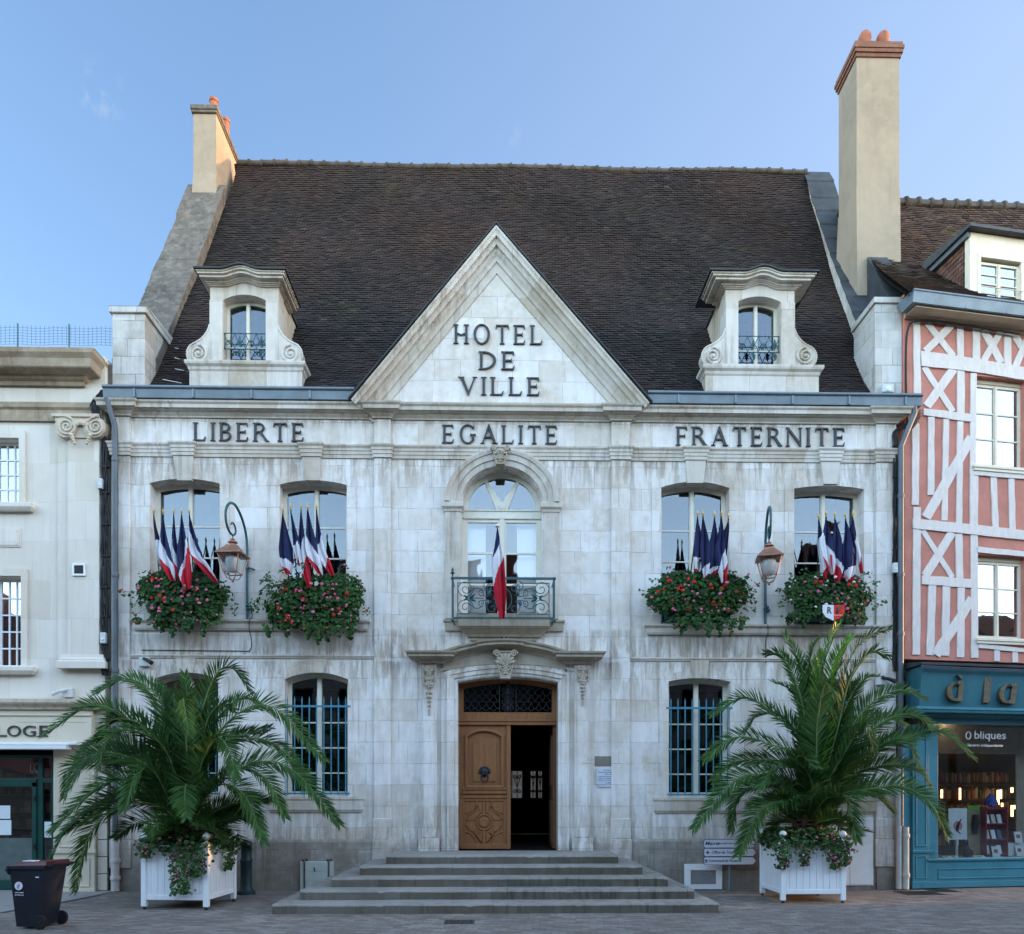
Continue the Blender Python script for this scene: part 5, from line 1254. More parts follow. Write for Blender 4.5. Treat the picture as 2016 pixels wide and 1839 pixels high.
bar(722,1380,312,2105,84, y=-.030); bar(730,1115,400,1625,84, y=-.030, f=CB)
beam([(262,600),(700,662),(1300,765),(1300,880),(740,790),(270,735)], -.034); beam([(290,1120),(722,1170),(722,1240),(290,1180)], -.03)
beam([(190,390),(720,445),(1300,510),(1300,598),(720,535),(190,480)], -.034, f=CB); beam([(750,1668),(1300,1718),(1300,1765),(745,1722)], -.036)
beam([(275,905),(730,940),(730,1020),(275,985)], -.03, f=CB); beam([(775,645),(1300,700),(1300,750),(775,697)], -.036, f=CB); beam([(785,1520),(1300,1580),(1300,1610),(785,1562)], -.034, f=CB)
beam([(120,215),(1320,392),(1320,466),(120,302)], -.05, 'timber_beige')
for w in (W1, W2):
    f = grid_window(right, w[0], w[1], w[2], w[3]-.10, .12, 1, 3, M['ivory_frame'], .06, .03, glass='glass_blue')
    m = MB(); m.box(w[0], w[1]+.2, .10, .2, w[3]-.099, w[3]+.02); m.build('window_head', M['timber_beige'], right)
    m = MB(); m.plan([(w[0]-.02, .2), (w[0]-.02, -.03), (w[1]+.3, -.03), (w[1]+.3, .2)], [(-.2,0),(.03,0),(.03,.05),(.05,.06),(.05,.11),(.02,.13),(-.2,.14)], w[2]-.145); m.build('window_sill', M['ivory_frame'], right)
m = MB(); m.box(W2[0]+.08, W2[0]+.44, .5, .52, W2[2], W2[2]+.62); m.build('gold_curtain', pmat('gold_curtain', (.20, .14, .035), .5, .4, .3, .5, 5), right)
# gutter and eaves
zg0, zg1 = zR(594, 1797, -.42), zR(571, 1797, -.42)
m = MB(); s0 = sR(1797, -.42); m.prism_x([(-.42, zg0), (-.10, zg0-.02), (.05, zg1), (-.40, zg1+.01), (-.46, zg1-.02)], s0, 7); m.tube([(s0, -.445, zg1-.01), (7, -.445, zg1-.01)], .03, 8)
for s in (1.05, 2.0, 2.95, 4): m.box(s, s+.04, -.432, -.3, zg0-.003, zg1-.03)
m.build('gutter', M['zinc'], right, smooth=50)
m = MB(); m.box(-.02, 7, -.36, -.052, zg0-.04, zg0-.022); m.build('eaves_board', M['timber_beige'], right)
# roof
e0 = Vector((-.25, -.42, zg1-.02)); e1 = Vector((7.2, -.42, zg1-.02))
def loc(p): h = p-RP; return Vector((h.dot(tv), h.dot(nv), h.z))
r0 = loc(pt(1772, 400, 3.9)); r1w = loc(pt(2016, 411, 4.3)); r0 = r0 + (r0-r1w)*.45; r1 = r1w + (r1w-r0)*.9
def Ra(t): return e0+(r0-e0)*t - Vector((0, 0, .42*sin(pi*t)))
def Rb(t): return e1+(r1-e1)*t - Vector((0, 0, .3*sin(pi*t)))
dz0, dxl = None, sR(1909.7, .12)
def skip2(p): return p.x > dxl+.1 and p.z < zR(455, 1925, .12)-.05
m = MB(); tiles(m, Ra, Rb, 62, .175, skip2, sag=.02, lift=.022); rr_ = m.build('roof', M['tile_right'], right, recalc=False)
m = MB(); m.add([p-Vector((0, -.06, .03)) for i in range(13) for p in (Ra(i/12), Rb(i/12))], [(2*i, 2*i+1, 2*i+3, 2*i+2) for i in range(12)]); m.build('roof_deck', M['dark'], rr_, recalc=False)
m = MB(); m.add([tuple(r0), tuple(r1), (r1.x, r1.y+6, e0.z), (r0.x, r0.y+6, e0.z)], [(0,1,2,3)]); m.build('rear_slope', M['tile_right'], rr_, recalc=False)
m = MB(); n = 28
for k in range(n):
    a, b = r0+(r1-r0)*(k/n), r0+(r1-r0)*((k+1.04)/n); dz = Vector((0, 0, R.uniform(-.02, .02)))
    d = (b-a); m.tube([a+dz, a+d*.82+dz, a+d*.83+dz, b+dz], [.11, .11, .15, .155], 9)
m.build('ridge_tiles', M['ridge'], rr_, smooth=40)
# dormer of the right house
dd = .12
f0, f1 = sR(1909.7, dd), sR(1909.7, dd)+1.42
zt_ = zR(458, 1920, dd); zb_ = zR(588, 1920, dd)-.15
wx0, wx1 = sR(1930, dd), sR(1930, dd)+.98; wz1 = zR(507, 1935, dd)
m = MB(); m.prism([(f0, zb_), (f1, zb_), (f1, zt_), (f0, zt_)], dd, dd+.14, [[(wx0, zb_+.1), (wx1, zb_+.1), (wx1, wz1), (wx0, wz1)]])
m.face([(wx0, zb_+.1), (wx0, wz1), (wx1, wz1), (wx1, zb_+.1)], [(0,0),(0,.02),(.06,.02),(.07,0)], y=dd-.001)
rd = m.build('dormer', M['ivory_frame'], right)
def yroof(z): t = (z-e0.z)/(r0.z-e0.z); return e0.y+(r0.y-e0.y)*t
m = MB()
tl = MB()
ybk = yroof(zt_)+.9
def T0(t): return Vector((f0+.03, dd+.141, zb_))*(1-t)+Vector((f0+.03, dd+.141, zt_))*t
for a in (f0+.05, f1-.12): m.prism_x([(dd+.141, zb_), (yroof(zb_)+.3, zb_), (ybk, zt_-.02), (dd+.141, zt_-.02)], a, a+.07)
for r in range(15):
    z0 = zb_+(zt_-zb_)*r/15; z1 = z0+(zt_-zb_)/15*1.3; y = dd+.14+(.07 if r % 2 else 0); ye = yroof(z0)+.9*(r/15)+.35
    while y < ye:
        tl.add([(f0+.02+R.uniform(-.004, .004), y, z0), (f0+.045, y, z1), (f0+.045, y+.14, z1), (f0+.02+R.uniform(-.004, .004), y+.14, z0)], [(0,1,2,3)]); y += .147
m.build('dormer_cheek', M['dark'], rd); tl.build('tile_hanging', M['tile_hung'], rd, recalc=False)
m = MB(); fm = (f0+f1)/2
m.hexa([(f0-.12, dd-.15, zt_+.01), (f1+.12, dd-.15, zt_+.01), (f1+.12, ybk+.5, zt_+.01), (f0-.12, ybk+.5, zt_+.01)], [(f0-.12, dd-.15, zt_+.07), (f1+.12, dd-.15, zt_+.07), (f1+.12, ybk+.9, zt_+.42), (f0-.12, ybk+.9, zt_+.42)]); m.build('dormer_roof', M['slate'], rd)
m = MB(); m.box(f0-.06, f0+.02, dd+.0, ybk, zt_-.10, zt_+.005); m.build('dormer_fascia', M['zinc'], rd)
ff = grid_window(right, wx0, wx1, zb_+.1, wz1-.06, dd+.05, 1, 4, M['ivory_frame'], .05, .028, name='window_frame', glass='glass_blue'); ff.parent = rd
for ch_ in list(ff.children): ch_.parent = rd
m = MB(); m.box(f0+.1, f1-.1, dd+1, dd+1.04, zb_, zt_); m.build('interior', M['dark'], rd)
m = MB(); m.tube([(wx0, dd-.02, zb_+.42), (wx1+.05, dd-.02, zb_+.42)], .012, 5); m.build('window_guard', M['ivory_frame'], rd)
# shop front (teal)
pj = -.60
m = MB(); zf1, zf0 = zR(1311, 1830, pj), zR(1392, 1830, pj); sf = sR(1816, pj)
m.hexa([(.03, -.002, zf0), (sf, pj+.1, zf0), (7, pj+.1, zf0), (7, -.002, zf0)], [(.03, -.002, zf1+.02), (sf, pj, zf1), (7, pj, zf1), (7, -.002, zf1+.02)])
fa = m.build('fascia', M['teal_dark'], right, bevel=.006)
m = MB(); m.plan([(.03, -.003), (sf-.02, pj+.10), (7, pj+.10)], [(-.1,-.02),(.02,-.02),(.03,0),(.035,.03),(.06,.04),(.06,.09),(-.1,.09)], zf0-.07); m.build('fascia_moulding', M['teal'], fa)
m = MB(); m.plan([(.28, -.003), (sf+.1, pj+.22), (7, pj+.22)], [(-.15,-.0),(-.14,.12),(.0,.18),(.0,.2),(-.2,.2)], zf0-.29); m.build('fascia_soffit', M['teal_dark'], fa)
m = MB(); m.hexa([(-.02, -.002, zf1+.021), (sf-.08, pj-.08, zf1+.01), (7, pj-.08, zf1+.01), (7, -.002, zf1+.021)], [(-.02, -.002, zf1+.16), (sf-.08, pj-.08, zf1+.06), (7, pj-.08, zf1+.06), (7, -.002, zf1+.16)]); m.build('lead_flashing', M['lead'], fa)
m = MB(); 
for dz in (0, .03): m.tube([(sf-.1, pj-.09, zf1-.02-dz), (sf+1, pj-.09, zf1-.035-dz), (7, pj-.09, zf1-.03-dz)], .012, 5)
m.build('cable', M['grey_pipe'], fa)
def cut_letter(polys, u0, u1, v0, v1):
    uc = (u0+u1)/2; s0, s1 = sR(u0, pj), sR(u1, pj); z0, z1 = zR(v1, uc, pj), zR(v0, uc, pj); sk = .14
    m = MB()
    for i, p in enumerate(polys):
        m.prism([(s0+(s1-s0)*(x+sk*(y-.4)), z0+(z1-z0)*y) for x, y in p], pj+.02-.004*i, pj+.13)
    return m.build('letter', M['bronze'], fa, bevel=.004)
aG = lambda h: [[(.70, 0), (.98, 0), (.98, h), (.70, h)]] + [[(x, y*h) for x, y in q] for q in ring(.46, .5, .46, .5, .20, .36, pi*.38, pi*1.62, 16)] + [[(.5, 0), (.72, 0), (.72, .13*h), (.5, .13*h)], [(.5, .87*h), (.72, .87*h), (.72, h), (.5, h)]]
cut_letter(aG(.74) + [[(.42, 1.0), (.72, .98), (.66, .82)]], 1864, 1899, 1330, 1381)
cut_letter([[(.1, 0), (.8, 0), (.8, .93), (1.0, 1.0), (.1, 1.0)]], 1937, 1956, 1333, 1383)
cut_letter(aG(1.0), 1966, 2003, 1346.5, 1385.5)
yq = -.12
m = MB(); q0, q1 = sR(1797, yq), sR(1829, yq); zt2 = zf0-.30; m.box(q0, q1, yq, -.0, .02, zt2)
zl = zR(1676, 1815, yq); m.box(q0-.02, q1+.14, yq-.03, yq-.001, zl-.03, zl+.02); 
for z0, z1 in ((zl+.1, zt2-.1), (.22, zl-.09)): m.face([(q0+.06, z0), (q1-.06, z0), (q1-.06, z1), (q0+.06, z1)], [(0,0),(0,.015),(.025,.015),(.03,0)], y=yq-.001, closed=True)
m.box(q0-.03, q1+.02, yq-.03, yq-.001, .02, .16); m.box(q1+.001, SW[0]+.01, yq+.05, .05, SW[2]-.0, zt2); m.box(q0-.16, q0-.001, yq+.06, .0, .02, zt2); m.tube([(q0-.08, yq+.04, .02), (q0-.08, yq+.04, 1.3)], .03, 6)
m.build('shop_pilaster', M['teal'], right, bevel=.005)
m = MB(); zb2 = SW[2]; m.box(q1+.001, 7, yq+.02, .2, .02, zb2-.02); m.plan([(q1, .1), (q1+.0, yq+.02), (7, yq+.02)], [(-.1,0),(.03,0),(.04,.03),(.04,.05),(-.1,.06)], zb2-.055)
m.face([(q1+.22, .2), (6.5, .2), (6.5, zb2-.2), (q1+.22, zb2-.2)], [(0,0),(0,.015),(.025,.015),(.03,0)], y=yq+.019, closed=True); m.box(q1, 7, yq, yq+.019, .02, .14)
m.build('stall_riser', M['teal'], right, bevel=.005)
m = MB(); m.box(SW[0], 7, -.01, -.004, SW[2], SW[3]+.05); pane = m.build('shop_window', M['glass_shop'], right)
tl0 = LR(1901.3, 1460, -.015)
text_mesh('O', 'window_lettering', M['white'], pane, (sR(1901, -.015), -.012, zR(1456.5, 1906, -.015)), sR(1912.3)-sR(1901), zR(1439.5, 1906)-zR(1456.5, 1906), .003, .02, mat3=1)
text_mesh('bliques', 'window_lettering', M['white'], pane, (sR(1918.5, -.015), -.012, zR(1460, 1950, -.015)), sR(1980)-sR(1918.5), zR(1439.5, 1950)-zR(1460, 1950), .003, .012, mat3=1)
text_mesh('librairie indépendante', 'window_lettering', M['white'], pane, (sR(1905, -.015), -.012, zR(1472, 1940, -.015)), sR(1974)-sR(1905), zR(1464.5, 1940)-zR(1472, 1940), .003, .004, mat3=1)
# interior of the bookshop
zfl = .05; zcl = SW[3]+.03
m = MB(); m.box(7.3, 30, -.05, 8, 0, 12.6); m.build('sun_block_mass', M['dark'], right)  # unseen mass added beside the house to stop stray sun on the palms
m = MB(); m.box(.4, 7, 4.5, 4.55, 0, zcl); m.box(.35, .4, .0, 4.5, 0, zcl); m.box(.4, 7, .06, 4.5, 0, zfl); m.box(.4, 7, .0, 4.5, zcl-.01, zcl+.04); m.box(SW[0], 7, .0, 1.0, SW[2]-.06, SW[2]-.02)
m.build('shop_interior', pmat('shop_plaster', (.34, .27, .19), .9, .1, var=.12, scale=1), right)
m = MB(); m.box(SW[0]-.1, sR(2001, .9), .9, .93, zR(1484, 1930, .9), zcl-.02); m.box(sR(2001, .9), 7, .9, .93, SW[2], zcl-.02); m.build('display_backboard', pmat('backboard', (.33, .27, .21), .9, .1, var=.1), right)
sh_ = MB(); bk = [MB() for _ in range(5)]
for k in range(5):
    z = .55+k*.42; sh_.box(.6, 6.5, 4.05, 4.45, z, z+.03); x = .65
    while x < 6.4:
        w = R.uniform(.02, .05); h = R.uniform(.2, .33)
        if R.random() < .9: bk[R.randrange(5)].box(x, x+w, 4.12, 4.4, z+.03, z+.03+h)
        x += w+.004
sh_.build('bookshelf', M['wood_dark'], right)
BC = [pmat('book_cover', c, .6, .3, var=.2) for c in ((.35, .09, .05), (.4, .3, .15), (.08, .12, .2), (.45, .42, .36), (.4, .16, .04))]
for q, c in zip(bk, BC): q.build('book_row', c, right)
def CS(x, y): return 1770.8+x*.26856, 1277+y*.26856
for (x, y, w, h) in ((447,1065,10,90), (726,1092,14,116), (746,1068,12,70), (828,1037,16,40), (829,1190,15,88), (756,1160,10,60), (313,1065,12,64), (850,1162,14,30)):
    d = 3.6; u, v = CS(x, y); s, z = LR(u, v, d); k = .26856/ (FPX/18.4)
    q = MB(); q.box(s-w*k/2, s+w*k/2, d, d+.03, z-h*k/2, z+h*k/2); q.build('lamp_strip', M['lamp_warm'], right)
for (x, y, d) in ((353,523,.5), (738,540,.5), (393,748,2.2), (620,780,2.6), (282,805,2.9)):
    u, v = CS(x, y); s, _ = LR(u, v, d); z = (zcl-.03); t_ = (z-1.89)/((1569-v)/FPX)
    p_ = CAM+ray(u, v)*t_; h = p_-RP; s, d = h.dot(tv), h.dot(nv)
    q = MB(); q.ball((s, d, zcl-.02), .055, 10, 6, (1, 1, .7)); q.build('ceiling_spotlight', M['lamp_white'], right)
# goods in the shop window: things of their own, standing on the window board
def onboard(x, y, d): u, v = CS(x, y); s, z = LR(u, v, d); return s, z
def W3(s, d, z): return RP+tv*s+nv*d+Vector((0, 0, z))
zbd = SW[2]-.02
def good(name, label, cat, x0, x1, ytop, ybot, d, group=None):
    s0, z1 = onboard(x0, ytop, d); s1, z0 = onboard(x1, ybot, d); c = W3((s0+s1)/2, d, zbd)
    t = thing(name, label, cat, c, TH, group, local=True); return t, (s1-s0), z1-zbd
t, w, h = good('poster', 'pale poster with a dancing figure in a pink ring, in the bookshop window', 'poster', 360, 495, 1170, 1400, .35)
m = MB(); m.box(-w/2, w/2, 0, .008, h*.36, h); m.box(-.02, .02, .01, .05, 0, h*.9); m.build('sheet', M['paper'], t)
m = MB(); m.lathe([(.11, 0), (.11, -.003), (0, -.003)], (0, -.001, h*.64), 18, 'y'); m.build('printed_ring', pmat('poster_pink', (.55, .25, .24), .8), t)
m = MB(); m.tube([(-.03, -.006, h*.53), (-.01, -.006, h*.63), (.03, -.006, h*.72)], [.02, .035, .02], 6); m.tube([(.0, -.006, h*.66), (.08, -.006, h*.78)], .01, 5); m.tube([(-.02, -.006, h*.55), (.06, -.006, h*.48)], .01, 5); m.build('printed_figure', M['iron_black'], t)
t, w, h = good('display_panel', 'tan display panel with bright green top strip, beside the poster', 'display stand', 497, 596, 1150, 1505, .5)
m = MB(); m.box(-w/2, w/2, 0, .03, 0, h*.92); m.build('panel', pmat('tan_board', (.26, .22, .13), .8), t)
m = MB(); m.box(-w/2, w/2*.8, -.005, .028, h*.921, h); m.build('header', pmat('green_header', (.10, .34, .04), .7), t)
m = MB(); m.tube([(-.02, -.03, h*.45), (0, -.03, h*.62), (.01, -.03, h*.82)], [.05, .085, .06], 8); m.box(-.03, .02, -.11, -.10, h*.66, h*.76); m.build('dark_bag', M['iron_black'], t)
t, w, h = good('book_rack', 'red three tier book rack in the bookshop window', 'book rack', 606, 770, 1160, 1515, .45)
m = MB()
for k in range(4): z = h*(.02+.31*k); m.box(-w/2, w/2, -.08, .12, z, z+.03)
m.box(-w/2, -w/2+.03, -.1, .12, 0, h); m.box(w/2-.03, w/2, -.1, .12, 0, h); m.box(-w/2, w/2, .10, .12, 0, h); m.build('frame', pmat('red_rack', (.22, .02, .035), .5), t)
for k in range(3):
    for j in range(3):
        q = MB(); x = -w/2+.05+j*(w-.1)/3; z = h*(.02+.31*k)+.032; q.hexa([(x, -.05, z), (x+.10, -.05, z), (x+.10, -.03, z), (x, -.03, z)], [(x, .0, z+.19), (x+.10, .0, z+.19), (x+.10, .02, z+.19), (x, .02, z+.19)]); q.build('book', BC[(k*3+j*2) % 5] if (k+j) % 2 else M['paper'], t)
t, w, h = good('blue_ornament', 'blue cone shaped ornament above the red book rack', 'ornament', 630, 712, 1058, 1510, .75)
m = MB(); m.lathe([(.03, 0), (.03, h*.8), (.15, h*.801), (.12, h*.88), (.05, h*.97), (.0, h)], (0, 0, 0), 10); m.build('cone', pmat('blue_cone', (.02, .06, .32), .5), t)
t, w, h = good('cat_figure', 'black sitting cat figure beside small books in the bookshop window', 'figurine', 440, 530, 1400, 1525, .25)
m = MB(); m.ball((.02, 0, h*.3), h*.3, 12, 8, (.85, .8, 1.05)); m.ball((0, -.01, h*.62), h*.2, 12, 8, (.7, .7, 1.2)); m.ball((-.02, -.03, h*.84), h*.14, 12, 8)
for s in (-1, 1): m.lathe([(h*.055, 0), (0, h*.13)], (-.02+s*h*.08, -.03, h*.92), 6)
m.tube([(.08, 0, .02), (.14, 0, .03), (.17, 0, .10), (.15, 0, .16)], .012, 6); m.build('body', M['iron_black'], t, smooth=60)
for i, (x0, x1, y0, y1, lab) in enumerate(((682, 736, 1452, 1515, 'framed card standing in front of the red book rack'), (845, 900, 1343, 1410, 'upper framed card at the right of the bookshop window'), (855, 908, 1447, 1515, 'lower framed card at the right of the bookshop window'))):
    t, w, h = good('picture_card', lab, 'card', x0, x1, y0, y1, .2 if i == 0 else .5)
    zz0 = 0 if i != 1 else h*.55
    m = MB(); m.hexa([(-w/2, -.02, zz0), (w/2, -.02, zz0), (w/2, -.01, zz0), (-w/2, -.01, zz0)], [(-w/2, .03, h), (w/2, .03, h), (w/2, .04, h), (-w/2, .04, h)])
    if i == 1: m.box(-.25, .25, .05, .2, 0, zz0-.01)
    m.build('card', M['paper'], t)
    m = MB(); hh = h-zz0; m.hexa([(-w/4, -.008, zz0+hh*.2), (w/4, -.008, zz0+hh*.2), (w/4, -.004, zz0+hh*.2), (-w/4, -.004, zz0+hh*.2)], [(-w/4, .014, zz0+hh*.75), (w/4, .014, zz0+hh*.75), (w/4, .02, zz0+hh*.75), (-w/4, .02, zz0+hh*.75)]); m.build('picture', BC[0], t)
for i, (x0, x1, lab) in enumerate(((328, 372, 'leftmost open book lying flat at the foot of the bookshop window'), (374, 430, 'open book lying left of the cat figure'), (556, 630, 'open book lying right of the cat figure'))):
    t, w, h = good('open_book', lab, 'book', x0, x1, 1490, 1525, .12)
    m = MB(); m.hexa([(-w/2, -.06, .0), (w/2, -.06, .0), (w/2, .06, .0), (-w/2, .06, .0)], [(-w/2, -.055, .012), (w/2, -.055, .012), (w/2, .06, .05), (-w/2, .06, .05)]); m.build('pages', M['paper'], t)
    m = MB(); m.hexa([(-w*.3, -.03, .024), (w*.1, -.03, .024), (w*.1, .03, .044), (-w*.3, .03, .044)], [(-w*.3, -.03, .026), (w*.1, -.03, .026), (w*.1, .03, .046), (-w*.3, .03, .046)]); m.build('picture', BC[1], t)
# ================================================================ entrance steps
def worn(m, a, b, y, z0, z1):
    n = max(3, int((b-a)/.09)); vs = []; ph = R.uniform(0, 9)
    for i in range(n+1):
        x = a+(b-a)*i/n; e = .005*abs(sin(x*1.9+ph))+R.uniform(0, .004)+(R.uniform(.006, .016) if R.random() < .06 else 0); dy = R.uniform(-.004, .004)
        vs += [(x, y+dy, z0), (x, y+dy, z1-.03-e), (x, y+.006+dy+e*.4, z1-.010-e*.8), (x, y+.028+e, z1-e*.4), (x, y+.12, z1), (x, y+.75, z1), (x, y+.75, z0)]
    k = 7; fs = [(i*k+j, i*k+(j+1) % k, (i+1)*k+(j+1) % k, (i+1)*k+j) for i in range(n) for j in range(k)]
    fs += [tuple(range(k)), tuple(n*k+j for j in reversed(range(k)))]; m.add(vs, fs)
st = thing('entrance_steps', 'five worn grey stone steps leading up to the town hall door', 'steps', (X(985), -1.5, 0))
SD = [(535, 1415, -3.02), (590, 1367, -2.55), (652, 1315, -2.10), (708, 1265, -1.68), (760, 1217.5, -1.28)]
for i, (u0, u1, y) in enumerate(SD):
    x0, x1 = X(u0, y), X(u1, y); z0, z1 = i*.162+(.0 if i == 0 else -.02), (i+1)*.162
    m = MB(); xs = [x0]
    while xs[-1] < x1-1.9: xs.append(xs[-1]+R.uniform(1.2, 2.0))
    xs.append(x1)
    for a, b in zip(xs, xs[1:]):
        dz = R.uniform(-.004, .004); dy = R.uniform(-.008, .008); worn(m, a+.002, b-.002, y+dy, z0-.02, z1+dz)
    yb = y+.752
    if yb < -.06: m.box(x0, x1, yb, -.055, z0-.02, z1-.004)
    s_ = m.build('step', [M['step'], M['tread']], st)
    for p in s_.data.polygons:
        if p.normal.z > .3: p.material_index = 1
# ================================================================ leaves and flowers
def leaf_poly(mb, c, n, size, rr=R, lobes=6, fold=.25, mi=0):
    """one rounded leaf: centre, normal, size"""
    n = n.normalized(); a = n.orthogonal().normalized(); b = n.cross(a); ph = rr.uniform(0, 6.3)
    vs = [c - n*size*fold*.5]
    for k in range(lobes):
        t = ph+2*pi*k/lobes; r = size*(1 if k % 2 else .78)*rr.uniform(.85, 1.1); vs.append(c+a*(r*cos(t))+b*(r*sin(t))+n*size*fold*rr.uniform(0, .8))
    mb.add(vs, [(0, k+1, (k+1) % lobes+1) for k in range(lobes)])
def flower_mesh(name, mat, r=.045, n=11):
    m = MB(); rr = random.Random(hash(name) % 1000)
    for k in range(n):
        z = 1-1.5*(k+.5)/n; t = k*2.4; q = Vector((math.sqrt(max(0, 1-z*z))*cos(t), -abs(math.sqrt(max(0, 1-z*z))*sin(t))*.9-.1, z)); leaf_poly(m, q*r*.62, q+Vector((0, -.3, 0)), r*.52, rr, 5, .3)
    me = m.build(name, mat, None, recalc=False); d = me.data; bpy.data.objects.remove(me); return d
FL = {k: flower_mesh('flower_'+k, M['petal_'+k]) for k in ('pink', 'red', 'mag', 'white')}
def head(root, p, kind, s=1.0):
    o = bpy.data.objects.new('flower_head', FL[kind]); COL.objects.link(o); o.parent = root; o.location = p; o.scale = (s, s, s); o.rotation_euler = (R.uniform(-.6, .6), R.uniform(-.6, .6), R.uniform(-.8, .8)); return o
def flower_box(u0, u1, v0, v1, label, droop, nfl, kinds, w, seed, ytop=None):
    rr = random.Random(seed); Y = -.30; x0, x1 = X(u0, Y), X(u1, Y); uc = (u0+u1)/2; z1, z0 = Z(v0, uc, Y), Z(v1, uc, Y); cx, cz = (x0+x1)/2, (z0+z1)/2; hx, hz = (x1-x0)/2*1.08, (z1-z0)/2*1.08
    t = thing('flower_box', label, 'flower box', (cx, -.2, z0), group='geranium boxes at the upper windows')
    xl, xr, zs0, *_ = w
    m = MB(); m.box(max(xl, cx-.62), min(xr, cx+.62), -.22, .05, zs0+.10, zs0+.36); m.build('trough', M['iron'], t, bevel=.01)
    m = MB()
    # irregular mound made of lobes
    lob = [(0, 0, .80), (-.45, .05, .5), (.45, .05, .5), (0, .2, .6)] + [(rr.uniform(-.62, .62), rr.uniform(-.5, .55), rr.uniform(.28, .46)) for _ in range(16)]
    n = 0
    while n < 4600:
        a = rr.choice(lob); th_ = rr.uniform(0, 2*pi); ph_ = math.acos(rr.uniform(-1, 1)); q = Vector((sin(ph_)*cos(th_), sin(ph_)*sin(th_), cos(ph_)))
        if q.y > .55: continue
        k = rr.uniform(.72, 1.04)*a[2]
        p = Vector((a[0]+q.x*k, q.y*k, a[1]+q.z*k))
        if abs(p.x) > 1.02 or p.z > 1.0 or p.z < -1.06: continue
        # upper outline lower at the corners, droop under
        if p.z > .55+.4*cos(p.x*1.7): continue
        if p.z < -.75 and rr.random() > droop(p.x): continue
        P = Vector((cx+p.x*hx, Y+p.y*.34+.04*p.z, cz+p.z*hz))
        if P.y > .02: continue
        nn = Vector((q.x*.6+rr.uniform(-.5, .5), q.y-.55+rr.uniform(-.4, .4), q.z*.5+.45+rr.uniform(-.5, .5)))
        leaf_poly(m, P, nn, rr.uniform(.024, .058), rr); n += 1
    for k in range(11):      # trailing clumps below the trough and at the sides
        x = cx+hx*rr.uniform(-.85, .85); L = rr.uniform(.10, .34)*(.6+droop((x-cx)/hx)); y0_ = Y-rr.uniform(.0, .24)
        for j in range(int(130*L)+8):
            f = rr.random(); leaf_poly(m, Vector((x+rr.gauss(0, .06)*(1.1-f), y0_+rr.gauss(0, .04), cz-hz*.72-f*L)), Vector((rr.uniform(-.7, .7), -1, rr.uniform(-.2, .8))), rr.uniform(.020, .046), rr)
        if k % 2: head(t, Vector((x, y0_-.05, cz-hz*.75-L*rr.random()))-ORG[t], rr.choice(kinds), rr.uniform(.4, .7))
    # loose sprays sticking out
    sp = MB()
    for k in range(26):
        a = rr.uniform(0, 2*pi); L = rr.uniform(.9, 1.13); P = Vector((cx+hx*L*cos(a), Y-rr.uniform(0, .25), cz+hz*L*sin(a)*.95)); c0 = Vector((cx+hx*.7*cos(a), Y-.1, cz+hz*.7*sin(a)))
        m.tube([c0, (c0+P)/2+Vector((0, -.03, .03)), P], .0035, 4, mi=1)
        for j in range(5): leaf_poly(m, P+Vector((rr.uniform(-.07, .07), rr.uniform(-.05, .05), rr.uniform(-.07, .05))), Vector((rr.uniform(-1, 1), -1, .6)), rr.uniform(.022, .04), rr)
        if k < 9: head(t, P+Vector((0, -.04, .02))-ORG[t], rr.choice(kinds), rr.uniform(.45, .7))
    m.build('foliage', [M['geranium'], M['rachis']], t, recalc=False)
    for k in range(nfl):
        a = rr.choice(lob[:1]*5+lob); th_ = rr.uniform(-2.6, -.5); ph_ = math.acos(rr.uniform(-.9, .75)); q = Vector((sin(ph_)*cos(th_), sin(ph_)*sin(th_), cos(ph_))); p = Vector((a[0]+q.x*a[2], q.y*a[2], a[1]+q.z*a[2]))
        P = Vector((cx+max(-1, min(1, p.x))*hx, Y+p.y*.36-.03, cz+max(-1.02, min(.95, p.z))*hz))
        if P.z < cz-hz*.75 and rr.random() > droop(p.x): continue
        head(t, P-ORG[t], rr.choice(kinds), rr.uniform(.5, .98))
    return t
flower_box(268, 455, 1118, 1236, 'geranium box mound at the leftmost upper window, pink and red blossoms', lambda x: .5, 62, ['pink', 'pink', 'pink', 'red'], UP[0], 3)
flower_box(510, 714, 1116, 1250, 'geranium box under the upper window right of the left lantern, trailing lowest', lambda x: .75*(1-abs(x-.1)), 66, ['pink', 'pink', 'red'], UP[1], 4)
flower_box(1281, 1470, 1120, 1232, 'wide geranium box at the upper window left of the right lantern', lambda x: .6, 64, ['pink', 'red', 'red', 'pink'], UP[2], 5)
fb4 = flower_box(1546, 1722, 1123, 1222, 'geranium box at the rightmost upper window with a shield in front', lambda x: .35, 52, ['pink', 'red', 'white', 'pink'], UP[3], 6)
# iron guard and shield at the right hand boxes
for w, nm in ((UP[2], 0), (UP[3], 1)):
    xl, xr, z0 = w[0], w[1], w[2]; m = MB(); yy = -.05
    for z in (z0+.04, z0+.58): m.box(xl-.01, xr+.01, yy-.012, yy+.012, z-.015, z+.015)
    for x in (xl+.01, xr-.01): m.box(x-.015, x+.015, yy-.012, yy+.012, z0+.03, z0+.6)
    for k in range(4):
        x = xl+(xr-xl)*(k+.5)/4
        for s in (-1, 1): m.tube(spiral((x+s*.09, z0+.2), .085, .015, pi/2, s*1.4, 20, y=yy), .009, 4); m.tube(spiral((x+s*.09, z0+.42), .085, .015, -pi/2, -s*1.4, 20, y=yy), .009, 4)
    m.build('window_guard', M['iron'], hall)
t = thing('shield', 'white and red shield lettered RF hanging on the rightmost flower box', 'shield', (X(1641, -.62), -.62, Z(1221, 1641, -.62)))
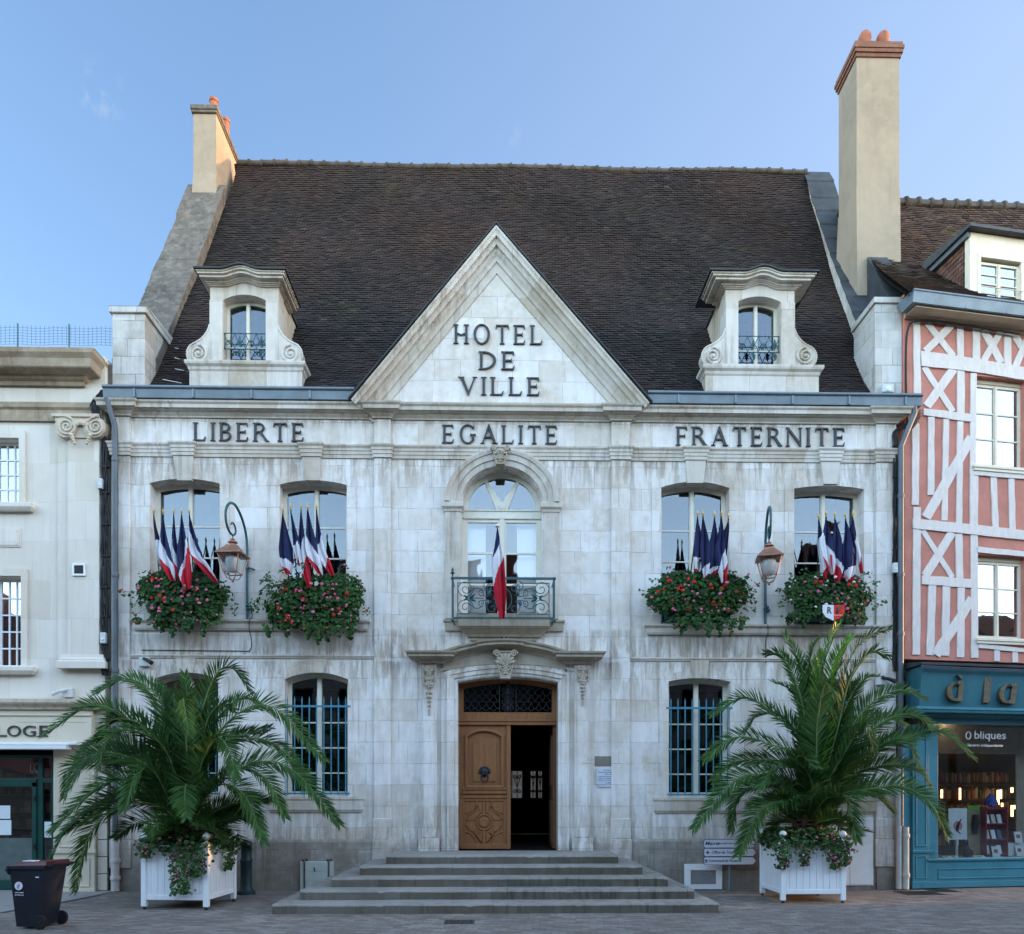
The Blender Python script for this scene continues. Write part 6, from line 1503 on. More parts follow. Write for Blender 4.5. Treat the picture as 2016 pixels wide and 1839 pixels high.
yy = -.68; x0, x1 = X(1620, yy), X(1663, yy); z1, z0 = Z(1191, 1641, yy), Z(1222, 1641, yy); xm = (x0+x1)/2
L_ = [(x0, z1), (x0, z0+.16), (x0+.06, z0+.07), (xm, z0)]; Rr = [(xm, z0), (x1-.06, z0+.07), (x1, z0+.16), (x1, z1)]
m = MB(); m.prism(L_+[(xm, z1)], yy, yy+.02); m.build('white_half', M['opal'], t)
m = MB(); m.prism(Rr+[(xm, z1)], yy, yy+.02); m.build('red_half', M['petal_red'], t)
m = MB()
for k in range(4): m.prism([(xm+.02+k*.05, z1-.19), (xm+.035+k*.05, z1-.19), (xm+.03+k*.035, z0+.1), (xm+.015+k*.035, z0+.1)], yy-.004, yy-.001)
m.build('white_rays', M['white'], t)
text_mesh('R', 'shield_lettering', M['letters'], t, (xm-.13, yy-.001, z1-.17), .09, .13, .003, .03); text_mesh('F', 'shield_lettering', M['letters'], t, (xm+.05, yy-.005, z1-.17), .08, .13, .003, .03)
# ================================================================ flags
def catmull(P, n=8):
    P = [Vector(p) for p in P]; Q = [P[0]*2-P[1]]+P+[P[-1]*2-P[-2]]; out = []
    for i in range(1, len(Q)-2):
        for k in range(n):
            t = k/n; a, b, c, d = Q[i-1], Q[i], Q[i+1], Q[i+2]
            out.append(.5*((2*b)+(c-a)*t+(2*a-5*b+4*c-d)*t*t+(3*b-a-3*c+d)*t**3))
    out.append(P[-1]); return out
def flag(top, mid, end, wpx, base, thr, skew, Y0, label, group, seed, finial=True, yend=None):
    rr = random.Random(seed)
    T = pt(*top, Y0); E = pt(*end, Y0+.10 if yend is None else yend); Mi = pt(*mid, Y0+.0); Bp = base
    root = thing('flag', label, 'flag', Bp, group=group)
    m = MB(); m.tube([Bp, T], [.013, .011], 6); m.build('pole', M['iron_black'], root)
    d = (T-Bp).normalized()
    m = MB()
    if finial: m.lathe([(.012, 0), (.02, .012), (.012, .03), (.02, .045), (.024, .06), (.010, .10), (.0, .14)], T, 8); m.build('finial', M['gold'], root)
    else: m.ball(T+Vector((0, 0, .03)), .055, 10, 6, (1, 1, .55)); m.build('finial', M['white'], root)
    W = wpx/116.0; K = 22; C = catmull([T-Vector((0, 0, .02)), T*.45+Mi*.55+Vector((0, -.02, 0)), Mi, Mi*.5+E*.5+Vector((0, -.02, 0)), E], 14); n = len(C)
    ph = rr.uniform(0, 6); fr = rr.uniform(1.1, 1.7); m = MB(); vs = []
    for i in range(n):
        s = i/(n-1); w = W*(.08+.92*min(1, s*2.1))*(1 if s < .72 else 1-.62*((s-.72)/.28)**1.3)
        for k in range(K+1):
            q = k/K-.5; f = sin(q*2*pi*fr+ph+s*1.2)*(.10*W+.015)*min(1, s*3)+.35*sin(q*2*pi*fr*2.1+ph*2)*.07*W*2+sin(q*2*pi*fr*4.3+s*9)*.010
            vs.append(C[i]+Vector((q*w, f-.06*s, -abs(q)*w*.25*(1 if s > .5 else 0)+q*w*.35*skew*s)))
    fs = []; mi = []
    for i in range(n-1):
        for k in range(K):
            s = (i+.5)/(n-1)+skew*((k+.5)/K-.5)*.55; fs.append((i*(K+1)+k, i*(K+1)+k+1, (i+1)*(K+1)+k+1, (i+1)*(K+1)+k)); mi.append(0 if s < thr[0] else 1 if s < thr[1] else 2)
    m.v = [tuple(p) for p in vs]; m.f = [list(f) for f in fs]; m.m = mi
    c = m.build('cloth', [M['blue_cloth'], M['white_cloth'], M['red_cloth']], root, recalc=False)
    c.data.polygons.foreach_set('use_smooth', [True]*len(c.data.polygons))
    sd_ = c.modifiers.new('subdivision', 'SUBSURF'); sd_.levels = sd_.render_levels = 1
    return root
def cl(x, y): return 170.27+x*.31485, 749.2+y*.31485
def cr(x, y): return 1226+x*.31485, 749.2+y*.31485
FW = [
 (cl, UP[0], 'leftmost upper window', [((420,838),(448,1000),(470,1165),44,(.5,.98),0.0),((479,838),(492,1080),(548,1255),92,(.44,.78),-.8),((545,838),(560,1090),(592,1262),66,(.47,.74),-.7),((595,838),(612,1090),(640,1312),88,(.52,.62),.9),((643,838),(690,1080),(822,1268),92,(.36,.72),-.9)]),
 (cl, UP[1], 'second upper window from the left', [((1227,832),(1250,1060),(1268,1215),96,(.70,.90),-.25),((1277,808),(1312,1000),(1338,1165),40,(.55,.85),.2),((1341,808),(1352,1060),(1400,1300),62,(.42,.68),.5),((1383,808),(1410,1040),(1465,1215),88,(.48,.86),-.6),((1438,808),(1462,1050),(1545,1225),66,(.42,.76),.4)]),
 (cr, UP[2], 'third upper window from the left', [((468,850),(472,1050),(466,1200),70,(.74,1.0),-.3),((502,850),(512,1050),(512,1238),72,(.80,.98),.2),((574,855),(566,1050),(560,1215),80,(.86,.95),.15),((617,850),(604,1060),(628,1265),76,(.66,.88),.6),((661,865),(642,960),(614,1180),44,(.88,.98),0)]),
 (cr, UP[3], 'rightmost upper window', [((1225,870),(1236,1020),(1262,1250),62,(.36,.86),.25),((1271,850),(1266,1020),(1292,1215),92,(.46,.92),-.7),((1327,860),(1330,1050),(1326,1265),98,(.62,.72),-.5),((1393,865),(1412,1050),(1408,1255),106,(.80,.97),.2),((1438,850),(1432,950),(1488,1210),58,(.62,.86),.3)])]
ORD = ['leftmost', 'second from left', 'middle', 'second from right', 'rightmost']
for wi, (f, w, nm, L) in enumerate(FW):
    for k, (a, b, c, wd, thr, sk) in enumerate(L):
        tp = f(*a); bx_ = (w[0]+w[1])/2+(k-2)*.16; Y0 = -.50-.03*(k % 2)
        flag(tp, f(*b), f(*c), wd*.31485, Vector((bx_*.5+pt(*tp, -.2).x*.5, -.16, Z(1150, 979, -.2))), thr, sk, Y0, f'{ORD[k]} of the five tricolour flags at the {nm}', 'tricolour flags at the upper windows', wi*10+k)
def cb_(x, y): return 749.2+x*.2593, 851.4+y*.2593
flag(cb_(887, 722), cb_(893, 1000), cb_(925, 1415), 28, Vector((X(985, -.56), -.56, Z(1139, 985, -.56))), (.27, .55), .5, -1.0, 'single limp tricolour flag hanging over the central balcony railing', None, 77, False, -.68)
m = MB(); p = pt(*cb_(905, 1035), -.90)
for s in (-1, 1): m.tube([p+Vector((0, -.03, 0)), p+Vector((s*.05, -.06, .06)), p+Vector((s*.07, -.05, -.02)), p+Vector((0, -.03, 0))], [.02, .028, .028, .02], 6)
m.tube([p, p+Vector((.03, -.05, -.12)), p+Vector((.02, -.05, -.25))], [.02, .022, .012], 5)
single('mourning_ribbon', m, M['cable'], 'black ribbon tied around the flag on the central balcony', 'ribbon', tuple(p), smooth=60)
# ================================================================ wall lanterns
def lantern(name_label, x, zhook, rz):
    root = thing('wall_lantern', name_label, 'wall lantern', (x, 0, zhook), rz, 'copper lanterns on the facade', local=True)
    pth = [(.05,-1.52),(.05,-.9),(.05,-.05),(.10,.25),(.26,.48),(.48,.62),(.68,.65),(.88,.56),(1.0,.37),(.97,.17),(.84,.05),(.69,.04),(.58,.12),(.60,.23),(.70,.27),(.77,.22)]
    C = catmull([(0, -a, b) for a, b in pth], 6); m = MB(); n = len(C)
    m.tube(C, [.026-.010*max(0, i/n-.45)/.55 for i in range(n)], 8); m.lathe([(.04, 0), (.045, .04), (.03, .06)], (0, -.05, -.42), 8); m.lathe([(.035, 0), (.04, .04), (.028, .05)], (0, -.05, -1.2), 8)
    m.tube([(-.02, .0, -.38), (0, -.05, -.38), (.16, -.06, -.44)], .02, 6); m.tube([(0, 0, -1.2), (0, -.05, -1.2)], .02, 6); m.ball((.05, -.08, -1.22), .045, 8, 6); m.ball((.04, -.11, -1.16), .03, 8, 6)
    m.tube([(0, -.70, .05), (0, -.70, -.06)], .012, 6)
    m.build('bracket', M['iron'], root, smooth=50)
    c = (0, -.70, 0); q = pi/4; k = 1.414
    m = MB(); m.lathe([(.02, -.04), (.05, -.05), (.03, -.075), (.085, -.09), (.09, -.11), (.05, -.13), (.045, -.155), (.08, -.165)], c, 12)
    m.lathe([(.10*k*.9, -.16), (.115*k*.9, -.19), (.22*k, -.325), (.245*k, -.34), (.245*k, -.36), (.20*k, -.37), (.05, -.30)], c, 4, phase=q)
    m.build('hood', M['copper'], root)
    m = MB(); h0, h1, zt_, zb_ = .205, .128, -.365, -.70
    for sx in (-1, 1):
        for sy in (-1, 1):
            m.tube([(sx*h0, -.70+sy*h0, zt_), (sx*h1, -.70+sy*h1, zb_)], .011, 5); m.tube([(sx*h1, -.70+sy*h1, zb_), (sx*h1*.62, -.70+sy*h1*.62, zb_-.10), (0, -.70, zb_-.13)], .009, 5)
    for h, z in ((h0, zt_), (h1, zb_)):
        m.tube([(-h, -.70-h, z), (h, -.70-h, z), (h, -.70+h, z), (-h, -.70+h, z)], .012, 5, True)
    m.ball((0, -.70, zb_-.15), .025, 8, 6); m.build('cage', M['copper'], root)
    m = MB(); e = .012; m.add([(-h0+e,-.7-h0+e,zt_),(h0-e,-.7-h0+e,zt_),(h0-e,-.7+h0-e,zt_),(-h0+e,-.7+h0-e,zt_),(-h1+e,-.7-h1+e,zb_),(h1-e,-.7-h1+e,zb_),(h1-e,-.7+h1-e,zb_),(-h1+e,-.7+h1-e,zb_)], [(0,1,5,4),(1,2,6,5),(2,3,7,6),(3,0,4,7)])
    m.build('lantern_glass', M['glass_lamp'], root)
    m = MB(); m.lathe([(.05, -.38), (.13, -.385), (.135, -.44), (.125, -.60), (.06, -.68), (.0, -.69)], c, 14); m.build('diffuser', M['opal'], root, smooth=50)
    return root
zh = Z(749.2+978*.31485, 461, -.7)
lantern('copper wall lantern on a curled green bracket between the two left windows', X(487, -.05), zh, math.radians(-5))
lantern('copper wall lantern on a curled green bracket between the two right windows', X(1508, -.05), Z(749.2+1020*.31485, 1524, -.5), math.radians(-14))
# ================================================================ planters and palms
def planter(c, rz, w, d, label, seed, trails):
    root = thing('planter', label, 'planter', (c[0], c[1], 0), rz, 'white wooden palm planters', local=True); h0, h1 = .16, 1.08; a, b = w/2, d/2
    m = MB(); pw = .085
    n = 9
    for s in (-1, 1):
        for k in range(n):
            x0 = -a+pw/2+(w-pw)*k/n; x1 = -a+pw/2+(w-pw)*(k+1)/n; y0, y1 = sorted((s*(b-.03), s*(b-.055))); m.box(x0+.003, x1-.003, y0, y1, h0+.03, h1-.04)
            y2 = -b+pw/2+(d-pw)*k/n; y3 = -b+pw/2+(d-pw)*(k+1)/n; xx0, xx1 = sorted((s*(a-.03), s*(a-.055))); m.box(xx0, xx1, y2+.003, y3-.003, h0+.03, h1-.04)
    m.build('slatted_panel', M['white_paint'], root)
    m = MB(); m.box(-a+.06, a-.06, -b+.06, b-.06, h0, h1-.1); m.build('liner', M['rubber'], root)
    for s in (-1, 1):
        y0, y1 = sorted((s*(b-.02), s*(b-.07))); x0, x1 = sorted((s*(a-.02), s*(a-.07)))
        for z0, z1 in ((h0, h0+.08), (h1-.09, h1)): m = MB(); m.box(-a+.04, a-.04, y0, y1, z0, z1); m.build('rail', M['white_paint'], root, bevel=.006); m = MB(); m.box(x0, x1, -b+.072, b-.072, z0+.001, z1-.001); m.build('rail', M['white_paint'], root, bevel=.006)
    for sx in (-1, 1):
        for sy in (-1, 1):
            cx, cy = sx*(a-pw/2), sy*(b-pw/2); m = MB(); m.box(cx-pw/2, cx+pw/2, cy-pw/2, cy+pw/2, .05, h1+.05); p_ = m.build('corner_post', M['white_paint'], root, bevel=.006)
            m = MB(); m.lathe([(.02, 0), (.025, .02), (.018, .03), (.05, .06), (.066, .10), (.05, .14), (.0, .165)], (cx, cy, h1+.05), 12); m.build('ball_finial', M['white_paint'], p_, smooth=60)
            m = MB(); m.lathe([(.03, 0), (.03, .02), (.012, .025), (.012, .06)], (cx, cy, 0), 8); m.build('levelling_foot', M['iron_black'], p_)
    m = MB(); m.box(-a+.05, a-.05, -b+.05, b-.05, h1-.12, h1-.06); m.build('soil', M['soil'], root)
    # bedding plants, their own thing
    rr = random.Random(seed)
    fl_ = thing('bedding_plants', label.split(' standing')[0].replace('white square planter', 'trailing pink flowered bedding plants spilling over the planter'), 'plants', (c[0], c[1], h1-.06), rz, 'bedding plants in the palm planters', local=True)
    m = MB(); m2 = MB()
    for k in range(2400):
        t = rr.uniform(0, 2*pi); r = rr.uniform(.45, 1.0)**.6; q = max(abs(cos(t)), abs(sin(t))); P = Vector((a*1.02*r*cos(t)/q, b*1.02*r*sin(t)/q, .0))
        e = max(0, r-.8)/.2; P += Vector((cos(t)*e*rr.uniform(0, .16), sin(t)*e*rr.uniform(0, .16), rr.uniform(-.02, .30)*(1-.4*e)-e*rr.uniform(0, .22)*(rr.random()**1.3)))
        leaf_poly(m if rr.random() < .38 else m2, P, Vector((rr.uniform(-.8, .8), rr.uniform(-1.2, .3), 1)), rr.uniform(.022, .055), rr)
    for (sx, sy, wdt, L, n) in trails:      # position on rim, width, length, leaf count
        for k in range(n):
            f = rr.random()**.8; x = sx*a+rr.gauss(0, wdt)*(1-f*.7); y = sy*b
            out = .05+.06*sin(f*3)
            P = Vector((x, y-out, .10-f*L)) if abs(sy) >= abs(sx) or sy == -1 else Vector((sx*a+out, sy*b+rr.gauss(0, wdt)*(1-f*.7), .10-f*L))
            leaf_poly(m if rr.random() < .35 else m2, P+Vector((rr.uniform(-.02, .02), rr.uniform(-.03, .02), 0)), Vector((rr.uniform(-.8, .8), -1, rr.uniform(-.2, .7))), rr.uniform(.016, .036), rr)
            if rr.random() < .035: head(fl_, P+Vector((0, -.03, 0)), rr.choice(['mag', 'pink', 'pink', 'white']), rr.uniform(.35, .6))
    for k in range(20):
        t = rr.uniform(pi, 2*pi); q = max(abs(cos(t)), abs(sin(t))); head(fl_, Vector((a*1.05*cos(t)/q, b*1.06*sin(t)/q-.03, rr.uniform(-.05, .24))), rr.choice(['mag', 'pink', 'pink', 'white']), rr.uniform(.4, .72))
    m.build('foliage', M['geranium'], fl_, recalc=False); m2.build('trailing_foliage', M['ivy'], fl_, recalc=False)
    return root
PL1 = (-5.36, -1.97); PL2 = (5.62, -1.42)
planter(PL1, math.radians(-5), 1.16, 1.10, 'white square planter turned on its corner, standing left of the steps', 21, [(.35, -1, .16, .85, 420), (.75, -1, .16, .55, 260), (-.75, -1, .12, .25, 110), (1, .1, .2, .5, 200), (.05, -1, .05, .9, 90)])
planter(PL2, 0.0, 1.16, 1.10, 'white square planter with dark feet, standing right of the signpost', 22, [(-.35, -1, .10, .45, 200), (.60, -1, .14, .50, 240), (.95, -1, .08, .45, 140), (-1.02, -1, .14, .5, 240)])
for o in sc.objects:
    if o.name.startswith('bedding_plants'): pass
bp = [o for o in sc.objects if o.type == 'EMPTY' and o.name.startswith('bedding_plants')]
bp[0]['label'] = 'pink and purple bedding flowers trailing far down over the left planter'; bp[1]['label'] = 'bushy green bedding plants with a few pink flowers in the right planter'
def frond(root, P, seed, mat, L=None, twist=0.0, nl=66, lw=.50, young=False):
    """pinnate leaf: rachis through the 3D points P, narrow leaflets in a loose V"""
    rr = random.Random(seed); C = catmull(P, 10); n = len(C)
    cum = [0]
    for a, b in zip(C, C[1:]): cum.append(cum[-1]+(b-a).length)
    tot = cum[-1]
    m = MB(); m.tube(C, [.021*(1-.86*i/n) for i in range(n)], 5, mi=1)
    rad = Vector((C[-1].x-C[0].x, C[-1].y-C[0].y, 0))
    if rad.length < .15: rad = Vector((.2, -1, 0))
    side0 = rad.cross(Vector((0, 0, 1))).normalized()
    for i in range(nl):
        f = .16+.84*(i+.5)/nl
        for s in (-1, 1):
            d = (f+rr.uniform(-.004, .004))*tot; j = 0
            while j < n-2 and cum[j+1] < d: j += 1
            t = min(1, max(0, (d-cum[j])/max(1e-6, cum[j+1]-cum[j]))); p = C[j].lerp(C[j+1], t); T = (C[j+1]-C[j]).normalized()
            S = (side0-T*side0.dot(T)).normalized(); N = S.cross(T)
            if N.z < 0 and abs(T.z) < .9: N = -N
            tw = twist*1.5*(.7+.3*f); S2 = S*cos(tw)+N*sin(tw); N2 = N*cos(tw)-S*sin(tw)
            al = math.radians(62-30*f)+rr.uniform(-.10, .10); be = .42+rr.uniform(-.32, .32)
            L_ = lw*(.55+.9*f if f < .4 else .91-.62*((f-.4)/.6)**1.6)*rr.uniform(.86, 1.1)*1.05
            D = (T*cos(al)+(S2*s*cos(be)+N2*sin(be))*sin(al)).normalized()
            w = .0140*rr.uniform(.85, 1.15)*(1 if f > .25 else .7); B = D.cross(N2).normalized()
            if rr.random() < .5: B = (B+N2*rr.uniform(-.7, .7)).normalized()
            sag = Vector((0, 0, -L_*rr.uniform(.02, .16)))
            m1 = p+D*L_*.45; tip = p+D*L_+sag
            m.add([p-B*w*.4, p+B*w*.4, m1+B*w+sag*.1, m1-B*w+sag*.1, tip], [(0,1,2,3), (3,2,4)])
    return m.build('frond', [mat, M['rachis']], root, recalc=False)
def palm(label, base, crown, fr, conv, seed, ybase):
    root = thing('palm_tree', label, 'palm tree', (base[0], base[1], base[2]), group=None)
    rr = random.Random(seed)
    m = MB(); zt_ = crown[2]
    pr = [(.20, 0)]; k = 0
    while pr[-1][1] < zt_-base[2]: h = pr[-1][1]; pr += [(.20-.02*(k % 3), h+.02), (.245-.015*(k % 2), h+.055), (.20, h+.075)]; k += 1
    pr.append((.06, zt_-base[2]+.1)); m.lathe(pr, base, 14)
    for k in range(60):
        a = rr.uniform(0, 2*pi); z = base[2]+rr.uniform(.0, zt_-base[2]); d = Vector((cos(a), sin(a), 0)); c = Vector((base[0], base[1], z))+d*.19; q = Vector((-sin(a), cos(a), 0))
        m.add([c-q*.05, c+q*.05, c+d*.07+q*.025+Vector((0, 0, .16)), c+d*.07-q*.025+Vector((0, 0, .16)), c+d*.04+Vector((0, 0, .05))], [(0,1,4), (1,2,4), (2,3,4), (3,0,4)])
    m.build('trunk', M['palm_trunk'], root)
    for i, (pts, dy, yng, tw) in enumerate(fr):
        n = len(pts); P = [Vector((base[0]+rr.uniform(-.05, .05), base[1]+rr.uniform(-.05, .05), zt_-rr.uniform(.15, .3)))]
        for k, q in enumerate(pts): P.append(pt(*conv(*q), base[1]+dy*((k+1)/n)))
        frond(root, P, seed*100+i, M['palm_young'] if yng else M['palm'], twist=tw, nl=128)
    for i in range(20):      # fill to the back, the front and upwards
        a = rr.uniform(.2, pi-.2) if i % 6 else rr.uniform(-pi+.5, -.5); el = rr.uniform(.5, 1.4); L = rr.uniform(1.3, 1.9)*(1 if i % 3 else .8)
        d = Vector((cos(a), sin(a), 0)); c = Vector((base[0], base[1], zt_-.2)); P = [c]
        for k in range(1, 5):
            f = k/4; e = el-f*rr.uniform(.9, 1.5); P.append(P[-1]+(d*cos(e)+Vector((0, 0, sin(e))))*L/4)
        frond(root, P, seed*100+50+i, M['palm'], twist=rr.uniform(-.6, .6), nl=64)
    return root
def pl(x, y): return x*.34628, 1260+y*.34628
def pr_(x, y): return 1294+x*.3582, 1191.9+y*.3582
FL1 = [([(960,560),(900,330),(730,220),(540,300)], .35, 0, .7), ([(940,650),(800,480),(640,455),(560,560)], -.3, 0, -.5), ([(900,620),(700,430),(500,375),(245,545)], .1, 0, .6), ([(900,780),(720,660),(520,660),(380,860)], -.2, 0, .7), ([(850,760),(700,680),(430,700),(365,900)], .3, 0, .9),
 ([(900,940),(660,960),(500,1130),(430,1420)], -.75, 0, -.4), ([(880,880),(700,790),(520,870),(290,1090)], -.4, 0, .5), ([(950,880),(860,730),(770,780),(705,970)], -.8, 0, .3), ([(1060,600),(1040,340),(1055,420),(1075,540)], -.7, 0, .2), ([(1100,650),(1170,330),(1250,170),(1340,170),(1430,300)], .1, 0, .5),
 ([(1070,650),(1065,330),(1050,195)], .3, 0, .2), ([(1180,640),(1380,400),(1580,400),(1850,690)], .1, 0, -.8), ([(1170,700),(1330,560),(1530,500)], .25, 0, -.6), ([(1200,840),(1380,735),(1520,800),(1620,1010)], -.5, 0, -.4), ([(1220,820),(1500,690),(1700,770),(1930,1050)], -.1, 0, -.7), ([(1150,930),(1270,820),(1400,900),(1500,1150)], -.7, 0, -.3),
 ([(1090,940),(1060,820),(1050,900),(1060,1010)], -1.0, 0, 0), ([(1130,760),(1220,560),(1300,620),(1345,800)], -.8, 0, -.4), ([(900,930),(720,880),(520,1000),(330,1130)], .1, 0, .6), ([(1000,560),(1130,470),(1180,340)], .3, 0, .3), ([(980,500),(960,350),(880,250)], .4, 0, .3), ([(860,700),(620,560),(480,620),(430,700)], .5, 0, .6), ([(850,880),(560,930),(380,1080),(300,1230)], .2, 0, .5), ([(1200,660),(1450,560),(1620,640),(1740,800)], .4, 0, -.6), ([(1150,600),(1300,380),(1400,330),(1480,380)], .5, 0, -.5), ([(950,640),(760,520),(620,560),(560,740)], -.7, 0, .3), ([(1010,500),(990,300),(1000,240)], .1, 0, -.4), ([(1150,560),(1230,380),(1330,400)], .2, 0, .4)]
FL2 = [([(870,800),(900,400),(960,200),(1015,85)], .1, 1, .2), ([(960,700),(1040,340),(1150,175),(1290,125)], .2, 0, .5), ([(980,720),(1060,400),(1170,260),(1275,285)], -.3, 0, .4), ([(820,700),(770,440),(690,280),(600,262)], .0, 0, -.5), ([(830,640),(790,340),(700,160)], .35, 0, .3), ([(800,780),(650,610),(480,505),(300,600)], .1, 0, .6), ([(790,860),(620,765),(430,725),(255,850)], -.3, 0, .6), ([(800,1000),(610,935),(420,965),(200,1225)], -.5, 0, .7),
 ([(820,1060),(700,1070),(560,1135),(445,1370)], -.9, 0, .4), ([(760,1000),(560,990),(440,1060),(410,1240)], .1, 0, .4), ([(1000,800),(1150,560),(1330,465),(1475,515)], .2, 0, -.6), ([(1020,850),(1230,645),(1400,600),(1540,700)], -.2, 0, -.6), ([(1030,900),(1260,755),(1370,760),(1425,860)], -.6, 0, -.4), ([(1060,880),(1380,725),(1560,695),(1730,835)], -.1, 0, -.6), ([(970,1080),(1160,1012),(1340,995),(1500,1085),(1595,1265)], -.4, 0, -.7), ([(910,1140),(960,1060),(1040,1055),(1095,1290)], -1.0, 0, 0),
 ([(870,900),(880,640),(925,430),(975,520)], -.7, 0, .2), ([(850,980),(770,850),(800,830),(870,890)], -1.0, 0, .2), ([(980,1040),(1170,1030),(1295,1130)], .2, 0, -.5), ([(920,1000),(1020,830),(1140,640),(1190,800)], -.6, 0, -.3), ([(860,760),(850,420),(900,260)], .2, 1, -.3), ([(900,700),(960,450),(1010,300),(1050,180)], .4, 0, .2), ([(780,900),(560,850),(400,870),(310,960)], .4, 0, .6), ([(1040,960),(1240,880),(1420,900),(1500,1000)], .3, 0, -.6), ([(810,820),(700,620),(560,600),(480,700)], .5, 0, .5), ([(1010,760),(1180,620),(1330,640),(1400,760)], .4, 0, -.5), ([(880,1000),(760,900),(640,900),(560,1010)], -.6, 0, .3), ([(840,700),(740,480),(640,420)], .4, 0, .2), ([(1000,650),(1120,420),(1220,390)], .4, 0, -.3), ([(870,800),(885,440),(925,240),(985,115)], -.1, 1, .5), ([(900,780),(930,480),(990,270),(1070,170)], .0, 1, -.4), ([(850,720),(830,420),(850,250),(900,170)], .3, 0, .4), ([(940,760),(1020,500),(1110,330),(1220,210)], .3, 0, .3)]
palm('squat palm with wide drooping dark green fronds in the left planter', (PL1[0], PL1[1], 1.02), (PL1[0], PL1[1], 1.42), FL1, pl, 5, PL1[1])
palm('taller palm with pale young leaves in its centre, in the right planter', (PL2[0]+.12, PL2[1], 1.02), (PL2[0]+.12, PL2[1], 1.42), FL2, pr_, 6, PL2[1])
# ================================================================ wheelie bin
g = pt(64, 1825, -4.25); bx_, by_ = g.x, -4.10
root = thing('wheelie_bin', 'dark blue wheelie bin with dark red lid, in front of the green shop', 'bin', (bx_, by_, 0), math.radians(-6), local=True)
m = MB(); a0, a1, b0, b1 = .20, .265, .19, .24; zt_ = .86
m.hexa([(-a0, -b0, .03), (a0-.05, -b0, .03), (a0-.05, b0, .03), (-a0, b0, .03)], [(-a1, -b1, zt_), (a1-.01, -b1, zt_), (a1-.01, b1, zt_), (-a1, b1, zt_)])
m.box(-a1-.03, a1+.01, -b1-.025, b1+.025, zt_-.001, zt_+.045); m.hexa([(-a1-.01, -b1-.01, zt_-.08), (-a1, -b1-.01, zt_-.08), (-a1, b1+.01, zt_-.08), (-a1-.01, b1+.01, zt_-.08)], [(-a1-.06, -b1-.02, zt_), (-a1, -b1-.02, zt_), (-a1, b1+.02, zt_), (-a1-.06, b1+.02, zt_)])
m.build('body', M['bin'], root, bevel=.015)
m = MB(); m.hexa([(-a1-.04, -b1-.03, zt_+.046), (a1+.04, -b1-.03, zt_+.046), (a1+.04, b1+.03, zt_+.046), (-a1-.04, b1+.03, zt_+.046)], [(-a1+.05, -b1+.03, zt_+.085), (a1+.03, -b1+.0, zt_+.115), (a1+.03, b1-.0, zt_+.115), (-a1+.05, b1-.03, zt_+.085)])
lid = m.build('lid', M['bin_lid'], root, bevel=.014); m = MB(); m.box(-.14, .02, -.15, -.02, zt_+.10, zt_+.112); m.build('lid_sticker', M['sign_white'], lid)
m = MB(); m.tube([(a1+.03, -b1+.02, zt_+.03), (a1+.10, -b1+.02, zt_+.06), (a1+.10, b1-.02, zt_+.06), (a1+.03, b1-.02, zt_+.03)], .02, 8); m.build('handle', M['bin'], root)
for s in (-1, 1):
    m = MB(); m.lathe([(.05, -.025), (.098, -.022), (.105, -.008), (.105, .012), (.098, .025), (.05, .025)], (a0-.02, s*(b0+.03), .105), 20, 'y'); w_ = m.build('wheel', M['rubber'], root, smooth=40)
    m = MB(); m.lathe([(.05, -.02), (.05, .02)], (a0-.02, s*(b0+.03), .105), 14, 'y'); m.lathe([(.015, -.03), (.015, .03)], (a0-.02, s*(b0+.03), .105), 8, 'y'); m.build('hub', M['bin'], w_)
m = MB(); yl = -b0-.033
m.lathe([(.06, 0), (.06, -.003), (0, -.003)], (-.13, yl-.008, .62), 22, 'y'); em = m.build('emblem', M['sign_white'], root)
text_mesh('d', 'emblem_letter', M['plate_blue'], em, (-.150, yl-.012, .585), .04, .075, .002, .0, .3)
m = MB(); m.box(.13, .18, yl-.02, yl-.012, .74, .755); m.build('sticker', M['sign_white'], root)
text_mesh('communauté', 'bin_lettering', M['sign_white'], root, (-.19, yl-.004, .515), .13, .022, .002, .01); text_mesh('de l’Auxerrois', 'bin_lettering', M['sign_white'], root, (-.19, yl-.002, .48), .13, .022, .002, .01)
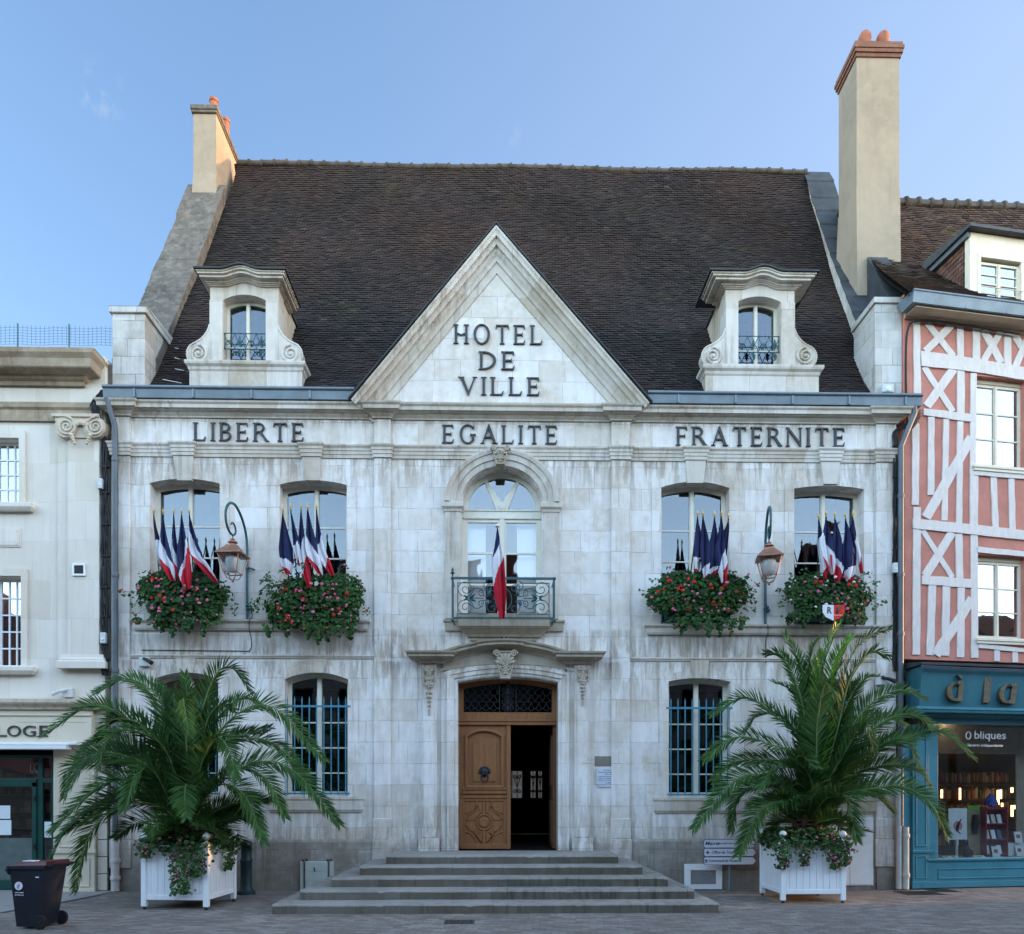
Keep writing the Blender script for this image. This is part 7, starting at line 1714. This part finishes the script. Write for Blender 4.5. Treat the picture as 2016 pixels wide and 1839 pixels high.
# ================================================================ signpost
def cs(x, y): return 1132.3+x*.21115, 1481.4+y*.21115
ys = -.30
u0, _ = cs(1200, 0); u1, _ = cs(1690, 0); x0, x1 = X(u0, ys), X(u1, ys)
root = thing('signpost', 'low direction signpost with three white boards beside the right planter', 'signpost', (X(cs(1450, 0)[0], ys), ys, 0))
px = X(cs(1450, 0)[0], ys); m = MB(); m.tube([(px, ys+.06, 0), (px, ys+.06, Z(cs(0, 815)[1], 1440, ys))], .028, 10); m.build('post', M['zinc'], root)
for i, (a, b, rows, mt) in enumerate(((812, 890, [('Mairie', .02, .20, .042, .055), ('-Accueil du public', .235, .33, .038, .042)], 'sign_text'), (895, 970, [('Office de Tourisme', .14, .40, .035, .05)], 'sign_blue'), (975, 1048, [('Communauté de l’Auxerrois', .085, .46, .035, .042)], 'sign_text'))):
    z1, z0 = Z(cs(0, a)[1], 1440, ys), Z(cs(0, b)[1], 1440, ys); zm = (z0+z1)/2; r = .02
    def brd(e): return [(x0+r+e, z0+e), (x1-.07, z0+e), (x1-e*1.5, zm), (x1-.07, z1-e), (x0+r+e, z1-e), (x0+e, z1-r-e), (x0+e, z0+r+e)]
    m = MB(); m.prism(brd(0), ys, ys+.025); bd = m.build('board', M['sign_text'], root, label=('board lettered Mairie', 'board lettered Office de Tourisme', 'board lettered Communauté')[i])
    m = MB(); m.prism(brd(.007), ys-.004, ys-.001); m.build('board_face', M['sign_white'], bd)
    wb = x1-x0
    for (s, fx, fw_, dz, hh) in rows: text_mesh(s, 'lettering', M[mt], bd, (x0+wb*fx+.01, ys-.0045, zm-hh*.48), wb*fw_*1.35, hh*1.25, .0015, .012, .15)
    m = MB()
    if i == 1:
        m.prism([(x0+.04, zm), (x0+.075, zm-.035), (x0+.11, zm), (x0+.075, zm+.035)], ys-.006, ys-.0045); m.build('sign_emblem', M['sign_purple'], bd)
    if i == 2:
        m.lathe([(.024, 0), (.024, -.002), (0, -.002)], (x0+.045, ys-.0045, zm+.008), 14, 'y'); m.box(x0+.02, x0+.075, ys-.006, ys-.0045, zm-.035, zm-.024); m.build('sign_emblem', M['sign_purple'], bd)
# ================================================================ small wall fixtures
def wallbox(name, label, cat, x0, x1, z0, z1, depth, mat, y0=-.055):
    t = thing(name, label, cat, ((x0+x1)/2, y0, z0)); return t
def cc(x, y): return 510.8+x*.21115, 1617.6+y*.21115
x0, x1 = X(cc(382, 0)[0], -.08), X(cc(690, 0)[0], -.08); z1 = Z(cc(0, 370)[1], 620, -.08)
t = thing('utility_cabinet', 'pale green utility cabinet with hinges, beside the left end of the steps', 'cabinet', ((x0+x1)/2, -.07, 0))
m = MB(); m.box(x0, x1, -.10, -.052, .02, z1); m.build('frame', M['cabinet'], t, bevel=.005)
for k in range(3): m = MB(); h = (z1-.06)/3; m.box(x0+.11, x1-.11, -.115, -.101, .04+k*h+.003, .04+(k+1)*h-.003); m.build('door_panel', M['cabinet'], t)
for x in (x0+.085, x1-.085): m = MB(); m.tube([(x, -.112, .05), (x, -.112, z1+.01)], .012, 6); m.ball((x-.03, -.09, z1+.02), .025, 6, 4); m.ball((x+.04, -.09, z1+.03), .028, 6, 4); m.build('hinge_rod', M['rust_cover'], t)
m = MB(); m.tube([(x0+.28, -.118, z1-.12), (x0+.30, -.118, z1-.19)], .012, 5); m.build('latch', M['iron_black'], t)
x0, x1 = X(cs(1018, 0)[0], -.06), X(cs(1368, 0)[0], -.06); z1, z0 = Z(cs(0, 1040)[1], 1384, -.06), .02
t = thing('vent_hatch', 'white framed wall vent with grey mesh panel under the signpost', 'vent', ((x0+x1)/2, -.06, 0))
xa, xb, za, zb = X(cs(1075, 0)[0], -.06), X(cs(1312, 0)[0], -.06), Z(cs(0, 1230)[1], 1384, -.06), Z(cs(0, 1098)[1], 1384, -.06)
m = MB(); m.prism([(x0, z0), (x1, z0), (x1, z1), (x0, z1)], -.085, -.051, [[(xa, za), (xb, za), (xb, zb), (xa, zb)]]); m.box(x0+.1, x1-.02, -.092, -.086, z0+.09, z0+.10); m.box(x0+.1, x1-.02, -.092, -.086, z1-.11, z1-.10)
for k in range(4): m.ball((x0+.2+k*.13, -.088, z1-.06), .008, 5, 3); m.ball((x0+.2+k*.13, -.088, z0+.06), .008, 5, 3)
m.build('frame', M['white_frame'], t, bevel=.004); m = MB(); m.box(xa-.01, xb+.01, -.07, -.06, za-.01, zb+.01); m.build('mesh_panel', pmat('vent_mesh', (.20, .19, .19), .7, .3, var=.2, scale=40), t)
x0, x1, z0, z1 = X(1174), X(1214.6), Z(1545, 1194), Z(1512, 1194)
t = thing('plaque', 'pale plaque headed ACCÈS, right of the door', 'plaque', ((x0+x1)/2, -.02, z0))
m = MB(); m.box(x0, x1, -.03, -.015, z0, z1); m.build('plate', M['plaque'], t, bevel=.004)
w_ = x1-x0
for s, fx, fw_, r in (('ACCÈS', .33, .34, 0), ('- Salle du Conseil', .05, .66, 1), ('Municipal', .42, .36, 2), ('- Salle des Commissions', .05, .88, 3), ('- Cabinet du Maire', .05, .66, 4), ('- Bureaux des Adjoints', .05, .80, 5), ('au Maire', .44, .32, 6)):
    text_mesh(s, 'lettering', M['sign_text'], t, (x0+w_*fx, -.0305, z1-.055-r*.043), w_*fw_, .022, .001, .012)
m = MB(); m.box(x0+.04, x1-.05, -.022, -.014, z0-.05, z0-.003); single('blank_plate', m, M['plaque'], 'narrow blank plate just under the ACCÈS plaque', 'plaque', ((x0+x1)/2, -.02, z0-.05))
m = MB(); m.box(X(1171), X(1209), -.012, -.0005, Z(1508, 1190), Z(1489, 1190)); single('blank_plaque', m, M['plinth'], 'blank smooth stone panel above the ACCÈS plaque', 'plaque', (X(1190), -.01, Z(1508, 1190)))
x0, x1, z0, z1 = X(984, -.06), X(1000, -.06), Z(1260.8, 992, -.06), Z(1251.2, 992, -.06)
t = thing('number_plate', 'small blue house number plate with a white 1 above the door', 'number plate', ((x0+x1)/2, -.06, z0))
m = MB(); m.box(x0, x1, -.066, -.052, z0, z1); m.build('plate', M['plate_blue'], t); text_mesh('1', 'number', M['white'], t, ((x0+x1)/2-.012, -.0665, z0+.02), .03, z1-z0-.035, .002, .02)
m = MB()
for a, b, c, d in ((x0, x1, z0, z0+.007), (x0, x1, z1-.007, z1), (x0, x0+.007, z0+.0071, z1-.0071), (x1-.007, x1, z0+.0071, z1-.0071)): m.box(a, b, -.0675, -.0665, c, d)
m.build('white_border', M['white'], t)
for (u0, u1, v0, v1, lab, cat, nm) in ((194, 203, 963, 943, 'pale junction box high on the left cable run', 'junction box', 'junction_box'), (199, 210, 1267, 1246, 'pale junction box low on the left cable run', 'junction box', 'junction_box'), (1756.5, 1766, 1128.5, 1109, 'white motion sensor on the right cable run', 'sensor', 'motion_sensor'), (1735, 1757, 774, 758, 'pale floodlight box on the right gable pier', 'floodlight', 'floodlight')):
    y = -.10 if u0 < 1700 else (-.12 if u0 > 1750 else .02); uc = (u0+u1)/2
    t = thing(nm, lab, cat, (X(uc, y), y, Z(v0, uc, y))); x0, x1, z0, z1 = X(u0, y), X(u1, y), Z(v0, uc, y), Z(v1, uc, y)
    m = MB(); m.box(x0, x1, y-.05, y+.04, z0, z1); m.build('case', M['plastic_box'], t, bevel=.01); m = MB(); m.ball(((x0+x1)/2, y-.05, z0+(z1-z0)*.35), (x1-x0)*.28, 10, 6, (1, .5, 1)); m.build('lens', M['opal'], t)
def camera_box(label, u, v, y, flip):
    c = pt(u, v, y); t = thing('security_camera', label, 'security camera', tuple(c))
    m = MB(); m.box(c.x-.10, c.x+.10, y-.02, y+.06, c.z-.09, c.z+.09); m.build('housing', M['plastic_box'], t, bevel=.012)
    m = MB(); m.tube([(c.x, y-.02, c.z+.06), (c.x+flip*.10, y-.10, c.z+.02), (c.x+flip*.22, y-.16, c.z-.05)], [.03, .035, .045], 8); m.build('camera_head', M['cable'] if flip > 0 else M['plastic_box'], t)
camera_box('white security camera above the LOGE shop sign', 133, 1364, -.06, -1)
camera_box('white box with a dark spot lamp above the left palm', 284, 1303, -.06, 1)
camera_box('small security camera above the bookshop side of the right palm', 1735, 1340, -.10, 1)
# cable runs
def bundle(label, uc, v0, v1, y, n, seed, tail):
    n = 8
    rr = random.Random(seed); t = thing('cable_bundle', label, 'cables', (X(uc, y), y, Z(v1, uc, y)))
    for k in range(n):
        m = MB(); x = X(uc, y)+(k-n/2)*.015; P = list(tail(k, rr)); zt_, zb_ = Z(v0, uc, y), Z(v1, uc, y); nn = 22
        for i in range(nn+1): P.append((x+rr.uniform(-.014, .014), y+rr.uniform(-.02, .02), zt_+(zb_-zt_)*i/nn))
        m.tube(catmull(P, 3), .011 if k % 3 else .017, 5); m.build('cable', M['cable'], t)
    for i in range(7):
        z = Z(v0, uc, y)+(Z(v1, uc, y)-Z(v0, uc, y))*(i+.2+.5*rr.random())/7; m = MB(); m.box(X(uc, y)-n*.009, X(uc, y)+n*.008, y-.03, y+.06, z, z+.025); m.build('clip', M['cable'], t)
    return t
bundle('black cable bundle running down beside the left grey downpipe', 207, 880, 1330, -.07, 7, 1, lambda k, rr: [(X(222+k*4, -.2), -.22, Z(775+k, 210, -.2)), (X(200-k*2.5, -.2), -.22, Z(770+k*3, 210, -.2)), (X(192-k, -.2), -.18, Z(800+k*3, 210, -.2)), (X(203, -.1), -.10, Z(845, 210, -.1))])
bundle('black cable bundle running down beside the right grey downpipe', 1764.5, 850, 1320, -.08, 6, 2, lambda k, rr: [(X(1815, -.2), -.15, Z(805+k*2, 1800, -.2)), (X(1798, -.2), -.18, Z(828+k*2, 1800, -.2)), (X(1778, -.15), -.15, Z(838+k, 1780, -.15))])
t = thing('eaves_cable', 'black cable looping along the eaves and corner of the pink house', 'cable', (RP.x, RP.y, 0), TH, local=True)
m = MB(); m.tube(catmull([(2.6, -.10, zg0-.16), (1.6, -.10, zg0-.12), (.8, -.10, zg0-.10), (.2, -.09, zg0-.14), (.03, -.05, zg0-.35), (.01, -.03, zg0-1.2), (.05, -.03, zg0-2.3)], 6), .022, 6); m.build('cable', M['cable'], t)
m = MB(); m.tube(catmull([(X(540, -.03), -.03, 4.9), (X(533, -.03), -.02, Z(1225)), (X(552, -.02), -.13, Z(1232)), (X(549, -.02), -.02, Z(1250)), (X(549), -.02, Z(1287)), (X(530), -.02, Z(1290)), (X(280), -.02, Z(1288))], 6), .008, 5)
m = MB(); m.tube(catmull([(X(494), -.02, Z(1190, 494)), (X(497), -.02, Z(1215, 495)), (X(496), -.13, Z(1222, 495)), (X(495), -.13, Z(1242, 495)), (X(496), -.02, Z(1262, 495)), (X(492), -.02, Z(1281, 492)), (X(470), -.02, Z(1282, 470)), (X(280), -.02, Z(1280, 280))], 6), .008, 5)
single('lamp_cable', m, M['cable'], 'thin black cable dropping from the left lantern to the string course', 'cable', (X(494), -.02, Z(1281, 492)))
m = MB(); m.tube(catmull([(X(1509), -.02, Z(1190, 1508)), (X(1507), -.02, Z(1228, 1507)), (X(1507), -.13, Z(1234, 1507)), (X(1507), -.13, Z(1252, 1507)), (X(1507), -.02, Z(1262, 1507)), (X(1507), -.02, Z(1305, 1507))], 6), .008, 5)
single('lamp_cable', m, M['cable'], 'thin black cable dropping from the right lantern', 'cable', (X(1507), -.02, Z(1300, 1507)))
# bollard behind the left planter
c = (X(485, -.55), -.55, 0); t = thing('bollard', 'dark green cast iron bollard base behind the left planter', 'bollard', c)
m = MB(); m.lathe([(.17, 0), (.17, .06), (.13, .09), (.11, .14), (.11, .62), (.125, .66), (.10, .70), (.10, .92), (.12, .96), (.10, 1.02), (.0, 1.06)], c, 14); m.build('shaft', pmat('dark_green_cast_iron', (.012, .032, .036), .5, .3), t, smooth=40)
# iron covers in the paving
for (u0, u1, v0, v1, lab) in ((875, 934, 1812, 1819.5, 'small brown cover plate in the paving before the steps'), (1772, 1850, 1755, 1762, 'long dark grating in the paving before the bookshop, nearer one'), (1830, 1882, 1751, 1756.5, 'short dark grating close to the bookshop wall')):
    a, b, c, d = [CAM+ray(u, v)*(-1.89/ray(u, v).z) for u, v in ((u0, v1), (u1, v1), (u1, v0), (u0, v0))]
    x0, x1, y0, y1 = (a.x+d.x)/2, (b.x+c.x)/2, a.y, d.y
    t = thing('paving_cover', lab, 'cover', ((x0+x1)/2, (y0+y1)/2, 0)); m = MB(); m.box(x0, x1, y0, y1, -.02, .006); m.build('plate', M['rust_cover'], t)
    m = MB(); n = int((x1-x0)/.06)
    for k in range(n): m.box(x0+.02+k*.06, x0+.05+k*.06, y0+.02, y1-.02, .006, .010)
    m.build('ribs', M['iron_black'], t)
# ================================================================ ground and the far side of the square
m = MB(); m.add([(-400, -400, 0), (400, -400, 0), (400, 400, 0), (-400, 400, 0)], [(0,1,2,3)])
g = m.build('ground', M['setts'], recalc=False); g['kind'] = 'structure'
def G(u, v, z=0.0): d = ray(u, v); return CAM+d*((z-1.89)/d.z)
q = [G(0, 1797), G(108, 1779), G(189, 1763.5)]
m = MB(); P = [(-14, q[0].y-.75), (q[0].x, q[0].y), (q[1].x, q[1].y), (q[2].x, q[2].y), (q[2].x, .1), (-14, .1)]
m.prism_z(P, -.05, .012); k = m.build('pavement', M['pave']); k['kind'] = 'structure'
m = MB(); 
for a, b in zip(P[:3], P[1:4]): d = Vector((b[0]-a[0], b[1]-a[1])).normalized(); m.prism_z([(a[0], a[1]), (b[0], b[1]), (b[0]+d.y*.09, b[1]-d.x*.09), (a[0]+d.y*.09, a[1]-d.x*.09)], -.05, .006)
k = m.build('gutter_strip', M['asphalt']); k['kind'] = 'structure'
m = MB(); m.prism_z([(X(1640), -.9), (X(1760, -.7), -.9), (X(1900), -.62), (X(1900), -.40), (X(1755, -.4), -.55), (X(1640), -.62)], .001, .005)
# opposite side of the square: houses that the windows mirror
def terrace():
    m = MB(); rf = MB(); x = -70.0; y0 = -27.0; i = 0
    while x < 95:
        w = R.uniform(6, 9); h = R.uniform(8.5, 11.5); rh = R.uniform(4.0, 7.0)
        hs = []
        for fl in range(3):
            for c in range(3):
                xx = x+w*(c+.5)/3; z = .6+fl*2.9
                if z+1.7 < h: hs.append([(xx-.5, z), (xx+.5, z), (xx+.5, z+1.7), (xx-.5, z+1.7)])
        m.prism([(x+.01, 0), (x+w-.01, 0), (x+w-.01, h), (x+.01, h)], y0, y0-.3, hs, mi=i % 3); m.box(x+.02, x+w-.02, y0-6, y0-.6, 0, h-.1, mi=3)
        rf.prism_x([(y0+.3, h), (y0-4, h+rh), (y0-8.3, h)], x-.02, x+w+.02)
        rf.box(x+w*.2, x+w*.2+.9, y0-4.4, y0-3.6, h+rh*.6, h+rh+1.3)
        x += w; i += 1
    for y1 in (-33, -24, -15, -6):  # unseen end blocks, added; the right-hand ones shut out low sun and glow
        h = R.uniform(10, 13); m.box(43, 51, y1, y1+8.9, 0, h, mi=1); rf.prism_x([(y1-.2, h), (y1+4.5, h+4), (y1+9.1, h)], 42.8, 51.2)
        m.box(-52, -44, y1, y1+8.9, 0, h, mi=0); rf.prism_x([(y1-.2, h), (y1+4.5, h+4), (y1+9.1, h)], -52.2, -43.8)
    t = m.build('opposite_terrace', [pmat('terrace_plaster', (.24, .20, .15)), pmat('terrace_stone', (.20, .18, .15)), pmat('terrace_pale', (.27, .25, .21)), M['dark']]); t['kind'] = 'structure'
    r = rf.build('terrace_roof', M['tile_hung'], t)
terrace()
